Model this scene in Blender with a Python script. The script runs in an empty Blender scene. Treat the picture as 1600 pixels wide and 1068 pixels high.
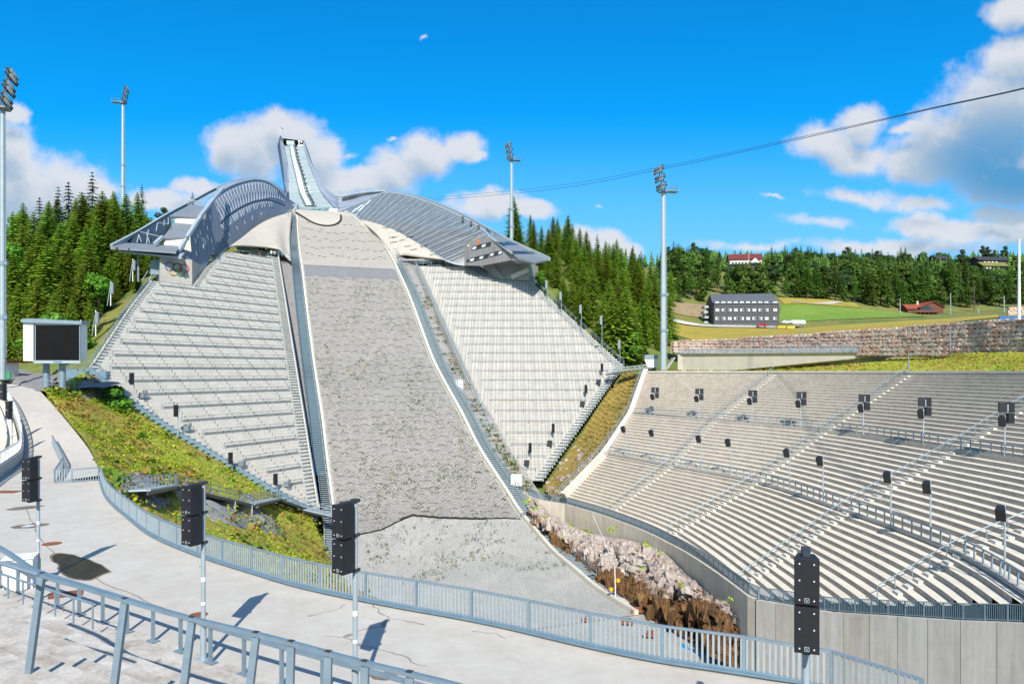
import bpy, math, random
import numpy as np
from mathutils import Vector, Matrix, noise as mnoise

random.seed(7)
RND = random.Random(11)
F = 1150.0            # focal length of the photograph in pixels (1600 wide)
HOR = 580.0           # row of the horizon
scene = bpy.context.scene
COL = scene.collection
V = Vector


def P(px, py, d):
    """surveyed point: bearing read from the photograph, distance d in metres"""
    return V(((px - 800.0) / F * d, d, (HOR - py) / F * d))


def PZ(px, py, z):
    return P(px, py, z * F / (HOR - py))


def lerp(a, b, t):
    return a + (b - a) * t


def interp(tab, x):
    """piecewise-linear table lookup, tab = [(x, v0, v1...)] ascending"""
    if x <= tab[0][0]:
        return tab[0][1:]
    for a, b in zip(tab, tab[1:]):
        if x <= b[0]:
            t = (x - a[0]) / (b[0] - a[0])
            return tuple(lerp(p, q, t) for p, q in zip(a[1:], b[1:]))
    return tab[-1][1:]


def catmull(pts, n):
    """smooth curve through pts (list of Vectors), n samples per span"""
    out = []
    m = len(pts)
    for i in range(m - 1):
        p1, p2 = pts[i], pts[i + 1]
        p0 = pts[i - 1] if i else p1 * 2 - p2
        p3 = pts[i + 2] if i + 2 < m else p2 * 2 - p1
        for k in range(n):
            t = k / n
            out.append(0.5 * ((2 * p1) + (p2 - p0) * t + (2 * p0 - 5 * p1 + 4 * p2 - p3) * t * t
                              + (3 * p1 - p0 - 3 * p2 + p3) * t ** 3))
    out.append(pts[-1].copy())
    return out


def resample(pts, step=None, count=None):
    L = [0.0]
    for a, b in zip(pts, pts[1:]):
        L.append(L[-1] + (b - a).length)
    n = count if count else max(2, int(round(L[-1] / step)) + 1)
    out = []
    j = 0
    for i in range(n):
        s = L[-1] * i / (n - 1)
        while j < len(L) - 2 and L[j + 1] < s:
            j += 1
        seg = L[j + 1] - L[j]
        out.append(pts[j].lerp(pts[j + 1], (s - L[j]) / seg if seg else 0))
    return out


class MB:
    """collects faces and links them as ONE mesh object"""

    def __init__(self):
        self.v, self.f, self.m, self.uv = [], [], [], []

    def face(self, pts, m=0, uv=None):
        b = len(self.v)
        self.v += [V(p) for p in pts]
        self.f.append(tuple(range(b, b + len(pts))))
        self.m.append(m)
        self.uv.append(uv)

    def box(self, c, s, rz=0.0, m=0, rot=None):
        R = rot if rot is not None else Matrix.Rotation(rz, 3, 'Z')
        c = V(c)
        h = V(s) / 2
        q = [c + R @ V((x * h.x, y * h.y, z * h.z)) for x in (-1, 1) for y in (-1, 1) for z in (-1, 1)]
        for idx in ((0, 1, 3, 2), (4, 6, 7, 5), (0, 4, 5, 1), (2, 3, 7, 6), (0, 2, 6, 4), (1, 5, 7, 3)):
            self.face([q[i] for i in idx], m)

    def beam(self, p, q, w, h, m=0, up=V((0, 0, 1))):
        p, q = V(p), V(q)
        d = (q - p)
        if d.length < 1e-6:
            return
        d.normalize()
        s = d.cross(up)
        if s.length < 1e-4:
            s = V((1, 0, 0))
        s.normalize()
        u = s.cross(d)
        s *= w / 2
        u *= h / 2
        a = [p + s + u, p - s + u, p - s - u, p + s - u]
        b = [q + s + u, q - s + u, q - s - u, q + s - u]
        self.face(a[::-1], m)
        self.face(b, m)
        for i in range(4):
            j = (i + 1) % 4
            self.face([a[i], a[j], b[j], b[i]], m)

    def tube(self, p, q, r0, r1=None, n=8, m=0, caps=True):
        r1 = r0 if r1 is None else r1
        p, q = V(p), V(q)
        d = (q - p)
        if d.length < 1e-6:
            return
        d.normalize()
        s = d.cross(V((0, 0, 1)))
        if s.length < 1e-3:
            s = V((1, 0, 0))
        s.normalize()
        u = s.cross(d)
        A = [p + (s * math.cos(k * 2 * math.pi / n) + u * math.sin(k * 2 * math.pi / n)) * r0 for k in range(n)]
        B = [q + (s * math.cos(k * 2 * math.pi / n) + u * math.sin(k * 2 * math.pi / n)) * r1 for k in range(n)]
        for i in range(n):
            j = (i + 1) % n
            self.face([A[i], B[i], B[j], A[j]], m)
        if caps:
            self.face(A, m)
            self.face(B[::-1], m)

    def path(self, pts, r, n=6, m=0):
        for a, b in zip(pts, pts[1:]):
            self.tube(a, b, r, r, n, m, caps=True)

    def pathbeam(self, pts, w, h, m=0):
        for a, b in zip(pts, pts[1:]):
            self.beam(a, b, w, h, m)

    def prism(self, poly, vec, m=0, msides=None):
        """extrude a planar polygon by vec"""
        vec = V(vec)
        A = [V(p) for p in poly]
        B = [p + vec for p in A]
        self.face(A, m)
        self.face(B[::-1], m)
        ms = m if msides is None else msides
        for i in range(len(A)):
            j = (i + 1) % len(A)
            self.face([A[i], B[i], B[j], A[j]], ms)

    def grid(self, rows, m=0, uvs=None, flip=False):
        for i in range(len(rows) - 1):
            for j in range(len(rows[i]) - 1):
                pts = [rows[i][j], rows[i][j + 1], rows[i + 1][j + 1], rows[i + 1][j]]
                uv = None
                if uvs:
                    uv = [uvs[i][j], uvs[i][j + 1], uvs[i + 1][j + 1], uvs[i + 1][j]]
                if flip:
                    pts.reverse()
                    if uv:
                        uv.reverse()
                self.face(pts, m, uv)

    def build(self, name, mats, parent=None, origin=None, smooth=False, merge=False, solid=0.0):
        o0 = V((0, 0, 0))
        if parent is not None:
            pr = parent
            while pr is not None:
                o0 = o0 + pr.location
                pr = pr.parent
        if origin is not None:
            o0 = V(origin)
        me = bpy.data.meshes.new(name)
        me.from_pydata([tuple(p - o0) for p in self.v], [], self.f)
        mats = mats if isinstance(mats, (list, tuple)) else [mats]
        for mt in mats:
            me.materials.append(mt)
        me.polygons.foreach_set('material_index', self.m)
        if any(u is not None for u in self.uv):
            ul = me.uv_layers.new(name='UVMap')
            k = 0
            dat = []
            for fc, u in zip(self.f, self.uv):
                for q in range(len(fc)):
                    dat += list(u[q]) if u else [0.0, 0.0]
            ul.data.foreach_set('uv', dat)
        if merge:
            import bmesh
            bm = bmesh.new()
            bm.from_mesh(me)
            bmesh.ops.remove_doubles(bm, verts=bm.verts, dist=1e-4)
            bm.to_mesh(me)
            bm.free()
        if smooth:
            me.polygons.foreach_set('use_smooth', [True] * len(me.polygons))
        me.update()
        ob = bpy.data.objects.new(name, me)
        COL.objects.link(ob)
        if parent is not None:
            ob.parent = parent
        elif origin is not None:
            ob.location = o0
        if solid:
            md = ob.modifiers.new('thickness', 'SOLIDIFY')
            md.thickness = solid
            md.offset = 0
        return ob


def tag(o, label=None, cat=None, group=None, kind=None):
    if label:
        o['label'] = label
    if cat:
        o['category'] = cat
    if group:
        o['group'] = group
    if kind:
        o['kind'] = kind
    return o


def thing(name, label, cat, loc=(0, 0, 0), group=None):
    o = bpy.data.objects.new(name, None)
    COL.objects.link(o)
    o.location = V(loc)
    o.empty_display_size = 0.5
    return tag(o, label, cat, group)


def structure(o):
    o['kind'] = 'structure'
    return o


def kids(o):
    return KIDS.get(o.name, [])


def copy_tree(o, parent=None):
    c = o.copy()
    COL.objects.link(c)
    if parent is not None:
        c.parent = parent
    for ch in list(o.children):
        copy_tree(ch, c)
    return c


def put(o, name, parent, loc):
    """a copy of a mesh part o under parent at world place loc (no rotation)"""
    c = o.copy()
    COL.objects.link(c)
    c.parent = parent
    c.location = V(loc) - parent.location
    return c


def shared(name, mb, mat):
    """a mesh datablock without an object"""
    ob = mb.build(name, mat)
    me = ob.data
    bpy.data.objects.remove(ob)
    return me


def inst(name, me, parent, loc, rz=0.0):
    o = bpy.data.objects.new(name, me)
    COL.objects.link(o)
    if parent is not None:
        o.parent = parent
        o.location = V(loc) - parent.location
    else:
        o.location = V(loc)
    o.rotation_euler = (0, 0, rz)
    return o


# ------------------------------------------------------------------ materials
def newmat(name):
    m = bpy.data.materials.new(name)
    m.use_nodes = True
    nt = m.node_tree
    for n in list(nt.nodes):
        nt.nodes.remove(n)
    out = nt.nodes.new('ShaderNodeOutputMaterial')
    b = nt.nodes.new('ShaderNodeBsdfPrincipled')
    nt.links.new(b.outputs[0], out.inputs[0])
    return m, nt, b, out


def node(nt, typ, **kw):
    n = nt.nodes.new(typ)
    for k, v in kw.items():
        setattr(n, k, v)
    return n


def noise(nt, vec, scale, detail=4, rough=0.55, dist=0.0):
    n = nt.nodes.new('ShaderNodeTexNoise')
    n.inputs['Scale'].default_value = scale
    n.inputs['Detail'].default_value = detail
    n.inputs['Roughness'].default_value = rough
    n.inputs['Distortion'].default_value = dist
    if vec is not None:
        nt.links.new(vec, n.inputs['Vector'])
    return n.outputs['Fac']


def ramp(nt, fac, stops):
    r = nt.nodes.new('ShaderNodeValToRGB')
    el = r.color_ramp.elements
    while len(el) < len(stops):
        el.new(0.5)
    for e, (p, c) in zip(el, stops):
        e.position = p
        e.color = (c[0], c[1], c[2], 1) if not isinstance(c, (int, float)) else (c, c, c, 1)
    nt.links.new(fac, r.inputs[0])
    return r.outputs[0]


def mixc(nt, fac, a, b, mode='MIX'):
    n = nt.nodes.new('ShaderNodeMix')
    n.data_type = 'RGBA'
    n.blend_type = mode
    for sock, val in ((n.inputs[0], fac), (n.inputs[6], a), (n.inputs[7], b)):
        if isinstance(val, (int, float)):
            sock.default_value = val
        elif isinstance(val, (tuple, list)):
            sock.default_value = (val[0], val[1], val[2], 1)
        else:
            nt.links.new(val, sock)
    return n.outputs[2]


def math_(nt, op, a, b=None, c=None):
    n = nt.nodes.new('ShaderNodeMath')
    n.operation = op
    for i, val in enumerate((a, b, c)):
        if val is None:
            continue
        if isinstance(val, (int, float)):
            n.inputs[i].default_value = val
        else:
            nt.links.new(val, n.inputs[i])
    return n.outputs[0]


def coords(nt, which='Object', scale=None):
    tc = nt.nodes.new('ShaderNodeTexCoord')
    s = tc.outputs[which]
    if scale:
        mp = nt.nodes.new('ShaderNodeMapping')
        mp.inputs['Scale'].default_value = scale
        nt.links.new(s, mp.inputs['Vector'])
        s = mp.outputs[0]
    return s


def worldpos(nt, scale=None):
    g = nt.nodes.new('ShaderNodeNewGeometry')
    s = g.outputs['Position']
    if scale:
        mp = nt.nodes.new('ShaderNodeMapping')
        mp.inputs['Scale'].default_value = scale
        nt.links.new(s, mp.inputs['Vector'])
        s = mp.outputs[0]
    return s


def bump(nt, b, h, strength=0.3, dist=0.05):
    n = nt.nodes.new('ShaderNodeBump')
    n.inputs['Strength'].default_value = strength
    n.inputs['Distance'].default_value = dist
    nt.links.new(h, n.inputs['Height'])
    nt.links.new(n.outputs[0], b.inputs['Normal'])


def sc(c, k):
    return tuple(min(1, x * k) for x in c)


def simple(name, col, rough=0.6, metal=0.0, var=0.15, scale=1.5, bscale=25, bstr=0.15, streak=0.0, spec=0.5):
    """plain weathered surface: two scales of tone variation, optional vertical streaks, fine bump"""
    m, nt, b, out = newmat(name)
    p = worldpos(nt)
    n1 = noise(nt, p, scale, 5, 0.6)
    c = ramp(nt, n1, [(0.3, sc(col, 1 - var)), (0.7, sc(col, 1 + var))])
    n2 = noise(nt, p, scale * 9, 3, 0.6)
    c = mixc(nt, 0.35 * min(1, var * 4), c, ramp(nt, n2, [(0.3, sc(col, 1 - var)), (0.7, sc(col, 1 + var))]))
    if streak:
        ps = worldpos(nt, (1.3, 1.3, 0.12))
        s = noise(nt, ps, 1.6, 5, 0.6)
        c = mixc(nt, streak, c, ramp(nt, s, [(0.35, sc(col, 0.45)), (0.62, sc(col, 1.1))]), 'MIX')
    nt.links.new(c, b.inputs['Base Color'])
    b.inputs['Roughness'].default_value = rough
    b.inputs['Metallic'].default_value = metal
    b.inputs['Specular IOR Level'].default_value = spec
    if bstr:
        bump(nt, b, noise(nt, p, bscale, 3, 0.6), bstr, 0.02)
    return m


MAT = {}
MAT['steel'] = simple('galvanised_steel', (0.21, 0.285, 0.335), 0.5, 0.25, 0.14, 3.0, 40, 0.05)
MAT['steel_light'] = simple('pale_galvanised_steel', (0.35, 0.415, 0.445), 0.5, 0.2, 0.12, 2.0, 40, 0.05)
MAT['steel_blue'] = simple('bluish_galvanised_steel', (0.16, 0.26, 0.33), 0.45, 0.3, 0.15, 2.0, 40, 0.05)
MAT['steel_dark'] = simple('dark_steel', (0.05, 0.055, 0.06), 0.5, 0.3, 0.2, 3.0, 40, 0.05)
MAT['teal'] = simple('teal_walkway_grating', (0.16, 0.30, 0.30), 0.6, 0.1, 0.15, 1.0, 30, 0.1)
MAT['grate'] = simple('grey_walkway_grating', (0.20, 0.24, 0.26), 0.6, 0.2, 0.2, 1.2, 30, 0.1)
MAT['black'] = simple('black_speaker_cabinet', (0.012, 0.013, 0.018), 0.55, 0, 0.25, 2, 250, 0.3)
MAT['grille'] = simple('black_speaker_grille', (0.008, 0.009, 0.012), 0.75, 0, 0.25, 4, 300, 0.4)
MAT['black_rubber'] = simple('black_net_edge', (0.015, 0.015, 0.017), 0.8, 0, 0.2, 2, 30, 0.2)
MAT['white'] = simple('white_paint', (0.72, 0.72, 0.70), 0.5, 0, 0.06, 0.8, 30, 0.05, 0.08)
MAT['cream'] = simple('cream_board', (0.56, 0.53, 0.44), 0.7, 0, 0.12, 0.8, 20, 0.1)
MAT['conc'] = simple('grey_cast_concrete', (0.40, 0.385, 0.35), 0.85, 0, 0.16, 0.35, 8, 0.25, 0.22)
MAT['conc_light'] = simple('pale_precast_concrete', (0.44, 0.405, 0.34), 0.85, 0, 0.10, 0.5, 10, 0.2)
MAT['conc_white'] = simple('white_precast_concrete', (0.54, 0.515, 0.46), 0.8, 0, 0.10, 0.4, 10, 0.2)
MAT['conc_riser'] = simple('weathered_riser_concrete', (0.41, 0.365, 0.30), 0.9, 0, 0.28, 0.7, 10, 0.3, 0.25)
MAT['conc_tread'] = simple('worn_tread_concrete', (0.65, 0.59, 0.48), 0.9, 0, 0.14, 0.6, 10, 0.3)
MAT['asphalt'] = simple('gravel_ballast', (0.20, 0.195, 0.19), 0.95, 0, 0.3, 1.5, 6, 0.6)
MAT['gravel'] = simple('grey_crushed_stone', (0.27, 0.26, 0.25), 0.95, 0, 0.35, 1.1, 5, 0.8)
MAT['roof_grey'] = simple('grey_sheet_roofing', (0.21, 0.23, 0.25), 0.5, 0.2, 0.1, 0.6, 10, 0.05)
MAT['roof_red'] = simple('red_clay_tiles', (0.25, 0.055, 0.03), 0.8, 0, 0.25, 2.0, 10, 0.3)
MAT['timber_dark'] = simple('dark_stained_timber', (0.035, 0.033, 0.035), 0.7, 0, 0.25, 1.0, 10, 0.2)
MAT['timber_red'] = simple('red_brown_log_timber', (0.12, 0.045, 0.025), 0.75, 0, 0.25, 1.5, 10, 0.3)
MAT['slate'] = simple('charcoal_wall_cladding', (0.060, 0.062, 0.068), 0.7, 0, 0.12, 0.8, 8, 0.1)
MAT['glass'] = simple('dark_window_glass', (0.03, 0.045, 0.06), 0.08, 0, 0.2, 1.0, 5, 0.0)
MAT['pane_white'] = simple('curtained_window', (0.62, 0.65, 0.66), 0.3, 0, 0.2, 0.5, 5, 0.0)
MAT['screen'] = simple('unlit_led_screen', (0.009, 0.009, 0.010), 0.9, 0, 0.2, 2.0, 60, 0.1, 0, 0.1)
MAT['conc_wall'] = simple('sunlit_wall_concrete', (0.56, 0.50, 0.40), 0.85, 0, 0.14, 0.5, 8, 0.2, 0.25)
MAT['earth'] = simple('bare_brown_earth', (0.27, 0.20, 0.11), 0.95, 0, 0.3, 0.3, 3, 0.4)
MAT['roof_dark'] = simple('charcoal_roof', (0.10, 0.11, 0.125), 0.6, 0.1, 0.1, 0.6, 10, 0.05)
MAT['roof_maroon'] = simple('maroon_roof', (0.15, 0.025, 0.022), 0.8, 0, 0.2, 1.0, 10, 0.2)
MAT['lattice'] = simple('pale_sky_gap_panel', (0.40, 0.46, 0.53), 0.6, 0.1, 0.15, 0.6, 10, 0)
MAT['bark'] = simple('grey_brown_bark', (0.10, 0.075, 0.055), 0.95, 0, 0.3, 3.0, 12, 0.5)
MAT['bark_pale'] = simple('pale_dead_bark', (0.26, 0.22, 0.18), 0.95, 0, 0.2, 3.0, 12, 0.4)
MAT['red'] = simple('red_cloth', (0.45, 0.03, 0.03), 0.7, 0, 0.1)
MAT['blue'] = simple('blue_cloth', (0.03, 0.12, 0.42), 0.7, 0, 0.1)
MAT['green_cloth'] = simple('green_cloth', (0.03, 0.25, 0.10), 0.7, 0, 0.1)
MAT['yellow'] = simple('yellow_paint', (0.65, 0.42, 0.02), 0.5, 0, 0.1)
MAT['orange'] = simple('orange_paint', (0.65, 0.18, 0.02), 0.5, 0, 0.1)
MAT['ring_black'] = simple('black_ring_paint', (0.02, 0.02, 0.02), 0.5, 0, 0.1)
MAT['ring_red'] = simple('red_ring_paint', (0.55, 0.03, 0.05), 0.5, 0, 0.1)
MAT['ring_blue'] = simple('blue_ring_paint', (0.03, 0.14, 0.42), 0.5, 0, 0.1)
MAT['ring_green'] = simple('green_ring_paint', (0.02, 0.28, 0.08), 0.5, 0, 0.1)
MAT['ring_yellow'] = simple('yellow_ring_paint', (0.60, 0.32, 0.03), 0.5, 0, 0.1)
MAT['skin'] = simple('skin', (0.45, 0.26, 0.18), 0.6, 0, 0.05)
MAT['navy'] = simple('navy_cloth', (0.02, 0.03, 0.07), 0.8, 0, 0.1)
MAT['tarp'] = simple('blue_tarpaulin', (0.02, 0.22, 0.48), 0.5, 0, 0.12)
MAT['rust'] = simple('rusty_iron', (0.22, 0.075, 0.03), 0.9, 0, 0.35, 4.0, 30, 0.4)
MAT['car_red'] = simple('red_car_paint', (0.40, 0.02, 0.02), 0.25, 0.1, 0.05)
MAT['car_white'] = simple('white_car_paint', (0.70, 0.72, 0.74), 0.25, 0.1, 0.05)
MAT['lens'] = simple('lamp_glass', (0.55, 0.62, 0.68), 0.12, 0.4, 0.1, 3, 10, 0.0)


# ------------------------------------------------------------------ special materials
def m_plaza():
    m, nt, b, out = newmat('plaza_concrete')
    p = worldpos(nt)
    big = noise(nt, p, 0.12, 5, 0.6, 0.5)
    c = ramp(nt, big, [(0.3, (0.41, 0.37, 0.31)), (0.55, (0.48, 0.44, 0.375)), (0.75, (0.515, 0.475, 0.415))])
    med = noise(nt, p, 1.3, 6, 0.65)
    c = mixc(nt, 0.5, c, ramp(nt, med, [(0.35, (0.42, 0.39, 0.34)), (0.65, (0.55, 0.52, 0.47))]))
    swirl = noise(nt, worldpos(nt, (0.35, 1.6, 1)), 1.0, 6, 0.7, 1.5)
    c = mixc(nt, ramp(nt, swirl, [(0.60, 0.0), (0.72, 0.35)]), c, (0.62, 0.60, 0.56))
    stain = noise(nt, p, 0.5, 5, 0.7, 1.0)
    c = mixc(nt, ramp(nt, stain, [(0.66, 0.0), (0.80, 0.5)]), c, (0.30, 0.24, 0.18))
    # thin cracks
    vo = node(nt, 'ShaderNodeTexVoronoi', feature='DISTANCE_TO_EDGE')
    vo.inputs['Scale'].default_value = 0.16
    dn = node(nt, 'ShaderNodeVectorMath', operation='ADD')
    nn = node(nt, 'ShaderNodeTexNoise')
    nn.inputs['Scale'].default_value = 0.8
    nt.links.new(p, nn.inputs['Vector'])
    nt.links.new(p, dn.inputs[0])
    nt.links.new(nn.outputs['Color'], dn.inputs[1])
    nt.links.new(dn.outputs[0], vo.inputs['Vector'])
    crack = math_(nt, 'LESS_THAN', vo.outputs['Distance'], 0.0035)
    gate = math_(nt, 'GREATER_THAN', noise(nt, p, 0.15, 2), 0.60)
    c = mixc(nt, math_(nt, 'MULTIPLY', crack, math_(nt, 'MULTIPLY', gate, 0.7)), c, (0.16, 0.13, 0.10))
    nt.links.new(c, b.inputs['Base Color'])
    b.inputs['Roughness'].default_value = 0.9
    bump(nt, b, noise(nt, p, 30, 4, 0.6), 0.2, 0.01)
    return m


def m_mat(name, c1, c2, mortar, bw=0.62, bh=0.42, patch=None):
    """plastic landing mats: brick-like flaps laid in rows (UV in metres)"""
    m, nt, b, out = newmat(name)
    uv = coords(nt, 'UV')
    br = node(nt, 'ShaderNodeTexBrick')
    br.inputs['Scale'].default_value = 1.0
    br.inputs['Brick Width'].default_value = bw
    br.inputs['Row Height'].default_value = bh
    br.inputs['Mortar Size'].default_value = 0.045
    br.inputs['Mortar Smooth'].default_value = 0.3
    br.inputs['Color1'].default_value = (*c1, 1)
    br.inputs['Color2'].default_value = (*c2, 1)
    br.inputs['Mortar'].default_value = (*mortar, 1)
    nt.links.new(uv, br.inputs['Vector'])
    c = br.outputs['Color']
    n = noise(nt, coords(nt, 'UV', (0.5, 0.18, 1)), 1.0, 5, 0.65)
    c = mixc(nt, 0.5, c, ramp(nt, n, [(0.3, 0.85), (0.7, 1.1)]), 'MULTIPLY')
    n2 = noise(nt, uv, 3.0, 4, 0.7)
    c = mixc(nt, 0.7, c, ramp(nt, n2, [(0.3, 0.72), (0.7, 1.18)]), 'MULTIPLY')
    if patch:
        g = noise(nt, uv, 0.9, 5, 0.75)
        c = mixc(nt, ramp(nt, g, [(0.63, 0.0), (0.72, 0.7)]), c, patch)
    nt.links.new(c, b.inputs['Base Color'])
    b.inputs['Roughness'].default_value = 0.85
    bump(nt, b, br.outputs['Fac'], 0.25, 0.04)
    return m


def m_gravelfield():
    m, nt, b, out = newmat('outrun_gravel')
    p = worldpos(nt)
    n = noise(nt, p, 4.0, 6, 0.8)
    c = ramp(nt, n, [(0.28, (0.20, 0.19, 0.175)), (0.5, (0.37, 0.36, 0.33)), (0.72, (0.47, 0.46, 0.43))])
    b2 = noise(nt, p, 0.15, 4, 0.6, 1.0)
    c = mixc(nt, 0.6, c, ramp(nt, b2, [(0.3, 0.82), (0.7, 1.1)]), 'MULTIPLY')
    tr = noise(nt, worldpos(nt, (1.4, 0.25, 1)), 1.0, 4, 0.6)
    c = mixc(nt, 0.4, c, ramp(nt, tr, [(0.35, 0.85), (0.65, 1.1)]), 'MULTIPLY')
    nt.links.new(c, b.inputs['Base Color'])
    b.inputs['Roughness'].default_value = 0.95
    bump(nt, b, n, 0.7, 0.08)
    return m


def m_terrace(name, tone, joints=3.2, dots=True):
    """white precast bench fronts with panel joints and bolt holes; local x runs along the row"""
    m, nt, b, out = newmat(name)
    o = coords(nt, 'UV')
    p = worldpos(nt)
    n = noise(nt, p, 0.5, 5, 0.6)
    c = ramp(nt, n, [(0.3, sc(tone, 0.88)), (0.7, sc(tone, 1.08))])
    s = noise(nt, worldpos(nt, (1.5, 1.5, 0.2)), 1.5, 4, 0.6)
    c = mixc(nt, 0.35, c, ramp(nt, s, [(0.35, 0.70), (0.6, 1.05)]), 'MULTIPLY')
    sep = node(nt, 'ShaderNodeSeparateXYZ')
    nt.links.new(o, sep.inputs[0])
    fx = math_(nt, 'FRACT', math_(nt, 'DIVIDE', sep.outputs[0], joints))
    j = math_(nt, 'LESS_THAN', fx, 0.06)
    fac = math_(nt, 'MULTIPLY', j, 0.55)
    if dots:
        dx = math_(nt, 'ABSOLUTE', math_(nt, 'SUBTRACT', math_(nt, 'FRACT', math_(nt, 'DIVIDE', sep.outputs[0], joints / 3.0)), 0.5))
        dy = math_(nt, 'ABSOLUTE', math_(nt, 'SUBTRACT', sep.outputs[1], 0.45))
        d = math_(nt, 'MULTIPLY', math_(nt, 'LESS_THAN', dx, 0.15), math_(nt, 'LESS_THAN', dy, 0.24))
        fac = math_(nt, 'MAXIMUM', fac, math_(nt, 'MULTIPLY', d, 0.75))
    gap = math_(nt, 'LESS_THAN', sep.outputs[1], 0.20)
    fac = math_(nt, 'MAXIMUM', fac, math_(nt, 'MULTIPLY', gap, 0.42 if dots else 0.22))
    c = mixc(nt, fac, c, (0.13, 0.12, 0.11))
    nt.links.new(c, b.inputs['Base Color'])
    b.inputs['Roughness'].default_value = 0.85
    bump(nt, b, noise(nt, p, 12, 4, 0.6), 0.2, 0.02)
    return m


def m_mesh(name, col, open_, pitch=0.6, rough=0.5, metal=0.3):
    """perforated sheet cladding in narrow strips: partly see-through (UV in metres, u along the wing)"""
    m, nt, b, out = newmat(name)
    uv = coords(nt, 'UV')
    sep = node(nt, 'ShaderNodeSeparateXYZ')
    nt.links.new(uv, sep.inputs[0])
    fx = math_(nt, 'FRACT', math_(nt, 'DIVIDE', sep.outputs[0], pitch))
    seam = math_(nt, 'LESS_THAN', fx, 0.16)
    n = noise(nt, coords(nt, 'UV', (0.9, 0.15, 1)), 1.3, 4, 0.6)
    c = ramp(nt, n, [(0.3, sc(col, 0.75)), (0.7, sc(col, 1.25))])
    c = mixc(nt, math_(nt, 'MULTIPLY', seam, 0.6), c, sc(col, 0.35))
    nt.links.new(c, b.inputs['Base Color'])
    b.inputs['Roughness'].default_value = rough
    b.inputs['Metallic'].default_value = metal
    if open_ > 0:
        tr = node(nt, 'ShaderNodeBsdfTransparent')
        mx = node(nt, 'ShaderNodeMixShader')
        fac = math_(nt, 'MULTIPLY', math_(nt, 'SUBTRACT', 1.0, math_(nt, 'MULTIPLY', seam, 0.7)), open_)
        nt.links.new(fac, mx.inputs[0])
        nt.links.new(b.outputs[0], mx.inputs[1])
        nt.links.new(tr.outputs[0], mx.inputs[2])
        nt.links.new(mx.outputs[0], out.inputs[0])
    return m


def m_ribbed(name, col, pitch=0.5, axis=0, rough=0.6, metal=0.1, var=0.12):
    """boarded cladding with narrow shadow gaps (UV in metres)"""
    m, nt, b, out = newmat(name)
    uv = coords(nt, 'UV')
    sep = node(nt, 'ShaderNodeSeparateXYZ')
    nt.links.new(uv, sep.inputs[0])
    q = math_(nt, 'DIVIDE', sep.outputs[axis], pitch)
    seam = math_(nt, 'LESS_THAN', math_(nt, 'FRACT', q), 0.12)
    wn = node(nt, 'ShaderNodeTexWhiteNoise', noise_dimensions='1D')
    nt.links.new(math_(nt, 'FLOOR', q), wn.inputs['W'])
    c = ramp(nt, wn.outputs['Value'], [(0.0, sc(col, 1 - var)), (1.0, sc(col, 1 + var))])
    n = noise(nt, worldpos(nt), 0.8, 4, 0.6)
    c = mixc(nt, 0.6, c, ramp(nt, n, [(0.3, 0.85), (0.7, 1.1)]), 'MULTIPLY')
    c = mixc(nt, math_(nt, 'MULTIPLY', seam, 0.7), c, sc(col, 0.3))
    nt.links.new(c, b.inputs['Base Color'])
    b.inputs['Roughness'].default_value = rough
    b.inputs['Metallic'].default_value = metal
    return m


def m_leaf(name, dark, light, hue=0.02):
    m, nt, b, out = newmat(name)
    g = node(nt, 'ShaderNodeNewGeometry')
    oi = node(nt, 'ShaderNodeObjectInfo')
    isl = g.outputs['Random Per Island']
    c = ramp(nt, isl, [(0.0, dark), (0.55, tuple(lerp(x, y, 0.55) for x, y in zip(dark, light))), (1.0, light)])
    hs = node(nt, 'ShaderNodeHueSaturation')
    nt.links.new(c, hs.inputs['Color'])
    h = math_(nt, 'ADD', 0.5 - hue, math_(nt, 'MULTIPLY', oi.outputs['Random'], 2 * hue))
    nt.links.new(h, hs.inputs['Hue'])
    v = math_(nt, 'ADD', 0.9, math_(nt, 'MULTIPLY', oi.outputs['Random'], 0.6))
    nt.links.new(v, hs.inputs['Value'])
    nt.links.new(hs.outputs[0], b.inputs['Base Color'])
    b.inputs['Roughness'].default_value = 0.6
    b.inputs['Specular IOR Level'].default_value = 0.25
    tl = node(nt, 'ShaderNodeBsdfTranslucent')
    nt.links.new(hs.outputs[0], tl.inputs['Color'])
    mx = node(nt, 'ShaderNodeMixShader')
    mx.inputs[0].default_value = 0.33
    nt.links.new(b.outputs[0], mx.inputs[1])
    nt.links.new(tl.outputs[0], mx.inputs[2])
    nt.links.new(mx.outputs[0], out.inputs[0])
    return m


def m_ground():
    m, nt, b, out = newmat('meadow_and_forest_floor')
    p = worldpos(nt)
    n1 = noise(nt, p, 0.035, 6, 0.65, 0.6)
    c = ramp(nt, n1, [(0.30, (0.07, 0.11, 0.02)), (0.45, (0.12, 0.16, 0.03)), (0.58, (0.20, 0.19, 0.04)), (0.72, (0.11, 0.15, 0.03))])
    n2 = noise(nt, p, 0.7, 6, 0.75)
    c = mixc(nt, 0.85, c, ramp(nt, n2, [(0.3, 0.55), (0.7, 1.35)]), 'MULTIPLY')
    nt.links.new(c, b.inputs['Base Color'])
    b.inputs['Roughness'].default_value = 0.95
    bump(nt, b, n2, 0.8, 0.3)
    return m


def m_grass(name, stops, scale=0.25):
    m, nt, b, out = newmat(name)
    p = worldpos(nt)
    n1 = noise(nt, p, scale, 6, 0.65, 0.5)
    c = ramp(nt, n1, stops)
    n2 = noise(nt, p, 2.2, 6, 0.8)
    c = mixc(nt, 0.9, c, ramp(nt, n2, [(0.28, 0.45), (0.72, 1.45)]), 'MULTIPLY')
    nt.links.new(c, b.inputs['Base Color'])
    b.inputs['Roughness'].default_value = 0.95
    bump(nt, b, n2, 1.0, 0.25)
    return m


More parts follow.
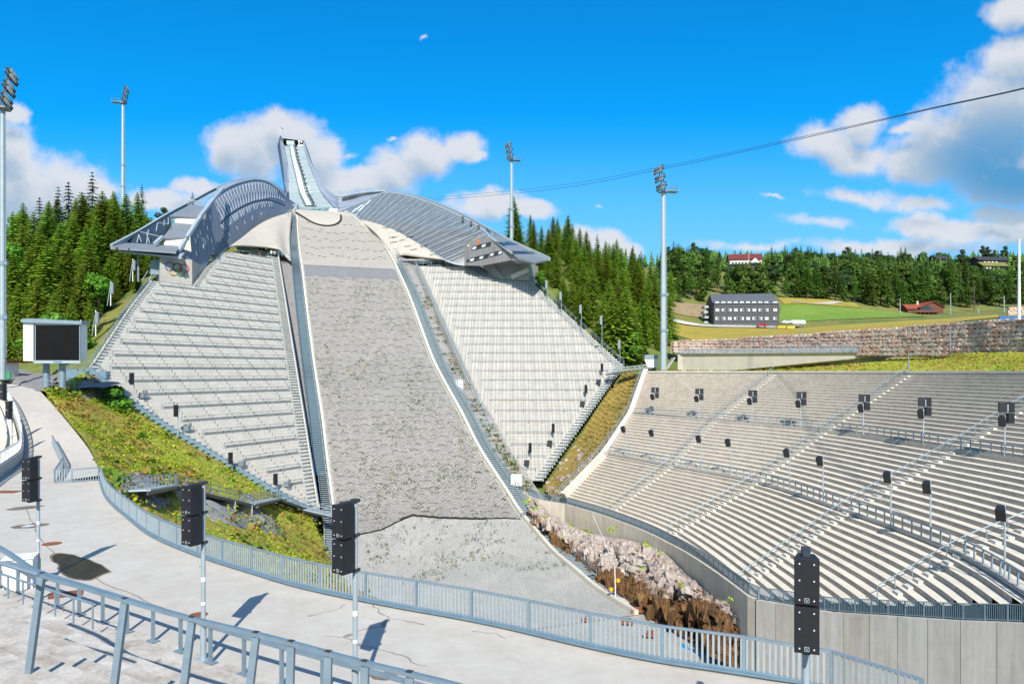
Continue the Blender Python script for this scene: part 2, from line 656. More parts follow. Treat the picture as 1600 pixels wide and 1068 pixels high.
def m_rock():
    m, nt, b, out = newmat('blasted_granite')
    p = worldpos(nt)
    n1 = noise(nt, p, 0.45, 6, 0.7, 0.8)
    c = ramp(nt, n1, [(0.28, (0.30, 0.23, 0.20)), (0.45, (0.48, 0.39, 0.34)), (0.6, (0.52, 0.47, 0.42)), (0.75, (0.42, 0.40, 0.35))])
    ck = node(nt, 'ShaderNodeTexVoronoi', feature='DISTANCE_TO_EDGE')
    ck.inputs['Scale'].default_value = 0.8
    nt.links.new(worldpos(nt, (1, 1, 0.45)), ck.inputs['Vector'])
    vs = noise(nt, worldpos(nt, (1.8, 1.8, 0.3)), 1.2, 6, 0.75)
    c = mixc(nt, 0.9, c, ramp(nt, vs, [(0.32, 0.35), (0.5, 1.0), (0.7, 1.15)]), 'MULTIPLY')
    c = mixc(nt, ramp(nt, ck.outputs['Distance'], [(0.0, 0.4), (0.035, 0.0)]), c, (0.09, 0.065, 0.05))
    # iron-brown seepage that clings to the foot of the cut (UV v = 0 at the foot)
    uv = coords(nt, 'UV')
    sep = node(nt, 'ShaderNodeSeparateXYZ')
    nt.links.new(uv, sep.inputs[0])
    st = noise(nt, worldpos(nt, (1, 1, 0.25)), 0.9, 6, 0.75)
    k = math_(nt, 'ADD', math_(nt, 'SUBTRACT', sep.outputs[0], sep.outputs[1]), math_(nt, 'MULTIPLY', st, 0.8))
    brown = ramp(nt, noise(nt, worldpos(nt, (2.2, 2.2, 0.25)), 1.6, 6, 0.8), [(0.3, (0.02, 0.012, 0.007)), (0.48, (0.12, 0.055, 0.018)), (0.62, (0.26, 0.145, 0.05)), (0.72, (0.45, 0.36, 0.27))])
    c = mixc(nt, ramp(nt, k, [(0.40, 0.0), (0.52, 1.0)]), c, brown)
    gr = noise(nt, p, 1.1, 4, 0.6)
    c = mixc(nt, ramp(nt, gr, [(0.66, 0.0), (0.74, 0.5)]), c, (0.17, 0.15, 0.04))
    nt.links.new(c, b.inputs['Base Color'])
    b.inputs['Roughness'].default_value = 0.85
    bump(nt, b, noise(nt, p, 3.0, 7, 0.8), 0.9, 0.25)
    return m


def m_stone():
    m, nt, b, out = newmat('pink_rubble_stone')
    g = node(nt, 'ShaderNodeNewGeometry')
    c = ramp(nt, g.outputs['Random Per Island'], [(0.0, (0.46, 0.28, 0.21)), (0.3, (0.57, 0.40, 0.32)), (0.55, (0.52, 0.42, 0.36)), (0.8, (0.62, 0.51, 0.42)), (1.0, (0.50, 0.31, 0.23))])
    n2 = noise(nt, worldpos(nt), 2.5, 6, 0.75)
    c = mixc(nt, 0.8, c, ramp(nt, n2, [(0.3, 0.65), (0.7, 1.25)]), 'MULTIPLY')
    nt.links.new(c, b.inputs['Base Color'])
    b.inputs['Roughness'].default_value = 0.9
    bump(nt, b, n2, 0.8, 0.15)
    return m


def m_wall_panels():
    """big precast wall panels; UV u runs along the wall in metres"""
    m, nt, b, out = newmat('panelled_retaining_wall_concrete')
    uv = coords(nt, 'UV')
    p = worldpos(nt)
    sep = node(nt, 'ShaderNodeSeparateXYZ')
    nt.links.new(uv, sep.inputs[0])
    q = math_(nt, 'DIVIDE', sep.outputs[0], 2.4)
    seam = math_(nt, 'LESS_THAN', math_(nt, 'FRACT', q), 0.022)
    wn = node(nt, 'ShaderNodeTexWhiteNoise', noise_dimensions='1D')
    nt.links.new(math_(nt, 'FLOOR', q), wn.inputs['W'])
    c = ramp(nt, wn.outputs['Value'], [(0.0, (0.48, 0.445, 0.375)), (1.0, (0.55, 0.525, 0.475))])
    s = noise(nt, coords(nt, 'UV', (1.2, 0.08, 1)), 1.2, 6, 0.65)
    c = mixc(nt, 0.7, c, ramp(nt, s, [(0.3, 0.68), (0.62, 1.1)]), 'MULTIPLY')
    sw = noise(nt, p, 0.7, 5, 0.6, 1.5)
    c = mixc(nt, 0.5, c, ramp(nt, sw, [(0.3, 0.82), (0.7, 1.12)]), 'MULTIPLY')
    c = mixc(nt, math_(nt, 'MULTIPLY', seam, 0.75), c, (0.06, 0.055, 0.05))
    nt.links.new(c, b.inputs['Base Color'])
    b.inputs['Roughness'].default_value = 0.85
    bump(nt, b, noise(nt, p, 12, 4, 0.6), 0.15, 0.02)
    return m


def m_water():
    m, nt, b, out = newmat('brown_puddle_water')
    n = noise(nt, worldpos(nt), 1.8, 5, 0.7)
    nt.links.new(ramp(nt, n, [(0.3, (0.020, 0.012, 0.003)), (0.7, (0.065, 0.042, 0.010))]), b.inputs['Base Color'])
    b.inputs['Roughness'].default_value = 0.2
    b.inputs['Specular IOR Level'].default_value = 0.2
    return m


def m_steps():
    """old cast terrace steps near the camera: washed-out light tops, brown dirt in the hollows"""
    m, nt, b, out = newmat('eroded_step_concrete')
    p = worldpos(nt)
    n = noise(nt, p, 0.9, 6, 0.7, 0.6)
    c = ramp(nt, n, [(0.30, (0.30, 0.255, 0.20)), (0.5, (0.47, 0.43, 0.375)), (0.7, (0.60, 0.57, 0.52))])
    n2 = noise(nt, p, 9, 6, 0.75)
    c = mixc(nt, 0.7, c, ramp(nt, n2, [(0.3, 0.7), (0.7, 1.2)]), 'MULTIPLY')
    sp = noise(nt, p, 2.2, 3, 0.5)
    c = mixc(nt, ramp(nt, sp, [(0.69, 0.0), (0.74, 0.6)]), c, (0.16, 0.11, 0.07))
    nt.links.new(c, b.inputs['Base Color'])
    b.inputs['Roughness'].default_value = 0.95
    bump(nt, b, n2, 0.6, 0.02)
    return m


MAT['plaza'] = m_plaza()
MAT['tuft'] = m_leaf('dull_weed_leaves', (0.035, 0.055, 0.014), (0.13, 0.16, 0.035), 0.02)
MAT['mat_low'] = m_mat('grey_landing_mats', (0.275, 0.262, 0.235), (0.375, 0.358, 0.32), (0.11, 0.105, 0.095), patch=(0.20, 0.195, 0.16))
MAT['mat_top'] = m_mat('tan_landing_mats', (0.385, 0.36, 0.31), (0.435, 0.405, 0.345), (0.21, 0.20, 0.17))
MAT['mat_band'] = m_mat('dark_grey_band', (0.20, 0.205, 0.215), (0.235, 0.24, 0.25), (0.11, 0.115, 0.12))
MAT['outrun'] = m_gravelfield()
MAT['terr_left'] = m_terrace('left_stand_bench_fronts', (0.58, 0.555, 0.495), 4.5, False)
MAT['terr_right'] = m_terrace('right_stand_bench_fronts', (0.47, 0.455, 0.415), 2.4, True)
MAT['mesh_left'] = m_mesh('left_wing_perforated_cladding', (0.165, 0.18, 0.205), 0.04)
MAT['mesh_right'] = m_mesh('right_wing_perforated_cladding', (0.215, 0.228, 0.245), 0.10)
MAT['mesh_parapet'] = m_mesh('takeoff_parapet_mesh', (0.34, 0.38, 0.42), 0.15, 1.0)
MAT['clad_blue'] = m_ribbed('blue_grey_standing_seam_cladding', (0.17, 0.21, 0.27), 0.6)
MAT['clad_grey'] = m_ribbed('weathered_grey_board_cladding', (0.24, 0.235, 0.23), 0.45)
MAT['deck'] = m_ribbed('pale_green_grey_inrun_panels', (0.33, 0.40, 0.40), 2.2, 1, 0.6, 0.05, 0.08)
MAT['track'] = m_ribbed('white_inrun_track', (0.75, 0.76, 0.75), 1.2, 1, 0.5, 0.0, 0.06)
MAT['tower'] = m_ribbed('silver_tower_cladding', (0.33, 0.37, 0.44), 1.6, 1, 0.5, 0.25, 0.12)
MAT['spruce'] = m_leaf('spruce_needles', (0.085, 0.155, 0.016), (0.34, 0.46, 0.045))
MAT['spruce_far'] = m_leaf('far_spruce_needles', (0.040, 0.090, 0.016), (0.165, 0.265, 0.040))
MAT['leaf'] = m_leaf('birch_leaves', (0.045, 0.12, 0.010), (0.17, 0.34, 0.03), 0.015)
MAT['leaf_dark'] = m_leaf('pine_needles', (0.018, 0.045, 0.016), (0.060, 0.105, 0.030))
MAT['leaf_far'] = m_leaf('cloud_shaded_far_leaves', (0.035, 0.080, 0.012), (0.120, 0.200, 0.030), 0.015)  # darker copy of the birch leaves, cloud shade put in the colour
MAT['gully_grass'] = m_grass('brown_gully_grass', [(0.30, (0.16, 0.15, 0.03)), (0.5, (0.32, 0.22, 0.05)), (0.7, (0.24, 0.19, 0.05))], 0.3)
MAT['weed'] = m_leaf('weed_leaves', (0.17, 0.27, 0.012), (0.50, 0.60, 0.035), 0.02)
MAT['weed_dry'] = m_leaf('dry_grass_blades', (0.25, 0.17, 0.035), (0.48, 0.36, 0.09), 0.02)
MAT['ground'] = m_ground()
MAT['bank'] = m_grass('weedy_bank', [(0.30, (0.22, 0.32, 0.02)), (0.45, (0.38, 0.44, 0.03)), (0.60, (0.50, 0.39, 0.06)), (0.75, (0.32, 0.40, 0.03))])
MAT['lawn'] = m_grass('bright_green_lawn', [(0.3, (0.11, 0.22, 0.015)), (0.7, (0.19, 0.28, 0.035))], 0.06)
MAT['drygrass'] = m_grass('yellow_dry_grass', [(0.3, (0.24, 0.23, 0.03)), (0.5, (0.38, 0.30, 0.035)), (0.7, (0.34, 0.24, 0.05))], 0.1)
MAT['rock'] = m_rock()
MAT['stone'] = m_stone()
MAT['panels'] = m_wall_panels()
MAT['water'] = m_water()
MAT['steps'] = m_steps()
MAT['steps_dirt'] = simple('dirty_step_hollow', (0.36, 0.315, 0.255), 0.95, 0, 0.3, 1.6, 14, 0.4)


# ------------------------------------------------------------------ landing slope
CX = V((0.932, 0.362, 0))        # across the hill, to the right


def axis(d):
    return V((32.4 - 0.388 * d, d, 0))


LTAB = [  # row in photo, left edge, right edge, distance
    (345, 466, 556, 235), (360, 466, 578, 228), (380, 468, 595, 214), (400, 470, 608, 203), (425, 474, 620, 194),
    (460, 478, 636, 185), (500, 483, 651, 176), (560, 491, 673, 163.5), (600, 497, 693, 154), (650, 505, 720, 144),
    (700, 511, 745, 136), (740, 516, 770, 130), (780, 521, 797, 124), (810, 526, 816, 119), (845, 530, 848, 112),
    (880, 526, 880, 105), (910, 512, 918, 98), (945, 480, 962, 91), (985, 430, 1035, 82)]
PROF = sorted([(d, (HOR - y) / F * d) for y, _, _, d in LTAB])
PROF = [(40, -28.95), (70, -28.95)] + PROF[1:] + [(300, 90)]


def edge_hit(px, py):
    """where the ray through a surveyed edge mark meets the hill's profile: (distance along the axis, offset)"""
    u, v = (px - 800) / F, (HOR - py) / F
    lo, hi = 50.0, 280.0
    for t in np.linspace(50, 280, 1200):
        da = ((u * t - 32.4) * -0.388 + t) / (1 + 0.388 ** 2)
        if v * t <= interp(PROF, da)[0]:
            break
    q = V((u * t, t, 0)) - axis(da)
    return da, q.dot(CX)


LW = sorted(edge_hit(xl, y) for y, xl, xr, d in LTAB[:15])
RW = sorted(edge_hit(xr, y) for y, xl, xr, d in LTAB)
LW = [(50, LW[0][1] - 22), (80, LW[0][1] - 12), (98, LW[0][1] - 3)] + LW
LE, RE = [], []
for (y, xl, xr, d) in LTAB:
    C = axis(d)
    z = interp(PROF, d)[0]
    LE.append(C + CX * interp(LW, d)[0] + V((0, 0, z)))
    RE.append(C + CX * interp(RW, d)[0] + V((0, 0, z)))
# the knoll runs on to the take-off edge
LE.insert(0, P(459, 333, 238) - CX * 0.0)
RE.insert(0, P(549, 338, 245))
LE.insert(0, P(463, 327, 246))
RE.insert(0, P(538, 331, 254))
LEs, REs = catmull(LE, 6), catmull(RE, 6)


def edge_at(tab, y):
    """point of an edge curve at a row y of the photograph"""
    for a, b in zip(tab, tab[1:]):
        ya, yb = HOR - a.z / a.y * F, HOR - b.z / b.y * F
        if ya <= y <= yb:
            return a.lerp(b, (y - ya) / max(1e-6, yb - ya))
    return tab[-1].copy()


NC = 24


def land_rows(ya, yb, bulge=None, lift=0.0, cut=None):
    rows, uvs = [], []
    s = 0.0
    prev = None
    for L, R in zip(LEs, REs):
        c = (L + R) / 2
        if prev is not None:
            s += (c - prev).length
        prev = c
        yy = HOR - c.z / c.y * F
        if yy < ya - 0.01 or yy > yb + 0.01:
            continue
        w = (R - L).length
        rows.append([L.lerp(R, j / NC) + V((0, 0, lift)) for j in range(NC + 1)])
        uvs.append([((j / NC - 0.5) * w, s) for j in range(NC + 1)])
    return rows, uvs


land = MB()
r_, u_ = land_rows(300, 1200)
land.grid(r_, 0, u_, flip=True)
land_o = structure(land.build('landing_slope', MAT['outrun'], smooth=True, merge=True))

# mats laid on the slope: sheets from the black lip of the knoll to the ragged net edge low down


def surf(fx, y):
    """point on the landing surface: fx 0..1 from left to right edge, y = photo row at the centre line"""
    for i in range(len(LEs) - 1):
        a = (LEs[i] + REs[i]) / 2
        b = (LEs[i + 1] + REs[i + 1]) / 2
        ya, yb = HOR - a.z / a.y * F, HOR - b.z / b.y * F
        if ya <= y <= yb:
            t = (y - ya) / max(1e-6, yb - ya)
            return LEs[i].lerp(LEs[i + 1], t).lerp(REs[i].lerp(REs[i + 1], t), fx)
    if y < 400:
        return LEs[0].lerp(REs[0], fx)
    return LEs[-1].lerp(REs[-1], fx)


def row_y(L, R):
    c = (L + R) / 2
    return HOR - c.z / c.y * F


def top_edge(f):     # the lip dips in the middle of the knoll
    k = (f - 0.05) / 0.75
    if 0 < k < 1:
        return 336 + 19 * math.sin(math.pi * min(1, k) ** 0.85) ** 0.8
    return 336


def low_edge(f):
    return interp([(0, 828), (0.12, 826), (0.22, 822), (0.34, 809), (0.40, 804), (0.55, 811), (0.75, 817), (0.9, 819), (1, 823)], f)[0]


def sheet(y0f, y1f, mat, name, lift):
    mb = MB()
    n = 60
    rows, uvs = [], []
    for i in range(n + 1):
        row, uv = [], []
        for j in range(NC + 1):
            f = 0.012 + 0.976 * j / NC
            y = lerp(y0f(f), y1f(f), i / n)
            p = surf(f, y) + V((0, 0, lift))
            row.append(p)
            uv.append(None)
        rows.append(row)
    # metres along and across
    acc = [0.0] * (NC + 1)
    for i in range(n + 1):
        w = (rows[i][-1] - rows[i][0]).length
        uvr = []
        for j in range(NC + 1):
            if i:
                acc[j] += (rows[i][j] - rows[i - 1][j]).length
            uvr.append(((j / NC - 0.5) * w, acc[j]))
        uvs.append(uvr)
    mb.grid(rows, 0, uvs, flip=True)
    return structure(mb.build(name, mat, smooth=True, merge=True))


sheet(top_edge, lambda f: 417.5 + 0 * f, MAT['mat_top'], 'knoll_mats', 0.10)
sheet(lambda f: 418 + 0 * f, lambda f: 434 + 0 * f + 1.5 * math.sin(f * 40), MAT['mat_band'], 'dark_slope_band', 0.10)  # darker grey band across the slope
sheet(lambda f: 434.4 + 0 * f + 1.5 * math.sin(f * 40), low_edge, MAT['mat_low'], 'slope_mats', 0.12)
# crest of the knoll: pale table concrete above the lip
mb = MB()
rows = []
for i in range(9):
    row = []
    for j in range(NC + 1):
        f = j / NC
        row.append(surf(f, lerp(329.5, top_edge(f) - 0.3, i / 8)) + V((0, 0, 0.05)))
    rows.append(row)
mb.grid(rows, 0, flip=True)
structure(mb.build('knoll_table', MAT['conc_light'], smooth=True))

lip = MB()
pts = [surf(0.02 + 0.79 * k / 40, top_edge(0.02 + 0.79 * k / 40) - 0.2) + V((0, 0, 0.28)) for k in range(41)]
lip.path(pts, 0.30, 6)
tag(lip.build('black_lip', MAT['black_rubber'], origin=pts[20]), 'curved black lip where the tan mats hang from the pale knoll', 'mat edge')
hem = MB()
pts = []
for k in range(61):
    f = 0.06 + 0.9 * k / 60
    y = low_edge(f)
    pts.append(surf(f, y) + V((0, 0, 0.22 + 0.05 * math.sin(k * 1.7))))
for k in range(60):
    rr = 0.16 if 18 <= k <= 48 else 0.07
    hem.tube(pts[k], pts[k + 1], rr, rr, 6)
tag(hem.build('net_hem', MAT['black_rubber'], origin=pts[30]), 'sagging black hem of the net across the foot of the grey slope', 'net edge')

# slack loops of rope net all over the mats, and sprouting weeds: nobody could count them
arcs = MB()
for row in range(34):
    y = 440 + row * 11.2
    n = 13
    for k in range(n):
        f = (k + 0.5 + 0.3 * (row % 2) + RND.uniform(-0.25, 0.25)) / n
        if not 0.03 < f < 0.97:
            continue
        yy = y + RND.uniform(-3, 3)
        if yy > low_edge(f) - 5:
            continue
        c = surf(f, yy)
        up = (surf(f, yy - 4) - c)
        up.normalize()
        w = RND.uniform(0.45, 0.8)
        hgt = RND.uniform(0.25, 0.5)
        pl = [c + CX * (w * (q / 4 - 1)) + up * hgt * (1 - (q / 4 - 1) ** 2) + V((0, 0, 0.19)) for q in range(9)]
        for a, b in zip(pl, pl[1:]):
            arcs.tube(a, b, 0.03, 0.03, 3, 0, caps=False)
for row in range(5):
    y = 350 + row * 13
    for k in range(15):
        f = (k + 0.5 + RND.uniform(-0.3, 0.3)) / 15
        if y < top_edge(f) + 4 or not 0.03 < f < 0.97:
            continue
        c = surf(f, y + RND.uniform(-3, 3)) + V((0, 0, 0.17))
        arcs.tube(c, c + CX * 1.1 + V((0, 0, 0.05)), 0.05, 0.05, 3, 0, caps=False)
tag(arcs.build('rope_net', MAT['black_rubber']), 'slack dark rope loops of the net covering the landing mats', 'net', kind='stuff')


def leaf_clumps(mb, p, size, n, m=0, flat=0.5):
    for _ in range(n):
        q = p + V((RND.uniform(-1, 1), RND.uniform(-1, 1), 0)) * size * 0.8 + V((0, 0, RND.uniform(0.0, 0.9) * size))
        a = RND.uniform(0, 6.283)
        t = V((math.cos(a), math.sin(a), RND.uniform(-flat, flat)))
        s = V((-math.sin(a), math.cos(a), RND.uniform(-flat, flat + 0.6)))
        h = size * RND.uniform(0.35, 0.8)
        mb.face([q - t * h * 0.5, q + s * h * 0.5, q + t * h * 0.5, q - s * h * 0.4], m)


weeds = MB()
for _ in range(9000):
    f = RND.random()
    y = RND.uniform(440, 905)
    # weeds like the left third high up and the whole gravel fan low down
    w = mnoise.noise(V((f * 6, y * 0.018, 3.1))) + 0.25 * mnoise.noise(V((f * 25, y * 0.07, 9)))
    if w < 0.10 + (0.06 if y < 800 else -0.04) and RND.random() < 0.86:
        continue
    p = surf(f, y) + V((0, 0, 0.14))
    leaf_clumps(weeds, p + V((0, 0, 0.05)), RND.uniform(0.14, 0.36), RND.randint(2, 5), 0 if RND.random() < 0.85 else 1)
for (f, y) in [(0.93, 770), (0.95, 772), (0.90, 745), (0.96, 790), (0.02, 690), (0.03, 730), (0.025, 760), (0.02, 800), (0.97, 880)]:
    leaf_clumps(weeds, surf(f, y) + V((0, 0, 0.15)), 0.35, 14)
tag(weeds.build('slope_weeds', [MAT['tuft'], MAT['weed_dry']]), 'scattered small weeds sprouting from the grey landing slope and gravel', 'weeds', kind='stuff')


# ------------------------------------------------------------------ edge boards, stairs and strips beside the slope
def offset_curve(tab, y0, y1, off, lift=0.0):
    out = []
    sgn = -1 if tab is LEs else 1
    for p in tab:
        y = HOR - p.z / p.y * F
        if y0 <= y <= y1:
            out.append(p + CX * (off * sgn) + V((0, 0, lift)))
    return out


def ribbon(mb, A, B, m=0, flip=False):
    u = 0.0
    rows, uvs = [], []
    for i, (a, b) in enumerate(zip(A, B)):
        if i:
            u += (a - A[i - 1]).length
        rows.append([a, b])
        uvs.append([(0, u), ((b - a).length, u)])
    mb.grid(rows, m, uvs, flip)


def wall_strip(mb, A, h, m=0, th=0.12):
    """low upright board along a curve with a cap"""
    for a, b in zip(A, A[1:]):
        mb.beam(a + V((0, 0, h / 2)), b + V((0, 0, h / 2)), th, h, m)


board_l = MB()
wall_strip(board_l, offset_curve(LEs, 326, 850, 0.25), 0.55, 0, 0.45)
tag(board_l.build('edge_board', MAT['cream'], origin=LEs[40]), 'cream board edging the left side of the landing slope', 'edge board')
board_r = MB()
wall_strip(board_r, offset_curve(REs, 331, 1000, 0.3), 0.55, 0, 0.55)
tag(board_r.build('edge_board', MAT['cream'], origin=REs[40]), 'cream board edging the right side of the landing slope', 'edge board')


def hill_stair(tab, y0, y1, o0, o1, label, mats, rails, step=0.55, origin_i=40):
    A = resample(offset_curve(tab, y0, y1, o0, 0.15), step=step)
    B = resample(offset_curve(tab, y0, y1, o1, 0.15), count=len(A))
    root = thing('hillside_stair', label, 'stairs', A[len(A) // 2])
    tr = MB()
    for i in range(len(A) - 1):
        a, b = A[i], B[i]
        f = (A[i + 1] - A[i])
        f.z = 0
        if f.length < 1e-3:
            continue
        f = f.normalized() * 0.30
        tr.prism([a + V((0, 0, 0.1)), b + V((0, 0, 0.1)), b + f + V((0, 0, 0.1)), a + f + V((0, 0, 0.1))], V((0, 0, -0.06)))
    tr.build('treads', mats[0], root)
    bed = MB()
    ribbon(bed, [p - V((0, 0, 0.35)) for p in A], [p - V((0, 0, 0.35)) for p in B], 0, flip=(tab is REs))
    bed.build('stair_bed', mats[3], root)
    for C in (A, B):
        st = MB()
        st.pathbeam(C[::4] + [C[-1]], 0.14, 0.34)
        st.build('stringer', mats[1], root)
    for off, h in rails:
        C = resample(offset_curve(tab, y0, y1, off, h + 0.15), step=2.4)
        rl = MB()
        rl.path(C, 0.045, 6)
        rl.build('handrail', mats[2], root)
        if h > 0.8:
            for p in C[::1]:
                q = MB()
                q.tube(p - V((0, 0, h)), p, 0.04, 0.04, 5)
                q.build('post', mats[2], root)
    return root


hill_stair(LEs, 328, 742, 0.7, 2.6, 'bluish steel stair climbing the left edge of the landing slope',
           (MAT['grate'], MAT['steel_light'], MAT['steel_blue'], MAT['steel_blue']), [(2.7, 1.0), (0.7, 1.0)])
hill_stair(LEs, 738, 806, 0.6, 2.0, 'short lower flight of steel stair at the left foot of the slope',
           (MAT['steel_light'], MAT['steel_light'], MAT['steel_blue'], MAT['steel_dark']), [(2.1, 1.0), (0.6, 1.0)])
hill_stair(REs, 334, 905, 0.75, 2.3, 'long steel stair with teal edge along the right side of the landing slope',
           (MAT['steel_light'], MAT['teal'], MAT['steel'], MAT['grate']), [(2.4, 1.0), (2.4, 0.55), (2.8, 1.05)])

strip_l = MB()
ribbon(strip_l, offset_curve(LEs, 396, 812, 2.7, -0.25), offset_curve(LEs, 396, 812, 6.2, -0.9), 0)
structure(strip_l.build('ballast_strip', MAT['asphalt']))
strip_r = MB()
ribbon(strip_r, offset_curve(REs, 396, 800, 2.5, -0.2), offset_curve(REs, 396, 800, 7.0, -0.8), 0, flip=True)
structure(strip_r.build('planted_strip', MAT['gravel']))


# ------------------------------------------------------------------ the two hillside stands
class Slope:
    """tilted stand: A top and B bottom on its inner edge, r the horizontal direction of the rows"""

    def __init__(self, A, B, r, inner=1):
        self.A, self.B, self.r = A, B, r.normalized()
        g = V((-self.r.y, self.r.x, 0))
        if (A - B).dot(g) < 0:
            g = -g
        self.g = g
        self.run = (A - B).dot(g)
        self.rise = A.z - B.z
        self.n = self.r.cross(A - B).normalized()

    def hit(self, px, py):
        d = V(((px - 800) / F, 1, (HOR - py) / F))
        t = self.B.dot(self.n) / d.dot(self.n)
        return d * t

    def sz(self, p):
        """row coordinate s (metres along the row, 0 on the inner edge) and height z"""
        k = (p.z - self.B.z) / self.rise
        q = self.B.lerp(self.A, k)
        return (p - q).dot(self.r), p.z

    def at(self, s, z):
        return self.B.lerp(self.A, (z - self.B.z) / self.rise) + self.r * s

    def span(self, poly, z):
        xs = []
        for (s0, z0), (s1, z1) in zip(poly, poly[1:] + poly[:1]):
            if (z0 - z) * (z1 - z) < 0:
                xs.append(lerp(s0, s1, (z - z0) / (z1 - z0)))
        xs.sort()
        return (xs[0], xs[-1]) if len(xs) >= 2 else None


SL = Slope(P(434, 401, 190), P(496, 794, 112.5), V((0.461, 0.887, 0)))
SR = Slope(P(652, 414, 206), P(800, 744, 138), V((1, 0.0, 0)))


def stand(name, sl, pxpoly, label, rise, mats, aisle_sides, barrier_rows, bar_label, bar_group, bar_h, inset, bar_dim=(0.12, 0.15)):
    poly = [sl.sz(sl.hit(*q)) for q in pxpoly]
    z0, z1 = min(p[1] for p in poly), max(p[1] for p in poly)
    n = int((z1 - z0) / rise)
    root = thing(name, label, 'grandstand', sl.at(0, sl.B.z))
    mb = MB()
    ais = MB()
    run = sl.run / sl.rise * rise
    spans = []
    for k in range(n):
        zk = z0 + (k + 0.5) * rise
        sp = sl.span(poly, zk)
        spans.append((zk, sp))
        if not sp or sp[1] - sp[0] < 0.6:
            continue
        a, b = sp
        f0, f1 = sl.at(a, zk), sl.at(b, zk)
        dn = V((0, 0, -rise))
        s0 = sl.at(a, zk).dot(sl.r)
        s1 = sl.at(b, zk).dot(sl.r)
        # riser, tread with a small nosing, two closed ends
        mb.face([f0 + dn, f1 + dn, f1, f0], 0, [(s0, 0), (s1, 0), (s1, 1), (s0, 1)])
        g = sl.g * run
        mb.face([f0, f1, f1 + g, f0 + g], 1)
        mb.face([f0 + dn, f0, f0 + g, f0 + g + dn], 1)
        mb.face([f1, f1 + dn, f1 + g + dn, f1 + g], 1)
        for side in aisle_sides:
            w = 2.0
            for hh in (0.5,):
                if side == 'hi':
                    p, q = sl.at(b - w, zk), sl.at(b - 0.15, zk)
                else:
                    p, q = sl.at(a - 1.3, zk), sl.at(a + 0.9, zk)
                t = V((0, 0, rise * hh - rise))
                u = -sl.g * run * 0.5
                ais.prism([p + t + u, q + t + u, q + t, p + t], V((0, 0, -0.07)))
    mb.build('terrace', mats, root)
    ais.build('aisle_steps', MAT['steel_light'], root)
    # crush barriers
    bars = []
    post = MB()
    post.tube(V((0, 0, 0)), V((0, 0, bar_h)), 0.06, 0.06, 5)
    pme = shared('post', post, MAT['steel'])
    k = 2
    while k < len(spans):
        zk, sp = spans[k]
        if sp and sp[1] - sp[0] > 5:
            a, b = sp[0] + inset[0], sp[1] - inset[1]
            if b - a > 2:
                base = sl.g * run * 0.35
                c = sl.at((a + b) / 2, zk) + base
                o = thing('crush_barrier', bar_label, 'barrier', c, bar_group)
                rl = MB()
                up = V((0, 0, bar_h))
                rl.beam(sl.at(a, zk) + base + up, sl.at(b, zk) + base + up, bar_dim[0], bar_dim[1])
                rl.build('rail', MAT['steel'], o)
                m = max(1, int((b - a) / 2.6))
                for i in range(m + 1):
                    inst('post', pme, o, sl.at(lerp(a, b, i / m), zk) + base)
                bars.append(o)
        k += barrier_rows
    return root, poly, spans


left_poly = [(346, 392), (434, 401), (496, 794), (462, 781), (400, 745), (330, 703), (250, 655), (185, 608), (142, 572), (205, 478), (238, 437), (262, 441), (296, 456), (321, 420)]
stand_l, poly_l, spans_l = stand('hillside_stand', SL, left_poly, 'pale concrete standing terrace left of the landing slope, rows of low barriers', 0.50,
                                 [MAT['terr_left'], MAT['conc_white']], ('hi', 'lo'), 4,
                                 'low steel crush barrier along a row of the left hillside terrace', 'crush barriers on the left hillside terrace', 0.85, (2.6, 2.4), (0.24, 0.06))
right_poly = [(652, 414), (724, 414.5), (762, 414), (800, 430), (826, 436), (900, 500), (972, 568), (935, 618), (840, 752), (800, 744)]
right_poly = [(652, 414), (752, 414), (787, 433), (828, 437), (900, 502), (975, 570), (925, 640), (848, 750), (803, 748)]
stand_r, poly_r, spans_r = stand('hillside_stand', SR, right_poly, 'white terrace with bolt-hole rows right of the landing slope', 0.52,
                                 [MAT['terr_right'], MAT['conc_white']], ('hi', 'lo'), 4,
                                 'thin low steel crush barrier on a row of the white right terrace', 'crush barriers on the white right terrace', 0.8, (2.4, 2.4), (0.07, 0.06))


def rail_along(name, label, cat, pts, h, r=0.05, step=2.5, mat=None, mid=True, group=None, square=False, postr=None):
    """handrail on posts: one thing with rail, middle rail and each post"""
    mat = mat or MAT['steel']
    C = resample(pts, step=step)
    o = thing(name, label, cat, C[0], group)
    t = MB()
    if square:
        t.pathbeam([p + V((0, 0, h)) for p in C], r * 2, r * 2)
    else:
        t.path([p + V((0, 0, h)) for p in C], r, 7)
    t.build('top_rail', mat, o)
    if mid:
        t = MB()
        t.path([p + V((0, 0, h * 0.52)) for p in C], r * 0.7, 6)
        t.build('middle_rail', mat, o)
    pm = MB()
    pr = postr or r * 0.9
    if square:
        pm.box((0, 0, h / 2), (pr * 2, pr * 2, h))
    else:
        pm.tube(V((0, 0, 0)), V((0, 0, h)), pr, pr, 6)
    me = shared('post', pm, mat)
    for p in C:
        inst('post', me, o, p)
    return o


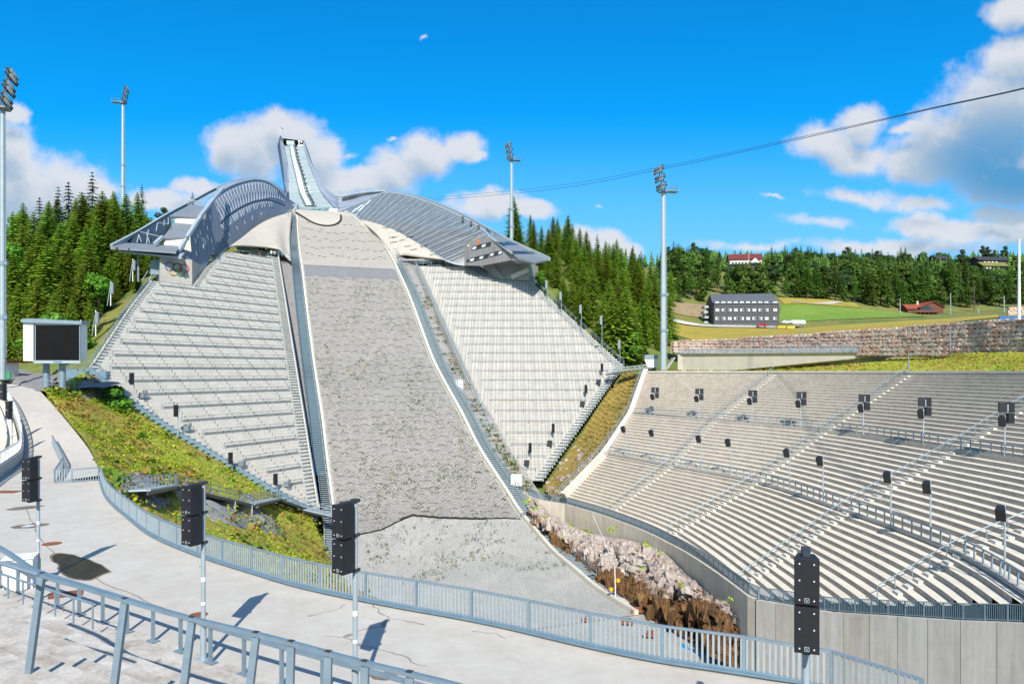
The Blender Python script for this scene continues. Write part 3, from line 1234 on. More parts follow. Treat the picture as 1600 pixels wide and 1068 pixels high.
# side rails and inner walls of the hillside stands
edge = [SL.at(0.25, lerp(SL.B.z, SL.A.z, k / 20)) for k in range(21)]
mb = MB()
for a, b in zip(edge, edge[1:]):
    mb.beam(a + V((0, 0, -0.1)), b + V((0, 0, -0.1)), 0.35, 0.9)
tag(mb.build('stand_kerb', MAT['conc_white'], origin=edge[0]), 'pale kerb beam on the slope side of the left terrace', 'kerb')
rail_along('handrail', 'steel handrail on the kerb of the left terrace beside the ballast strip', 'railing', edge, 1.1, 0.05, 3.0)
cur = [SL.hit(*q) for q in [(142, 572), (205, 478), (238, 437)]]
rail_along('handrail', 'handrail down the wooded outer edge of the left terrace', 'railing', cur, 1.1, 0.05, 2.4, MAT['steel'])
low = resample([SL.hit(*q) for q in [(496, 796), (462, 782), (400, 746), (330, 704), (250, 656), (185, 609), (142, 573)]], step=3)
mb = MB()
for a, b in zip(low, low[1:]):
    mb.beam(a - SL.r * 0.25 + V((0, 0, -0.3)), b - SL.r * 0.25 + V((0, 0, -0.3)), 0.35, 0.8)
tag(mb.build('stair_stringer', MAT['steel_blue'], origin=low[0]), 'steel stringer under the stair dashes on the lower edge of the left terrace', 'stringer')
edge = [SR.at(-0.3, lerp(SR.B.z - 0.5, SR.A.z, k / 24)) for k in range(25)]
mb = MB()
for a, b in zip(edge, edge[1:]):
    mb.beam(a + V((0, 0, -1.2)), b + V((0, 0, -1.2)), 0.4, 3.0)
tag(mb.build('stand_wall', MAT['conc'], origin=edge[0]), 'low concrete wall carrying the slope side of the white right terrace', 'wall')
rail_along('handrail', 'fat steel pipe rail on the wall between white terrace and slope stair', 'railing', edge, 1.0, 0.11, 3.0)
cur = [SR.hit(*q) for q in [(829, 437), (900, 502), (975, 570)]]
rail_along('handrail', 'handrail down the outer edge of the white terrace below the spruces', 'railing', cur, 1.1, 0.05, 2.4)
cur = [SR.hit(*q) for q in [(975, 572), (925, 642), (848, 752)]]
rail_along('handrail', 'handrail along the weedy gully edge of the white terrace', 'railing', cur, 1.1, 0.05, 2.4)
cur = [SR.hit(*q) for q in [(654, 413.5), (724, 414), (752, 414)]]
rail_along('handrail', 'thin handrail along the topmost row of the white terrace', 'railing', [p + V((0, 1.2, 0)) for p in cur], 1.1, 0.06, 3.0)

# ------------------------------------------------------------------ the big curved stand on the right
KEY = {  # height: plan points at the left edge, four aisles and the far right end
    -21.0: [(9.2, 123.8), (15, 112.3), (20.4, 95.8), (22.2, 72.7), (21.5, 56), (19, 42)],
    -14.3: [(17.0, 129.5), (24.2, 113.6), (31.8, 96.7), (34.5, 76.5), (35.4, 58.7), (32.5, 44)],
    -8.3: [(23.9, 144.6), (34.3, 126.2), (44.3, 104.9), (47.5, 79.5), (48.6, 57), (46, 38)],
    0.0: [(29.6, 160), (49.5, 139), (60.7, 112.6), (64, 83.5), (65.5, 56), (63, 34)]}
ZK = sorted(KEY)
NS = 9
KC = {z: catmull([V((x, y, 0)) for x, y in KEY[z]], NS) for z in ZK}
WALL = [(22.6, 67.5), (32.4, 46.6), (39.5, 31.5)]


def wallx(y):
    return interp([(p[1], p[0]) for p in WALL[::-1]], y)[0]


def bowl(i, z):
    """point of the curved stand: station index i (0..5*NS), height z"""
    for a, b in zip(ZK, ZK[1:]):
        if z <= b + 1e-6:
            t = (z - a) / (b - a)
            p = KC[a][i].lerp(KC[b][i], t)
            return V((p.x, p.y, z))
    p = KC[ZK[-1]][i]
    return V((p.x, p.y, z))


bowl_root = thing('curved_stand', 'large curved concrete stand on the right with worn brownish steps', 'grandstand', bowl(18, -21))
RISE = 0.42
NR = 50
mb = MB()
for k in range(NR):
    z = -21 + k * RISE
    A = [bowl(i, z) for i in range(5 * NS + 1)]
    B = [bowl(i, min(0.0, z + RISE)) for i in range(5 * NS + 1)]
    s = 0
    for i in range(5 * NS):
        out0 = A[i].y < 67.5 and A[i].x < wallx(A[i].y)
        out1 = A[i + 1].y < 67.5 and A[i + 1].x < wallx(A[i + 1].y)
        a0, a1 = A[i].copy(), A[i + 1].copy()
        b0, b1 = B[i].copy(), B[i + 1].copy()
        if out0:
            continue
        if out1:
            lo, hi = 0.0, 1.0
            for _ in range(14):
                mid = (lo + hi) / 2
                q = a0.lerp(a1, mid)
                if q.y < 67.5 and q.x < wallx(q.y):
                    hi = mid
                else:
                    lo = mid
            a1 = a0.lerp(a1, lo)
            b1 = b0.lerp(b1, lo)
        b0.z = b1.z = z
        up = V((0, 0, RISE))
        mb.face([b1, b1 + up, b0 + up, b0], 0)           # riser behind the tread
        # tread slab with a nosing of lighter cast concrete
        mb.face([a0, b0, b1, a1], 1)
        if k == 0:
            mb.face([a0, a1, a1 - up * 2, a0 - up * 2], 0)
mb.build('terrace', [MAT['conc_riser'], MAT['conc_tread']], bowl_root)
# light half-steps in the four aisles
AIS = [1 * NS, 2 * NS, 3 * NS, 4 * NS]
for ai, i in enumerate(AIS):
    mb = MB()
    for k in range(NR - 1):
        z = -21 + k * RISE
        a, b = bowl(i, z), bowl(i, z + RISE)
        if a.y < 67.5 and a.x < wallx(a.y) + 1.5:
            continue
        t = (bowl(i + 1, z) - bowl(i, z)).normalized()
        b.z = z
        dv = (b - a)
        p0 = a + dv * 0.45
        w = t * 1.15
        mb.prism([p0 + t * 0.15 + V((0, 0, 0.21)), p0 + w + V((0, 0, 0.21)), b + w + V((0, 0, 0.21)), b + t * 0.15 + V((0, 0, 0.21))], V((0, 0, -0.2)), 0)
    mb.build('aisle_steps', MAT['conc_white'], bowl_root)
# parapet on the left edge
pe = [bowl(0, lerp(-21, 0, k / 20)) for k in range(21)]
mb = MB()
for a, b in zip(pe, pe[1:]):
    mb.beam(a + V((-0.5, 0, 0.1)), b + V((-0.5, 0, 0.1)), 1.0, 1.1)
mb.build('edge_parapet', MAT['conc_white'], bowl_root)
rail_along('handrail', 'dark thin handrail on the white edge parapet beside the weedy gully', 'railing', [p + V((-1.2, 0, 0.4)) for p in pe], 1.1, 0.06, 2.6)
mb = MB()
te = [bowl(i, 0.0) for i in range(5 * NS + 1)]
for a, b in zip(te, te[1:]):
    nrm = (b - a).cross(V((0, 0, 1))).normalized() * -1
    mb.beam(a + nrm * 0.6 + V((0, 0, -0.08)), b + nrm * 0.6 + V((0, 0, -0.08)), 1.6, 0.3)
mb.build('crown_slab', MAT['conc_white'], bowl_root)

aisle_names = ['nearest the weedy gully', 'second from the weedy gully', 'third, ending at the wall corner', 'rightmost, ending above the panelled wall']
for ai, i in enumerate(AIS):
    pts = []
    for k in range(0, NR + 1, 1):
        z = min(0.0, -21 + k * RISE)
        p = bowl(i, z)
        if p.y < 67.5 and p.x < wallx(p.y) + 0.6:
            continue
        pts.append(p)
    rail_along('aisle_handrail', 'aisle handrail up the curved stand, ' + aisle_names[ai], 'railing', pts, 0.95, 0.045, 1.7, MAT['steel'], mid=False)
# two walkway railings, broken at the aisles
for z, nm in ((-14.3, 'lower'), (-8.3, 'upper')):
    cuts = [0.3] + AIS + [5 * NS]
    where = ['between gully and first aisle', 'between first and second aisle', 'between second and third aisle', 'between third and fourth aisle', 'right of the fourth aisle']
    for q, (c0, c1) in enumerate(zip(cuts, cuts[1:])):
        pts = []
        c0 = int(c0)
        for i in range(c0, int(c1) + 1):
            pts.append(bowl(i, z) + V((0, 0, 0.03)))
        t0 = (pts[1] - pts[0]).normalized()
        pts[0] = pts[0] + t0 * (1.4 if q else 0.6)
        t1 = (pts[-2] - pts[-1]).normalized()
        pts[-1] = pts[-1] + t1 * 0.8
        rail_along('walkway_railing', '%s walkway railing of the curved stand %s' % (nm, where[q]), 'railing', pts, 1.1, 0.055, 1.45, MAT['steel'], mid=False, square=True)
    # kerb wall under the railing
    mb = MB()
    for i in range(5 * NS):
        mb.beam(bowl(i, z) + V((0, 0, -0.1)), bowl(i + 1, z) + V((0, 0, -0.1)), 0.3, 0.3)
    mb.build('walkway_kerb', MAT['conc'], bowl_root)

# ------------------------------------------------------------------ wall below the stand, its corner and the panelled front
RIM = [bowl(i, -21.0) for i in range(5 * NS + 1)]


def rim_z(y):
    return interp([(67.5, -20.95), (74, -21.25), (96, -22.3), (131, -22.4)], y)[0]


rim_pts = [V((p.x, p.y, rim_z(p.y))) for p in RIM if p.y > 67.5] + [V((22.6, 67.5, -20.95))]
up_rail = [SR.at(-0.3, SR.B.z - 0.5), P(806, 758, 135), P(822, 772, 131), P(848, 783, 126)]
rim_path = catmull(up_rail, 6)[:-1] + [p for p in rim_pts if p.y < 124]
front = [V((22.6, 67.5, -21.0)), V((26.1, 60, -19.7)), V((28.6, 54.8, -18.3)), V((30.6, 50.3, -17.1)), V((32.4, 46.6, -16.0)), V((39.5, 31.5, -12.5))]
wl = thing('retaining_wall', 'tall concrete retaining wall curving below the big stand, panelled at its right end', 'wall', V((22.6, 67.5, -31)))


def wall_face(path, mat, name, th=0.5, zb=-33):
    m = MB()
    u = 0.0
    for a, b in zip(path, path[1:]):
        L = (V((b.x, b.y, 0)) - V((a.x, a.y, 0))).length
        nrm = V((b.y - a.y, a.x - b.x, 0)).normalized() * -th
        a0, b0 = V((a.x, a.y, zb)), V((b.x, b.y, zb))
        a1, b1 = a + V((0, 0, 0.12)), b + V((0, 0, 0.12))
        m.face([a0, b0, b1, a1], 0, [(u, 0), (u + L, 0), (u + L, b1.z - zb), (u, a1.z - zb)])
        m.face([a1, b1, b1 + nrm, a1 + nrm], 0, [(u, 50), (u + L, 50), (u + L, 50.4), (u, 50.4)])
        m.face([b0 + nrm, a0 + nrm, a1 + nrm, b1 + nrm], 0)
        u += L
    return m.build(name, mat, wl)


wall_face([p + V((-0.35, -0.1, 0)) for p in rim_path], MAT['conc_wall'], 'curved_wall')
wall_face([p + V((-0.3, -0.15, 0)) for p in front], MAT['panels'], 'panelled_wall')


def bar_fence(name, label, path, h, gap, barw, mats, poststep, group=None, foot=0.08, solid_bars=True, deep=0.03):
    """balustrade: posts, top and bottom rail, flat upright bars"""
    C = resample(path, step=poststep)
    o = thing(name, label, 'fence', C[0], group)
    t = MB()
    t.pathbeam([p + V((0, 0, h)) for p in C], 0.07, 0.06)
    t.build('top_rail', mats[0], o)
    t = MB()
    t.pathbeam([p + V((0, 0, foot)) for p in C], 0.06, 0.06)
    t.build('bottom_rail', mats[0], o)
    pm = MB()
    pm.box((0, 0, h / 2), (0.08, 0.08, h))
    me = shared('post', pm, mats[1])
    for i, p in enumerate(C):
        d = (C[min(i + 1, len(C) - 1)] - C[max(i - 1, 0)])
        inst('post', me, o, p, math.atan2(d.y, d.x))
    b = MB()
    D = resample(C, step=gap)
    for i, p in enumerate(D):
        d = D[min(i + 1, len(D) - 1)] - D[max(i - 1, 0)]
        b.box(p + V((0, 0, (h + foot) / 2)), (barw, deep, h - foot), math.atan2(d.y, d.x))
    b.build('bars', mats[2], o)
    return o


bar_fence('balustrade', 'bluish steel balustrade crowning the curved wall below the big stand', [p + V((0, 0, 0.13)) for p in rim_path if p.y < 131], 1.1, 0.16, 0.05,
          (MAT['steel'], MAT['steel'], MAT['steel_blue']), 1.6)
bar_fence('balustrade', 'bluish steel balustrade crowning the panelled wall at the right', [p + V((0.1, 0.1, 0.13)) for p in front], 1.1, 0.14, 0.045,
          (MAT['steel'], MAT['steel'], MAT['steel_blue']), 1.5)

# two boxes and other small things beside the right stair
MAT['damp'] = simple('damp_dirty_concrete', (0.17, 0.135, 0.10), 0.8, 0, 0.25, 1.5, 20, 0.2)


# ------------------------------------------------------------------ plaza, its balustrade, road
ZP = -8.05
FENCE = [(157, 750), (165, 774), (178, 790), (197, 806), (231, 833), (271, 853), (332, 876), (400, 897), (445, 911), (510, 927), (621, 949),
         (706, 964), (790, 981), (913, 1010), (1024, 1033), (1122, 1048), (1200, 1060), (1262, 1070), (1330, 1090), (1440, 1130)]
fpath = catmull([PZ(x, y, ZP) for x, y in FENCE], 4)
road_r = [P(157, 742, 57), P(150, 722, 62.5), P(134, 695, 70), P(102, 655, 82), (P(76, 625, 93)), P(56, 606, 103), P(30, 596, 116)]
road_l = [PZ(-40, 770, ZP), P(0, 748, 55.4), P(35, 719, 66), P(34, 687, 75), P(16, 640, 86), P(-6, 612, 100), P(-30, 600, 115)]
road_l[1].z = ZP
rr, rl_ = catmull(road_r, 5), catmull(road_l, 5)
rl_ = resample(rl_, count=len(rr))
mb = MB()
rows = []
for a, b in zip(rl_, rr):
    rows.append([a.lerp(b, j / 6) for j in range(7)])
mb.grid(rows, 0, flip=True)
structure(mb.build('road', MAT['plaza'], smooth=True))
# plaza slab: far edge = balustrade, near edge = foot of the near terrace
NEARX = [(-42, 41), (-30, 34), (-22, 29), (-18, 26.5), (-16, 25.2), (-14.1, 23.9), (-12.6, 23.0), (-10.6, 21.6), (-7.5, 19.5), (-6.5, 18.9), (-3, 16.8), (0, 15), (4, 12.6), (8, 10.3), (14, 7)]


def neary(x):
    return interp(NEARX, x)[0]


outl = [V((p.x, p.y, ZP)) for p in fpath]
mb = MB()
fx = [(p.x, p.y) for p in outl]
rows = []
for p in outl:
    # pair each balustrade point with a point of the near edge
    k = (p.x - outl[0].x) / (outl[-1].x - outl[0].x)
    nx = lerp(-30, 13, k)
    q = V((nx, neary(nx), ZP))
    rows.append([p.lerp(q, j / 10) for j in range(11)])
mb.grid(rows, 0)
# left wing of the plaza, up to the road
q0 = [V((lerp(-30, outl[0].x, j / 10), lerp(neary(-30), outl[0].y, j / 10), ZP)) for j in range(11)]
far = [V((lerp(-60, outl[0].x, j / 10), lerp(56, outl[0].y, j / 10), ZP - 0.004 * 0)) for j in range(11)]
near = [V((lerp(-60, -30, j / 10), lerp(52, neary(-30), j / 10), ZP)) for j in range(11)]
mb.grid([near, [lerp(a, b, 0.5) for a, b in zip(near, far)], far], 0)
structure(mb.build('plaza', MAT['plaza']))
mb = MB()
kb = [p + V((0, 0, 0)) for p in fpath]
for a, b in zip(kb, kb[1:]):
    nrm = V((b.y - a.y, a.x - b.x, 0)).normalized()
    if nrm.y < 0:
        nrm = -nrm
    mb.face([a + V((0, 0, 0.0)), b + V((0, 0, 0.0)), b + V((0, 0, -18)), a + V((0, 0, -18))], 0)
    mb.beam(a + nrm * 0.05 + V((0, 0, 0.03)), b + nrm * 0.05 + V((0, 0, 0.03)), 0.28, 0.10, 0)
tag(mb.build('plaza_wall', MAT['conc'], origin=kb[40]), 'concrete wall and kerb under the plaza balustrade', 'wall')
bar_fence('plaza_balustrade', 'long curved bluish steel balustrade along the far edge of the plaza', fpath, 1.02, 0.145, 0.055,
          (MAT['steel'], MAT['steel'], MAT['steel_light']), 2.15, foot=0.14)
fl = MB()
fl.pathbeam([p + V((0, 0, 0.10)) + V((0, -0.12, 0)) for p in fpath], 0.16, 0.05)
tag(fl.build('cable_duct', MAT['steel_blue'], origin=fpath[30]), 'blue steel duct at the foot of the plaza balustrade', 'duct')

mb = MB()
jp = []
for a, b in zip(fpath, fpath[1:]):
    nrm = V((b.y - a.y, a.x - b.x, 0)).normalized()
    jp.append(a + nrm * (-1 if nrm.y > 0 else 1) * (4.3 + 0.12 * mnoise.noise(a * 0.8)))
for a, b in zip(jp[6:], jp[7:]):
    d_ = (b - a).normalized()
    n_ = V((-d_.y, d_.x, 0)) * 0.018
    z_ = V((0, 0, 0.006))
    mb.face([a - n_ + z_, b - n_ + z_, b + n_ + z_, a + n_ + z_])
structure(mb.build('plaza_joint', MAT['damp']))
# V-shaped barrier on the ramp
A0, A1, A2, A3 = P(82, 697, 72), P(99, 731, 60), PZ(84, 756, ZP), PZ(154, 750, ZP)
A0.z, A1.z = -7.2, ZP + 0.15
bar_fence('ramp_barrier', 'bent steel barrier with upright bars standing at the ramp on the left', [A0, A1, A2, A3], 0.95, 0.17, 0.05,
          (MAT['steel'], MAT['steel'], MAT['steel_light']), 1.7)
# puddles, manholes and stains lying on the plaza


def blob(name, px, py, rx, ry, mat, label, cat, lift, seed, kind=None, n=40, rough=0.25):
    c = PZ(px, py, ZP)
    mb = MB()
    pts = []
    for k in range(n):
        a = k / n * 6.2832
        r = 1 + rough * mnoise.noise(V((math.cos(a) * 1.4 + seed, math.sin(a) * 1.4, seed))) * 2
        bx_ = V((c.x, c.y, 0)).normalized()
        pts.append(c + V((bx_.y, -bx_.x, 0)) * (math.cos(a) * rx * r) + bx_ * (math.sin(a) * ry * r) + V((0, 0, lift)))
    mb.prism(pts, V((0, 0, -0.003)))
    o = mb.build(name, mat, origin=c)
    if kind:
        o['kind'] = kind
    else:
        tag(o, label, cat)
    return o


PUD = [(380, 140), (402, 122), (440, 116), (490, 120), (545, 128), (600, 150), (650, 160), (690, 180), (735, 196), (760, 215), (800, 245), (770, 255), (740, 265), (690, 290), (660, 302), (620, 305), (575, 300), (540, 295), (500, 282), (470, 265), (445, 245), (430, 225), (437, 205), (430, 190), (395, 175)]
for nm_, k_, l_, mt_ in (('damp_ground', 1.09, 0.005, 'damp'), ('puddle', 1.0, 0.010, 'water')):
    mb = MB()
    mb.face([PZ((590 + (x - 590) * k_) / 4.683, 840 + (210 + (y - 210) * k_) / 4.683, ZP) + V((0, 0, l_)) for x, y in PUD][::-1])
    structure(mb.build(nm_, MAT[mt_]))
blob('damp_ground', 45, 821, 0.80, 0.62, MAT['damp'], None, None, 0.005, 8.1, 'structure')
blob('damp_ground', 40, 793, 0.80, 0.62, MAT['damp'], None, None, 0.005, 5.7, 'structure')
blob('puddle', 45, 821, 0.30, 0.25, MAT['pane_white'], None, None, 0.009, 1.2, 'structure')
blob('manhole_cover', 81, 849, 0.42, 0.42, MAT['rust'], 'round rusty manhole cover on the plaza beyond the puddle', 'manhole cover', 0.008, 1, None, 28, 0.0)
blob('manhole_cover', 310, 960, 0.30, 0.30, MAT['rust'], 'small rusty cover at the foot of the second speaker post', 'manhole cover', 0.008, 1, None, 28, 0.0)
blob('manhole_cover', 602, 1055, 0.42, 0.26, MAT['damp'], 'flat dirty patch behind the third speaker post', 'stain', 0.008, 4, None, 28, 0.2)
mb = MB()
c = PZ(12, 768, ZP)
mb.box(c + V((0, 0, 0.004)), (1.5, 1.1, 0.012))
tag(mb.build('drain_cover', MAT['rust'], origin=c), 'rusty square drain cover at the left end of the plaza', 'drain cover')
mb = MB()
c = PZ(103, 928, ZP)
mb.box(c + V((0, 0, 0.004)), (1.1, 0.8, 0.012), 0.5)
for k in range(4):
    mb.box(c + V((0, 0, 0.014)) + V((math.cos(0.5), math.sin(0.5), 0)) * (k - 1.5) * 0.25, (0.03, 0.78, 0.01), 0.5)
tag(mb.build('drain_cover', MAT['rust'], origin=c), 'rusty slotted drain cover behind the near railing', 'drain cover')

# ------------------------------------------------------------------ near terrace and its two railings
STEPZ = [ZP + 0.02 + 0.0]
mb = MB()
for k in range(24):
    z0 = ZP + 0.01 + max(0, k) * 0.24
    sh0, sh1 = k * 0.72, (k + 1) * 0.72
    prev = None
    for i in range(45):
        x = lerp(-40, 12, i / 44)
        y = neary(x)
        nx = V((0.42, 0.9, 0)).normalized()
        a = V((x, y + 0.55, z0)) - nx * sh0
        b = V((x, y + 0.55, z0)) - nx * sh1
        if prev:
            pa, pb = prev
            up = V((0, 0, 0.24))
            mb.face([pa, a, a.lerp(b, .62), pa.lerp(pb, .62)], 0)
            mb.face([pa.lerp(pb, .62), a.lerp(b, .62), b, pb], 1)
            mb.face([pb, b, b + up, pb + up], 0)
            if k == 0:
                mb.face([a, pa, pa - up, a - up], 0)
        prev = (a, b)
nt_ = mb.build('near_terrace', [MAT['steps'], MAT['steps_dirt']])
tag(nt_, 'worn pale concrete steps of the near terrace in the foreground', 'terrace')
nt_.location = (0, 0, 0)

far_rail = [V((x, neary(x) + 0.25, ZP + 0.03)) for x in (-24, -20, -16.5, -14.9, -13.3, -11.1, -9.5, -7.9, -6.8, -5, -3, -1, 1.5, 4)]
fr = resample(catmull(far_rail, 4), step=1.42)
o = thing('plaza_railing', 'low square-tube railing on base plates at the near edge of the plaza', 'railing', fr[0])
t = MB()
t.pathbeam([p + V((0, 0, 1.0)) for p in fr], 0.11, 0.09)
t.build('top_rail', MAT['steel'], o)
pm = MB()
pm.box((0, 0, 0.5), (0.085, 0.085, 1.0))
pm.box((0, 0, 0.012), (0.34, 0.26, 0.024))
me = shared('post', pm, MAT['steel'])
for i, p in enumerate(fr):
    d = fr[min(i + 1, len(fr) - 1)] - fr[max(0, i - 1)]
    inst('post', me, o, p, math.atan2(d.y, d.x))

# tall leaning railing half-way up the near terrace
NEARTOP = [(-60, 832), (0, 856), (65, 897), (130, 917), (195, 937), (300, 966), (400, 990), (455, 1004), (513, 1020), (570, 1035), (640, 1052), (720, 1072), (800, 1096)]
ntp = [P(x, y, d) for (x, y), d in zip(NEARTOP, (17.5, 16.6, 15.6, 15.0, 14.4, 13.7, 13.1, 12.8, 12.45, 12.1, 11.7, 11.3, 10.9))]
nts = catmull(ntp, 5)
o = thing('terrace_railing', 'thick bluish square-tube railing on tall leaning posts across the foreground', 'railing', ntp[4] + V((0, 0, -1.9)))
t = MB()
t.pathbeam(nts, 0.10, 0.065)
t.build('top_rail', MAT['steel'], o)
t = MB()
t.pathbeam([p + V((0, 0, 0.04)) for p in nts], 0.05, 0.012)
t.build('rail_seam', MAT['steel_blue'], o)
for (x, y) in [(65, 897), (197, 938), (300, 966), (403, 991), (456, 1004), (514, 1020), (572, 1035), (640, 1052)]:
    p = min(nts, key=lambda q: abs(800 + q.x / q.y * F - x))
    q = p + V((-0.28, -0.10, -2.6)) if x < 450 else p + V((-0.06, -0.05, -2.6))
    m_ = MB()
    m_.beam(p + V((0, 0, -0.05)), q, 0.125, 0.11, up=V((0, 1, 0)))
    m_.build('post', MAT['steel'], o)
    m_ = MB()
    m_.box(p + V((0, 0, 0.04)), (0.11, 0.08, 0.02), -0.4)
    m_.build('bracket', MAT['steel_dark'], o)
# lower thin handrail at far left
pts = [P(-60, 866, 15.6), P(0, 879, 15.0), P(60, 897, 14.4)]
t = MB()
t.path(catmull(pts, 4), 0.04, 6)
t.build('lower_rail', MAT['steel'], o)
rail_along('handrail', 'thin round handrail on short posts on the near terrace steps', 'railing',
           [V((x, neary(x) - 1.2, ZP + 0.4)) for x in (-24, -20, -17, -14.5, -12.3)], 0.85, 0.035, 1.1, MAT['steel'], mid=False)
# grey utility cabinet
c = PZ(32, 916, ZP)
root = thing('utility_cabinet', 'white metal utility cabinet behind the near railing at far left', 'cabinet', c)
mb = MB()
mb.box(c + V((0, 0, 0.55)), (0.95, 0.75, 1.1), 0.35)
mb.build('housing', MAT['white'], root)
mb = MB()
mb.box(c + V((0, 0, 1.13)), (1.05, 0.85, 0.06), 0.35)
mb.build('lid', MAT['white'], root)
mb = MB()
R = Matrix.Rotation(0.35, 3, 'Z')
mb.box(c + R @ V((0.0, -0.38, 0.55)), (0.015, 0.012, 1.0), 0.35)
mb.box(c + R @ V((0.06, -0.385, 0.6)), (0.03, 0.03, 0.14), 0.35)
mb.build('door_seam', MAT['steel_dark'], root)

# ------------------------------------------------------------------ speakers


def cabinet(mb, c, w, dpt, h, rz, tilt=0.0):
    """wedge-shaped loudspeaker: wide front, narrow back; returns local frame"""
    R = Matrix.Rotation(rz, 3, 'Z') @ Matrix.Rotation(tilt, 3, 'X')
    f = w / 2
    g = w * 0.33
    poly = [V((-f, -dpt / 2, -h / 2)), V((f, -dpt / 2, -h / 2)), V((f, -dpt / 2 + 0.12 * dpt, -h / 2)), V((g, dpt / 2, -h / 2)), V((-g, dpt / 2, -h / 2)), V((-f, -dpt / 2 + 0.12 * dpt, -h / 2))]
    poly = [c + R @ p for p in poly]
    mb.prism(poly[::-1], R @ V((0, 0, h)))
    return R


def big_speaker_post(px, ytop, ybot, rz, label, polepx=None, back=0.36):
    stack = 1.60
    d = stack * F / (ybot - ytop)
    ctop = P(px, ytop, d)
    # the cabinet centre is in front of the pole along its own facing direction
    R = Matrix.Rotation(rz, 3, 'Z')
    cx = ctop
    pole = cx + R @ V((0, back, 0))
    pole = V((pole.x, pole.y, ZP))
    o = thing('speaker_post', label, 'speaker', pole)
    t = MB()
    t.tube(pole, V((pole.x, pole.y, ctop.z + 0.05)), 0.062, 0.062, 12)
    t.tube(pole, pole + V((0, 0, 0.9)), 0.085, 0.085, 12)
    t.box(pole + V((0, 0, 0.02)), (0.4, 0.4, 0.04))
    t.build('pole', MAT['steel_light'], o)
    t = MB()
    t.tube(pole + V((0, 0, 2.2)), pole + V((0, 0, 2.32)), 0.066, 0.066, 12)
    t.tube(pole + V((0, 0, 1.55)), pole + V((0, 0, 1.63)), 0.066, 0.066, 12)
    t.build('sticker_band', MAT['white'], o)
    for k in range(2):
        zc = ctop.z - 0.39 - k * 0.82
        c = V((cx.x, cx.y, zc))
        t = MB()
        cabinet(t, c, 0.40, 0.40, 0.78, rz)
        cab = t.build('loudspeaker', MAT['black'], o)
        t = MB()
        t.box(c + R @ V((0, -0.205, 0)), (0.37, 0.012, 0.74), rz)
        t.build('grille', MAT['grille'], cab)
        for bx in (-0.115, 0.115):
            for bz in (-0.31, 0.02, 0.30):
                t = MB()
                q = c + R @ V((bx, -0.212, bz))
                t.box(q, (0.022, 0.012, 0.022), rz)
                t.build('bolt', MAT['white'], cab)
        t = MB()
        q = c + R @ V((0, -0.214, -0.31))
        # square badge: a pale frame with two slanted strokes
        for dx, dz, sx, sz in ((-0.035, 0, 0.008, 0.07), (0.035, 0, 0.008, 0.07), (0, 0.035, 0.078, 0.008), (0, -0.035, 0.078, 0.008)):
            t.box(q + R @ V((dx, 0, dz)), (sx, 0.008, sz), rz)
        t.beam(q + R @ V((-0.02, 0, 0.02)), q + R @ V((0, 0, -0.02)), 0.008, 0.008, up=V((0, 1, 0)))
        t.beam(q + R @ V((0.02, 0, 0.02)), q + R @ V((0, 0, -0.02)), 0.008, 0.008, up=V((0, 1, 0)))
        t.build('badge', MAT['steel_light'], cab)
        t = MB()
        for zz in ((0.42, -0.40) if k == 0 else (-0.42,)):
            a = c + R @ V((0, -0.1, zz))
            b = V((pole.x, pole.y, zc + zz)) + R @ V((0, 0.12, 0))
            t.beam(a, b, 0.12, 0.05)
            t.box(V((pole.x, pole.y, zc + zz)), (0.16, 0.16, 0.08), rz)
        t.build('bracket', MAT['steel_dark'], o)
    return o


big_speaker_post(48, 716, 782, math.radians(-12), 'twin black loudspeakers on a post at far left beyond the puddle', back=0.34)
big_speaker_post(301, 758, 849, math.radians(-26), 'twin black loudspeakers on a post in front of the metal walkway')
big_speaker_post(538, 787, 893, math.radians(-32), 'twin black loudspeakers on a post before the foot of the slope')
big_speaker_post(1260, 868, 1014, math.radians(-20), 'twin black loudspeakers facing the viewer before the panelled wall')
big_speaker_post(14, 627, 654, math.radians(-12), 'twin black loudspeakers on a distant post above the white railing', back=0.34)
big_speaker_post(5, 599, 624.5, math.radians(-12), 'twin black loudspeakers on the most distant post at the left picture edge')


def small_speaker(base, h, label, group, double, tilt=0.55, rz=0.9, size=1.0):
    o = thing('stand_speaker', label, 'speaker', base, group)
    t = MB()
    t.tube(base, base + V((0, 0, h)), 0.075, 0.06, 8)
    t.build('pole', MAT['steel_light'], o)
    s = size
    t = MB()
    c = base + V((-0.5 * s, -0.35, h - (1.7 if double else 0.55)))
    cabinet(t, c, 0.62 * s, 0.55 * s, 1.0 * s, rz - 1.6, tilt)
    t.build('loudspeaker', MAT['black'], o)
    t = MB()
    t.beam(base + V((0, 0, h - (1.6 if double else 0.2))), c + V((0, 0, 0.25)), 0.1, 0.1)
    t.build('bracket', MAT['steel_dark'], o)
    if double:
        for k, (dx, dz) in enumerate(((-0.36, -0.4), (0.36, -0.4), (0.36, -1.45))):
            t = MB()
            cabinet(t, base + V((dx * s, -0.1, h + dz * s)), 0.66 * s, 0.6 * s, 0.98 * s, 0.15 * (1 if dx > 0 else -1))
            t.build('loudspeaker', MAT['black'], o)
        t = MB()
        t.box(base + V((0, -0.45, h - 0.45)), (0.10, 0.03, 0.75))
        t.build('pole_gap', MAT['steel_light'], o)
    return o


UP = [(1023, 646), (1092, 651), (1175, 658), (1251, 667), (1349, 678), (1443, 692), (1570, 711)]
names = ['first from the left', 'second from the left', 'third from the left', 'fourth from the left', 'fifth from the left', 'sixth from the left', 'rightmost']


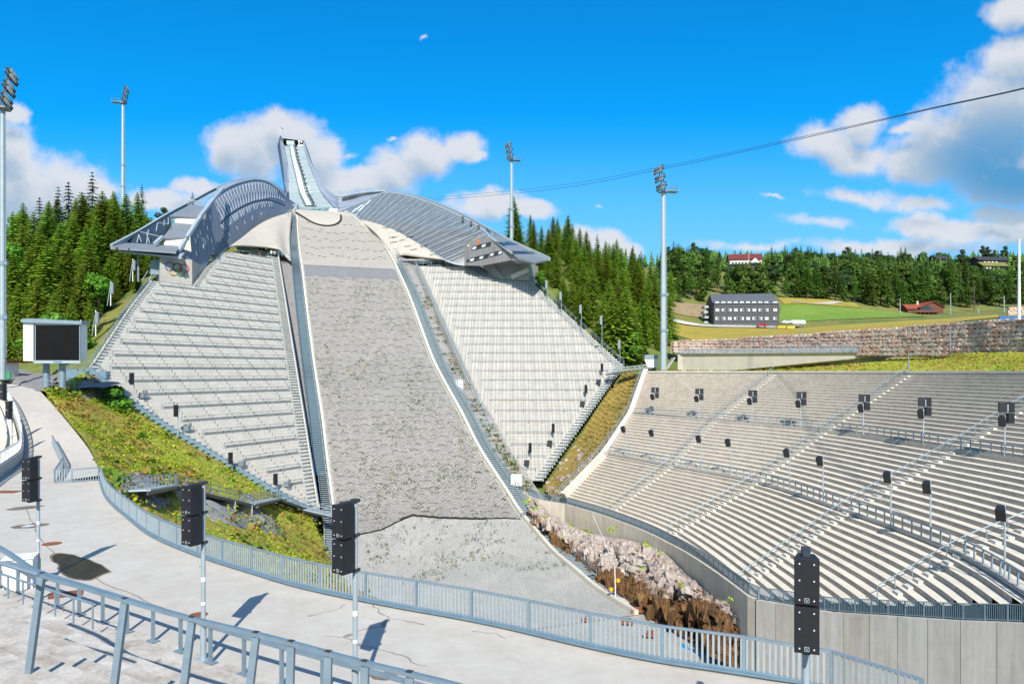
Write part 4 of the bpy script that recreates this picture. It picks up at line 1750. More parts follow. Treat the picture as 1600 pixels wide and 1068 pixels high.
def on_bowl(px, z):
    """bearing px on the terrace curve of height z"""
    u = (px - 800) / F
    C = [bowl(i, z) for i in range(5 * NS + 1)]
    for a, b in zip(C, C[1:]):
        fa, fb = a.x - u * a.y, b.x - u * b.y
        if fa * fb <= 0 and fa != fb:
            return a.lerp(b, fa / (fa - fb))
    return None


for (x, y), nm in zip(UP, names):
    b = on_bowl(x, -8.3) or PZ(x, y, -8.3)
    small_speaker(b, 5.2, 'black speaker cluster on a pole along the upper walkway, ' + nm, 'speaker clusters on the upper walkway', True, size=1.0)
MID = [970, 1014, 1088, 1134, 1226, 1278, 1384, 1446, 1562]
names = ['first', 'second', 'third', 'fourth', 'fifth', 'sixth', 'seventh', 'eighth', 'ninth']
for x, nm in zip(MID, names):
    b = on_bowl(x + 8, -14.3)
    if b is None:
        continue
    small_speaker(b, 5.1, 'single tilted black speaker on a lower walkway pole, %s from the left' % nm, 'single speakers on the lower walkway', False, size=1.0)
# slim column speakers along the hillside stands
for (x, yt, yb, w) in [(209, 581, 630, 0), (278, 631, 681, 0), (363, 705, 736, 0), (433, 738, 768, 0)]:
    b = SL.hit(x, yb)
    h = (yb - yt) / F * b.y
    o = thing('column_speaker', 'slim black speaker by the lower edge of the left terrace, %s from the left' % {209: 'first', 278: 'second', 363: 'third', 433: 'fourth'}[x], 'speaker', b, 'slim speakers of the left terrace')
    t = MB()
    t.tube(b, b + V((0, 0, h)), 0.07, 0.07, 7)
    t.build('pole', MAT['steel_light'], o)
    t = MB()
    t.box(b + V((-0.15, -0.3, h - 0.95)), (0.42, 0.5, 1.7), -0.5)
    t.build('loudspeaker', MAT['black'], o)
    c = SL.hit(x + 16, yb - 8)
    t = MB()
    t.box(c + V((0, -0.3, 0.45)), (0.9, 0.6, 0.7), -0.3)
    t.box(c + V((0.3, -0.1, 0.9)), (0.35, 0.35, 0.5), -0.3)
    tag(t.build('electric_box', MAT['grate'], origin=c), 'small grey cable box beside a slim speaker pole of the left terrace', 'box', 'cable boxes on the left terrace')
for i, (x, yt, yb) in enumerate([(941, 571, 588), (916, 601, 622), (865, 666, 684), (829, 697, 715)]):
    b = SR.hit(x, yb)
    o = thing('column_speaker', 'slim black speaker on the gully side of the white terrace, %s from the top' % ['first', 'second', 'third', 'fourth'][i], 'speaker', b, 'slim speakers of the white terrace')
    t = MB()
    t.tube(b, b + V((0, 0, 2.6)), 0.07, 0.07, 7)
    t.build('pole', MAT['steel_light'], o)
    t = MB()
    t.box(b + V((-0.1, -0.3, 2.0)), (0.42, 0.5, 1.8), 0.5)
    t.build('loudspeaker', MAT['black'], o)
    t = MB()
    c = SR.hit(x - 6, yb + 13)
    t.box(c + V((0, -0.2, 0.8)), (0.9, 0.5, 0.8), 0.4)
    t.box(c + V((0.2, -0.2, 0.2)), (0.3, 0.3, 0.8), 0.4)
    tag(t.build('electric_box', MAT['steel_dark'], origin=c), 'dark cable box on the gully side of the white terrace', 'box', 'cable boxes on the white terrace')


# ------------------------------------------------------------------ rock cut between the slope foot and the curved wall
RB = [P(822, 800, 124.5), P(853, 829, 117.5), P(876, 857, 112), P(912, 892, 105.2), P(937, 907, 100.6), P(965, 925, 95.5), P(1000, 952, 88.5), P(1028, 970, 84.5), P(1071, 995, 79), P(1125, 1031, 72.5), P(1178, 1048, 69)]
RT = [P(826, 774, 128), P(872, 812, 121), P(920, 832, 115), P(985, 844, 105), P(1035, 861, 97), P(1065, 890, 89), P(1105, 924, 80.5), P(1140, 946, 74), P(1172, 985, 69)]
rb = resample(catmull(RB, 6), count=220)
rt = resample(catmull(RT, 6), count=220)
mb = MB()
rows, uvs = [], []
NV = 44
RM = [P(825, 788, 125.5), P(862, 818, 118), P(892, 843, 112), P(925, 866, 106.5), P(955, 888, 102), P(985, 905, 97.5), P(1020, 925, 91.5), P(1056, 940, 85), P(1110, 955, 76.5), P(1174, 996, 69.5)]
rm = resample(catmull(RM, 6), count=220)
for i in range(220):
    row, uv = [], []
    s = i / 219
    for j in range(NV + 1):
        t = j / NV
        tt = t
        # steep lower face, sloping ledge above
        p = rb[i].lerp(rm[i], tt / 0.55) if tt < 0.55 else rm[i].lerp(rt[i], (tt - 0.55) / 0.45)
        al = s * 68.0
        w_ = mnoise.noise(V((al * 0.2, t * 2.0, 5.0))) * 1.6
        n1 = mnoise.turbulence(V((al * 0.32, t * 1.3, 1.0)), 4, False)
        cr = abs(mnoise.noise(V((al * 0.42 + w_, t * 0.7, 2.0))))
        cr2 = abs(mnoise.noise(V((al * 1.25 + w_, t * 1.6, 7.0))))
        vq = mnoise.voronoi(V((al * 0.34 + w_ * 0.3, t * 2.2, 0.3)))
        vor = vq[0]
        blk = mnoise.cell(vq[1][0] * 7.3) * 1.5
        fin_ = mnoise.noise(V((al * 2.6, t * 5.0, 3.0)))
        amp = min(1, t * 7) * min(1, (1 - t) * 4 + 0.15)
        off = n1 * 1.3 - max(0, 0.10 - cr) * 14 - max(0, 0.09 - cr2) * 7 + (vor[1] - vor[0]) * 1.1 + fin_ * 0.30 + blk - 0.2
        p = p + V((-0.60, -0.62, 0.42)) * off * amp
        row.append(p)
        uv.append((0.30 + 0.62 * s ** 1.3 - 0.05 * math.sin(s * 20), t))
    rows.append(row)
    uvs.append(uv)
mb.grid(rows, 0, uvs, flip=True)
rbl = random.Random(17)


def rock_block(i, j, w, dp, h):
    """angular block wedged into the rock surface, same stain mapping as the spot it sits on"""
    c = rows[i][j]
    tng = (rows[min(219, i + 2)][j] - rows[max(0, i - 2)][j])
    tng.z *= 0.5
    tng.normalize()
    n = V((tng.y, -tng.x, 0))
    if n.y > 0:
        n = -n
    n.normalize()
    up = V((rbl.uniform(-.18, .18), rbl.uniform(-.18, .18), 1)) + n * -0.25
    q = []
    for a in (-1, 1):
        for b in (-1, 1):
            for e in (-1, 1):
                q.append(c + tng * (a * w / 2 * rbl.uniform(.6, 1.1)) + n * (b * dp / 2 * rbl.uniform(.6, 1.1)) + up * (e * h / 2 * rbl.uniform(.6, 1.1)))
    u = uvs[i][j]
    for f_ in ((0, 1, 3, 2), (4, 6, 7, 5), (0, 4, 5, 1), (2, 3, 7, 6), (0, 2, 6, 4), (1, 5, 7, 3)):
        mb.face([q[k] for k in (f_[0], f_[1], f_[2])], 0, [u] * 3)
        mb.face([q[k] for k in (f_[0], f_[2], f_[3])], 0, [u] * 3)


for _ in range(620):
    i, j = rbl.randint(8, 214), rbl.randint(3, 41)
    if j < 24:
        rock_block(i, j, rbl.uniform(.35, .9), rbl.uniform(.5, 1.1), rbl.uniform(.9, 2.4))
    else:
        k_ = rbl.uniform(.5, 1.0)
        rock_block(i, j, k_ * rbl.uniform(.9, 2.0), k_ * rbl.uniform(.7, 1.4), k_ * rbl.uniform(.7, 1.5))
rk = structure(mb.build('rock_face', MAT['rock'], merge=True))
pb = MB()
for (x, y, d, s) in [(893, 822, 105.5, .8), (922, 833, 103, .5), (917, 815, 106, .5), (953, 828, 100, 1.0), (1008, 852, 95, .9), (1032, 865, 91, .6), (1003, 890, 89, .6), (1062, 915, 80, .8), (1138, 938, 72.5, .5), (850, 808, 113, .8),
                     (835, 795, 117, .9), (824, 785, 120, 1.0), (880, 840, 107, .5)]:
    for _ in range(5):
        leaf_clumps(pb, P(x, y, d) + V((RND.uniform(-.6, .6), RND.uniform(-.6, .2), RND.uniform(-.2, .3))) * s, 0.45 * s, 9, 0 if RND.random() < 0.7 else 1, 0.8)
tag(pb.build('rock_shrubs', [MAT['weed'], MAT['weed_dry']]), 'small green shrubs rooted on the pink rock cut', 'shrubs', kind='stuff')
# blue tarpaulin at the foot of the rock, white box and pole beside it
c = P(1085, 1012, 77)
mb = MB()
rows = []
for i in range(9):
    rows.append([P(lerp(1062, 1122, i / 8), lerp(1003, 1035, i / 8), 78 - i * 0.6) + V((j * 0.25, -j * 0.9, -j * 0.75 + 0.12 * math.sin(i * 2 + j))) for j in range(4)])
mb.grid(rows, 0, flip=True)
tag(mb.build('tarpaulin', MAT['tarp'], origin=c, solid=0.05), 'blue tarpaulin at the foot of the rock cut behind the balustrade', 'tarpaulin')
c = P(973, 948, 92.8)
o = thing('winch_post', 'pale guyed pole with yellow fittings on a white concrete block', 'pole', c)
t = MB()
t.box(c + V((0, 0, 0.4)), (2.3, 1.5, 1.1), -0.6)
t.build('block', MAT['conc_white'], o)
t = MB()
t.tube(c + V((-0.9, 0, 0.9)), c + V((-1.0, 0, 5.2)), 0.07, 0.06, 8)
t.tube(c + V((-1.0, 0, 5.2)), P(926, 803, 108), 0.035, 0.035, 6)
t.build('pole', MAT['white'], o)
for (dx, dz) in ((-0.6, 3.4), (-1.5, 2.3)):
    t = MB()
    t.box(c + V((dx, -0.1, dz)), (0.42, 0.3, 0.4), 0.4)
    t.build('fitting', MAT['yellow'], o)
# bricks and small clutter on the outrun
for (x, y, d) in [(995, 964, 88), (918, 986, 85), (980, 978, 84), (1015, 998, 80)]:
    mb = MB()
    c = V(P(x, y, d))
    c.z = -28.7
    mb.box(c + V((0, 0, 0.1)), (1.3, 0.6, 0.25), RND.uniform(-.4, .4))
    mb.box(c + V((0.2, 0.3, 0.32)), (0.7, 0.5, 0.2), RND.uniform(-.4, .4))
    tag(mb.build('brick_stack', MAT['rust'], origin=c), 'flat reddish brick stack on the gravel outrun beside the lower board', 'bricks', 'brick stacks on the outrun')

# ------------------------------------------------------------------ weedy bank between plaza and left terrace
UB = [SL.hit(*q) + SL.g * 0.9 + V((0, 0, -0.35)) for q in [(142, 574), (165, 594), (185, 610), (250, 657), (330, 705), (400, 747), (462, 783), (496, 797)]]
LB = [P(66, 607, 99), P(80, 622, 93), P(106, 656, 82), P(138, 696, 70), P(159, 742, 57), PZ(180, 788, ZP - .3), PZ(240, 836, ZP - 1.0), PZ(330, 876, ZP - 2.5), PZ(430, 905, ZP - 5), PZ(540, 932, ZP - 10), PZ(590, 944, ZP - 18.5)]
ub = resample(catmull(UB, 6), count=70)
lb = resample(catmull(LB, 6), count=70)
ub[-1] = ub[-1] + V((0, 0, -1))


def bank_pt(i, t):
    p = ub[i].lerp(lb[i], t)
    s = i / 69
    # sags below the straight line in the middle, bellies at the right end
    sag = math.sin(math.pi * t) * (-1.4 * math.sin(math.pi * s) - 3.0 * s * s)
    n = mnoise.noise(V((p.x * 0.12, p.y * 0.12, 1))) * 1.0 + mnoise.noise(V((p.x * 0.5, p.y * 0.5, 4))) * 0.3
    return p + V((0, 0, sag + n * min(1, 6 * t * (1 - t))))


mb = MB()
mb.grid([[bank_pt(i, j / 30) for j in range(31)] for i in range(70)], 0, flip=True)
structure(mb.build('grass_bank', MAT['bank'], smooth=True, merge=True))
bw = MB()
for _ in range(9000):
    i = RND.randint(1, 68)
    t = RND.uniform(0.02, 0.98)
    p = bank_pt(i, t)
    w = mnoise.noise(V((p.x * 0.16, p.y * 0.10, 6))) + 0.4 * mnoise.noise(V((p.x * 0.7, p.y * 0.7, 8)))
    dry = w < -0.02 - (0.15 if t < 0.6 else 0) + (0.25 if i > 52 else 0)
    leaf_clumps(bw, p + V((RND.uniform(-.6, .6), RND.uniform(-.6, .6), 0)), RND.uniform(0.22, 0.5) * (1 if not dry else 0.8), 3, 1 if dry else 0, 0.5)
for _ in range(420):
    p = bank_pt(RND.randint(2, 66), RND.uniform(0.05, 0.95))
    if mnoise.noise(V((p.x * 0.2, p.y * 0.2, 31))) < 0.05:
        continue
    leaf_clumps(bw, p, RND.uniform(0.5, 0.95), 10, 2 if RND.random() < 0.7 else 1, 0.8)
tag(bw.build('bank_weeds', [MAT['weed'], MAT['weed_dry'], MAT['leaf']]), 'yellow-green weeds and dry grass covering the bank', 'weeds', kind='stuff')


BANKP = [(bank_pt(i, j / 60), i, j / 60) for i in range(70) for j in range(61)]


def on_bank(px, py):
    """bank point seen at a place of the photograph"""
    best = min(BANKP, key=lambda q: (800 + q[0].x / q[0].y * F - px) ** 2 + (HOR - q[0].z / q[0].y * F - py) ** 2)
    return best


def patch(name, px, py, rx, ry, h, mat, n=22):
    """low irregular heap lying on the bank"""
    c = on_bank(px, py)[0]
    ii, tt = on_bank(px, py)[1:]
    mb = MB()
    rows = []
    for i in range(n + 1):
        row = []
        for k in range(33):
            a = k / 32 * 6.2832
            r = i / n * (1 + 0.25 * mnoise.noise(V((math.cos(a) * 1.3, math.sin(a) * 1.3, px))))
            fi_, ft_ = ii + math.cos(a) * rx * r, tt + math.sin(a) * ry * r
            fi_ = max(0, min(68.99, fi_))
            ft_ = max(0.0, min(1.0, ft_))
            q = bank_pt(int(fi_), ft_).lerp(bank_pt(int(fi_) + 1, ft_), fi_ - int(fi_))
            e = 0.5 + 0.5 * math.cos(math.pi * i / n)
            row.append(q + V((0, 0, (h * e + 0.35 * mnoise.noise(q * 0.8) * e) + (0.06 if i < n else -0.3))))
        rows.append(row)
    mb.grid(rows, 0)
    return structure(mb.build(name, mat, smooth=True, merge=True))


patch('gravel_heap', 224, 768, 4.6, 0.17, 0.6, MAT['gravel'])
patch('gravel_patch', 330, 792, 5.0, 0.13, 0.4, MAT['gravel'])
patch('gravel_patch', 405, 806, 5.0, 0.14, 0.4, MAT['gravel'])
patch('gravel_heap', 150, 606, 4.0, 0.36, 0.9, MAT['asphalt'])
mb = MB()
g0 = [P(150, 590, 113), P(60, 577, 122), P(-30, 574, 122)]
g1 = [P(196, 600, 104), P(70, 611, 99), P(20, 600, 112)]
mb.grid([[a.lerp(b, j / 8) + V((0, 0, 0.3 * mnoise.noise(a.lerp(b, j / 8)))) for j in range(9)] for a, b in zip(catmull(g0, 8), catmull(g1, 8))], 0)
structure(mb.build('gravel_ground', MAT['asphalt'], smooth=True, merge=True))

# metal walkway zig-zagging down the bank
WK = [(212, 784, 63), (263, 773, 71.5), (388, 801, 88), (432, 789, 93), (470, 803, 103), (527, 806, 110)]
wp = [on_bank(q[0], q[1])[0] + V((0, 0, 0.9)) for q in WK]
wp[-1] = P(*WK[-1])
o = thing('bank_walkway', 'pale steel walkway with handrails zig-zagging down the weedy bank', 'walkway', wp[1] + V((0, 0, -1)))
kinds = ['landing', 'ramp', 'landing', 'ramp', 'landing']
for a, b, kd in zip(wp, wp[1:], kinds):
    t = MB()
    t.beam(a, b, 2.0 if kd == 'landing' else 1.5, 0.12)
    t.build(kd, MAT['steel_light'] if kd == 'landing' else MAT['grate'], o)
    sd = (b - a).cross(V((0, 0, 1))).normalized()
    for sg in (-1, 1):
        t = MB()
        A, B = a + sd * sg * 0.8, b + sd * sg * 0.8
        t.path([A + V((0, 0, 1.05)), B + V((0, 0, 1.05))], 0.035, 5)
        t.path([A + V((0, 0, 0.55)), B + V((0, 0, 0.55))], 0.025, 5)
        t.build('handrail', MAT['steel'], o)
        m = max(2, int((b - a).length / 1.8))
        for k in range(m + 1):
            t = MB()
            q = A.lerp(B, k / m)
            t.tube(q, q + V((0, 0, 1.05)), 0.035, 0.035, 5)
            t.build('post', MAT['steel'], o)
        t = MB()
        t.beam(A - V((0, 0, 0.2)), B - V((0, 0, 0.2)), 0.1, 0.3)
        t.build('girder', MAT['steel_dark'], o)
for q in (wp[1].lerp(wp[2], 0.05), wp[2].lerp(wp[1], 0.02), wp[1].lerp(wp[2], 0.72)):
    t = MB()
    t.box(q + V((0, 0, -0.9)), (1.6, 1.0, 1.6), 0.4)
    t.build('pier', MAT['conc'], o)
hs = hill_stair(LEs, 806, 900, 0.3, 2.0, 'lowest flight of steel stair ending beside the dry bank', (MAT['steel_light'], MAT['cream'], MAT['steel'], MAT['steel_dark']), [(2.1, 1.0)])

# ------------------------------------------------------------------ weedy gully between white terrace and big stand
ga = [SR.hit(*q) + V((0.4, 0, -0.8)) for q in [(976, 571), (925, 643), (848, 754)]]
gb = [bowl(0, z) + V((-1.0, 0, -0.4)) for z in (0.0, -8.3, -14.3, -21.0)]
ga = resample(ga, count=30)
gb = resample(gb, count=30)
mb = MB()


def gully(i, t):
    p = ga[i].lerp(gb[i], t)
    return p + V((0, 0, -1.0 * math.sin(math.pi * t) + 0.5 * mnoise.noise(V((p.x * .5, p.y * .4, 3)))))


mb.grid([[gully(i, j / 12) for j in range(13)] for i in range(30)], 0)
structure(mb.build('gully', MAT['gully_grass'], smooth=True, merge=True))
gw = MB()
for _ in range(1500):
    i, t = RND.randint(0, 29), RND.random()
    if i > 21 and RND.random() < 0.7:
        continue
    p = gully(i, t)
    w = mnoise.noise(V((p.x * 0.35, p.y * 0.3, 16)))
    leaf_clumps(gw, p, RND.uniform(0.25, 0.5), 4, 1 if w < 0.3 else 0)
tag(gw.build('gully_weeds', [MAT['tuft'], MAT['weed_dry']]), 'dry grass and shrubs filling the gully beside the white terrace', 'weeds', kind='stuff')
mb = MB()
for _ in range(60):
    i, t = RND.randint(20, 29), RND.random()
    p = gully(i, t)
    s = RND.uniform(0.3, 0.9)
    mb.box(p, (s * 1.6, s, s * .7), RND.uniform(0, 3))
tag(mb.build('gully_rocks', MAT['rock']), 'grey rocks in the lower end of the gully', 'rocks', kind='stuff')
# planted shrubs on the strip beside the right stair
ps = MB()
oc = offset_curve(REs, 440, 795, 4.6, -0.3)
for p in oc:
    y = HOR - p.z / p.y * F
    for k in range(12):
        q = p + V((RND.uniform(-1.3, 1.3), RND.uniform(-1.5, 1.5), 0))
        w = mnoise.noise(V((q.y * 0.25, 2, 5)))
        if w < -0.05:
            continue
        leaf_clumps(ps, q, RND.uniform(0.3, 0.55), 9, 0 if RND.random() < 0.6 else 1, 0.8)
tag(ps.build('strip_shrubs', [MAT['leaf'], MAT['weed_dry']]), 'low shrubs planted between slope stair and white terrace', 'shrubs', kind='stuff')
for (x, y, d, s, lab) in [(718, 601, 160, 2.0, 'white metal box beside the slope stair, half-way down'), (808, 750, 134, 2.0, 'large white metal box at the foot of the white terrace'), (662, 453, 197, 1.6, 'small white box beside the slope stair near its top')]:
    c = P(x, y, d if d != 134 else 132.6)
    root = thing('equipment_box', lab, 'box', c)
    mb = MB()
    mb.box(c + V((0, 0, 0)), (s, s * 0.6, s * 0.95), -0.3)
    mb.build('housing', MAT['white'], root)
    mb = MB()
    mb.box(c + V((0, 0, s * 0.5)), (s * 1.06, s * .68, s * 0.06), -0.3)
    mb.build('lid', MAT['white'], root)

# gravel floor of the outrun between slope, rock and the two walls
mb = MB()
xs_ = [lerp(-14, 44, i / 20) for i in range(21)]
mb.grid([[V((x, lerp(18, 100, j / 24), -29.0 + 0.12 * mnoise.noise(V((x * .3, j, 1))))) for j in range(25)] for x in xs_], 0, flip=True)
structure(mb.build('outrun_floor', MAT['outrun'], smooth=True, merge=True))

# gravel apron between the slope's edge board and the rock
mb = MB()
ap = resample(offset_curve(REs, 792, 1000, 0.5, -0.1), count=50)
aq = resample([p + V((0.5, 0.3, -0.2)) for p in catmull(RB, 6)], count=50)
mb.grid([[a.lerp(b, j / 5) + V((0, 0, -0.35 * math.sin(math.pi * j / 5))) for j in range(6)] for a, b in zip(ap, aq)], 0, flip=True)
structure(mb.build('outrun_apron', MAT['gravel'], smooth=True, merge=True))


# ------------------------------------------------------------------ the jump: inrun tower, wings, shells
jump = thing('ski_jump', 'silver ski jump tower with curved inrun and two arched windscreen wings above the slope', 'ski jump', V((-78, 285, 45)))


def loft(mb, A, B, n=1, m=0, flip=False, per=4):
    """ruled surface between two curves with UV in metres"""
    A = catmull(A, per) if per > 1 else A
    B = resample(catmull(B, per), count=len(A)) if per > 1 and len(B) * 1 != len(A) else (catmull(B, per) if per > 1 else B)
    if len(B) != len(A):
        B = resample(B, count=len(A))
    rows, uvs = [], []
    u = 0.0
    for i in range(len(A)):
        if i:
            u += ((A[i] + B[i]) * 0.5 - (A[i - 1] + B[i - 1]) * 0.5).length
        L = (B[i] - A[i]).length
        rows.append([A[i].lerp(B[i], j / n) for j in range(n + 1)])
        uvs.append([(u, L * j / n) for j in range(n + 1)])
    mb.grid(rows, m, uvs, flip)
    return rows


INR = [  # row, left edge, right edge, distance of the inrun deck
    (327, 450, 526, 268), (323, 452, 522, 272), (312, 451.5, 511, 283), (302, 451.5, 503, 292), (274, 451.2, 490, 309), (251, 449.5, 481.5, 325), (228, 444.6, 474.3, 343)]
IL = [P(xl, y, d) for y, xl, xr, d in INR]
IR = [P(xr, y, d) for y, xl, xr, d in INR]
mb = MB()
il, ir = catmull(IL, 4), catmull(IR, 4)
u = 0
rows, uvs = [], []
for i in range(len(il)):
    if i:
        u += (il[i] - il[i - 1]).length
    rows.append([il[i].lerp(ir[i], j / 6) for j in range(7)])
    uvs.append([(j * 2.0, u) for j in range(7)])
mb.grid(rows, 0, uvs, flip=True)
mb.build('inrun_deck', MAT['deck'], jump, smooth=True, merge=True)
TR = [(323, 477.5, 488, 272), (302, 468, 477.5, 292), (274, 461.6, 470.2, 309), (251, 456.2, 463.2, 325), (230, 452.6, 458.6, 341)]
tl = catmull([P(a, y, d) + V((0, -0.2, 0.5)) for y, a, b, d in TR], 5)
tr_ = catmull([P(b, y, d) + V((0, -0.2, 0.5)) for y, a, b, d in TR], 5)
mb = MB()
ribbon(mb, tl, tr_, 0, flip=True)
mb.build('inrun_track', MAT['track'], jump, smooth=True)
for C, nm in ((tl, 'track_edge'), (tr_, 'track_edge')):
    mb = MB()
    for a, b in zip(C, C[1:]):
        mb.beam(a + V((0, -0.1, 0.35)), b + V((0, -0.1, 0.35)), 0.35, 0.8)
    mb.build(nm, MAT['steel'], jump)
# stair beside the track with posts
sl_ = catmull([P(a, y, d) + V((0, -0.2, 0.45)) for y, a, d in [(323, 490.5, 272), (302, 480, 292), (274, 472.4, 309), (251, 465.2, 325), (230, 461, 341)]], 8)
mb = MB()
for k, p in enumerate(sl_):
    mb.box(p + V((0, 0, 0.5)), (0.25, 0.25, 1.6))
    if k % 2 == 0:
        mb.box(p + V((0.2, 0, -0.1)), (1.6, 0.7, 0.2))
mb.path([p + V((0, 0, 1.2)) for p in sl_], 0.12, 5)
mb.build('inrun_stair', MAT['steel_dark'], jump)
for (x, y, d) in [(479, 300, 292), (482, 305, 289), (478.5, 296, 295)]:
    mb = MB()
    mb.beam(P(x - 5, y + 1.5, d) + V((0, 0, 1)), P(x + 6, y - 1.5, d) + V((0, 0, 1)), 0.25, 0.25)
    mb.build('cross_rail', MAT['white'], jump)

# side fins of the inrun: left one narrow, right one sweeping into the right wing
FT = [(221, 476, 348), (232, 479.5, 338), (247, 484.3, 326), (260, 489.6, 317), (272, 495.5, 309), (284, 502.5, 301), (295, 510.5, 294), (303, 519, 285), (307, 526, 278)]
ft = catmull([P(x, y, d) for y, x, d in FT], 5)
fi = resample(ir[::-1], count=len(ft))
mb = MB()
loft(mb, ft, fi, 1, 0, per=1)
mb.build('right_fin', MAT['tower'], jump, solid=1.3)
LT = [(221, 437.8, 348), (235, 440.5, 341), (251, 442.8, 331), (270, 445.3, 320), (285, 446.6, 309), (298, 447.5, 297), (308, 450, 288)]
lt = catmull([P(x, y, d) for y, x, d in LT], 5)
li = resample(il[::-1], count=len(lt))
mb = MB()
loft(mb, lt, li, 1, 0, per=1, flip=True)
mb.build('left_fin', MAT['tower'], jump, solid=1.3)
# outer side wall of the tower, facing away to the left
mb = MB()
sw = [P(437.8, 211.5, 349), P(433.2, 228, 362), P(436.5, 245, 356), P(443.4, 290, 322), P(446, 298, 306), P(444, 276, 318), P(440, 240, 340)]
mb.prism(sw, V((1.2, 0.2, 0)), 0)
mb.build('side_wall', MAT['clad_blue'], jump)
# box at the head of the inrun: roof bar, dark start room, judges' board, gate
mb = MB()
a, b = P(437.6, 211.3, 348), P(476.3, 216.2, 348)
mb.prism([a, b, P(474.4, 220, 347.6), P(441.8, 216.0, 347.6)], V((-5.4, 14, 0)), 0)
mb.build('tower_head', MAT['tower'], jump)
mb = MB()
mb.prism([P(441.8, 215.8, 352), P(474.6, 219.8, 352), P(475.5, 236, 352), P(442, 236, 352)], V((0, 1, 0)))
mb.build('start_room', MAT['steel_dark'], jump)
mb = MB()
mb.prism([P(447.4, 219.4, 347), P(459.6, 220.2, 347), P(459.8, 226.6, 347), P(447.8, 226.0, 347)], V((0, 0.6, 0)))
mb.build('start_board', MAT['steel_light'], jump)
mb = MB()
mb.prism([P(450, 226, 344.5), P(460, 226.4, 344.5), P(460.3, 230.5, 344.5), P(450.3, 230, 344.5)], V((0, 1.5, 0)))
mb.build('start_gate', MAT['teal'], jump)
mb = MB()
for (x0, x1, y0, y1) in [(466, 468.3, 219.6, 223), (469, 472, 220, 221.2), (470.5, 472, 221, 223.6), (466, 469, 224.5, 227), (465, 474, 226, 229)]:
    mb.prism([P(x0, y0, 346), P(x1, y0, 346), P(x1, y1, 346), P(x0, y1, 346)], V((0, 0.4, 0)))
mb.build('start_fitting', MAT['white'], jump)
mb = MB()
mb.prism([P(470.5, 246.5, 327), P(481, 246.8, 327), P(481.3, 251.5, 326), P(470.7, 251.2, 326)], V((0, 1.2, 0)), 0)
mb.prism([P(448.4, 243, 330), P(455, 243, 330), P(455.4, 250.5, 329), P(449.2, 250.2, 329)], V((0, 1.2, 0)), 0)
mb.build('service_platform', MAT['teal'], jump)
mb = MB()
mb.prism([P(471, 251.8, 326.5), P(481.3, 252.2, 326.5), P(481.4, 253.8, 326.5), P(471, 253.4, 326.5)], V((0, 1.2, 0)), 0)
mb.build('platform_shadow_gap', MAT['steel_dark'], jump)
# tower leg behind
mb = MB()
mb.prism([P(446, 270, 330), P(478, 270, 330), P(482, 345, 312), P(447, 345, 312)], V((-3.9, 10, 0)))
mb.build('tower_leg', MAT['tower'], jump)
# flag on the head of the tower
c = P(437.6, 211, 349)
o = thing('roof_flag', 'small flag on a thin pole on the corner of the jump tower', 'flag', c)
t = MB()
t.tube(c, c + V((0, 0, 4.0)), 0.09, 0.06, 6)
t.build('pole', MAT['white'], o)
t = MB()
q = c + V((0, 0, 3.9))
t.grid([[q + V((i * 0.32, 0.1 * math.sin(i), -0.22 * i - 0.2 * j)) for i in range(6)] for j in range(3)], 0)
t.build('cloth', MAT['rust'], o)

# take-off parapet and panel
mb = MB()
pt = [P(x, y, d) for x, y, d in [(446, 318, 262), (462, 322, 262), (480, 325.5, 262), (500, 327, 263), (520, 326, 265), (545, 322.5, 268)]]
pbm = [P(x, y, d) for x, y, d in [(446, 334, 243), (462, 334, 247), (480, 334.5, 252), (500, 336, 255), (520, 336.5, 257), (545, 339.5, 256)]]
loft(mb, pt, pbm, 1, 0)
mb.build('takeoff_parapet', MAT['mesh_parapet'], jump)
mb = MB()
mb.prism([P(514.5, 325.5, 256.5), P(527.3, 326.3, 257), P(525.2, 337, 255.5), P(513.4, 336.5, 255.5)], V((0, 0.3, 0)))
mb.build('white_panel', MAT['white'], jump)
mb = MB()
for (x, y) in [(487, 327), (491, 325.6), (496, 327.2), (501, 326), (506, 328), (510, 325)]:
    q = P(x, y, 258)
    mb.box(q, (1.6, 0.8, 0.4))
    mb.box(q + V((0, 0, -0.8)), (0.25, 0.4, 1.5))
mb.build('takeoff_railing', MAT['teal'], jump)
mb = MB()
mb.box(P(460.5, 325, 252), (2.2, 1.5, 2.4))
mb.build('stair_head', MAT['steel'], jump)


# wings
def wing(name, top, bot, mats, roll, strut_n, strut_mat, flip, cap, bias=0.0, sr=0.28):
    A = catmull([P(*q) for q in top], 6)
    B = resample(catmull([P(*q) for q in bot], 6), count=len(A))
    mb = MB()
    rows, uvs = [], []
    u = 0
    N = 8
    for i in range(len(A)):
        if i:
            u += ((A[i] + B[i]) / 2 - (A[i - 1] + B[i - 1]) / 2).length
        L = (B[i] - A[i]).length
        row = []
        for j in range(N + 1):
            t = j / N
            row.append(A[i].lerp(B[i], t) + V((0, roll * math.sin(math.pi * t), -roll * 0.3 * math.sin(math.pi * t))))
        rows.append(row)
        uvs.append([(u, L * j / N) for j in range(N + 1)])
    mb.grid(rows, 0, uvs, flip)
    w = mb.build(name, mats, jump, smooth=True, merge=True)

    def at(s, t):
        i = s * (len(rows) - 1)
        k = min(len(rows) - 2, int(i))
        f = i - k
        j = t * N
        l = min(N - 1, int(j))
        g = j - l
        return rows[k][l].lerp(rows[k][l + 1], g).lerp(rows[k + 1][l].lerp(rows[k + 1][l + 1], g), f)
    mb = MB()
    for C, rad in ((0.0, cap), (1.0, 0.22)):
        for k in range(60):
            mb.tube(at(k / 60, C), at((k + 1) / 60, C), rad, rad, 6)
    mb.build('edge_tube', MAT['steel_light'], w)
    return w, at


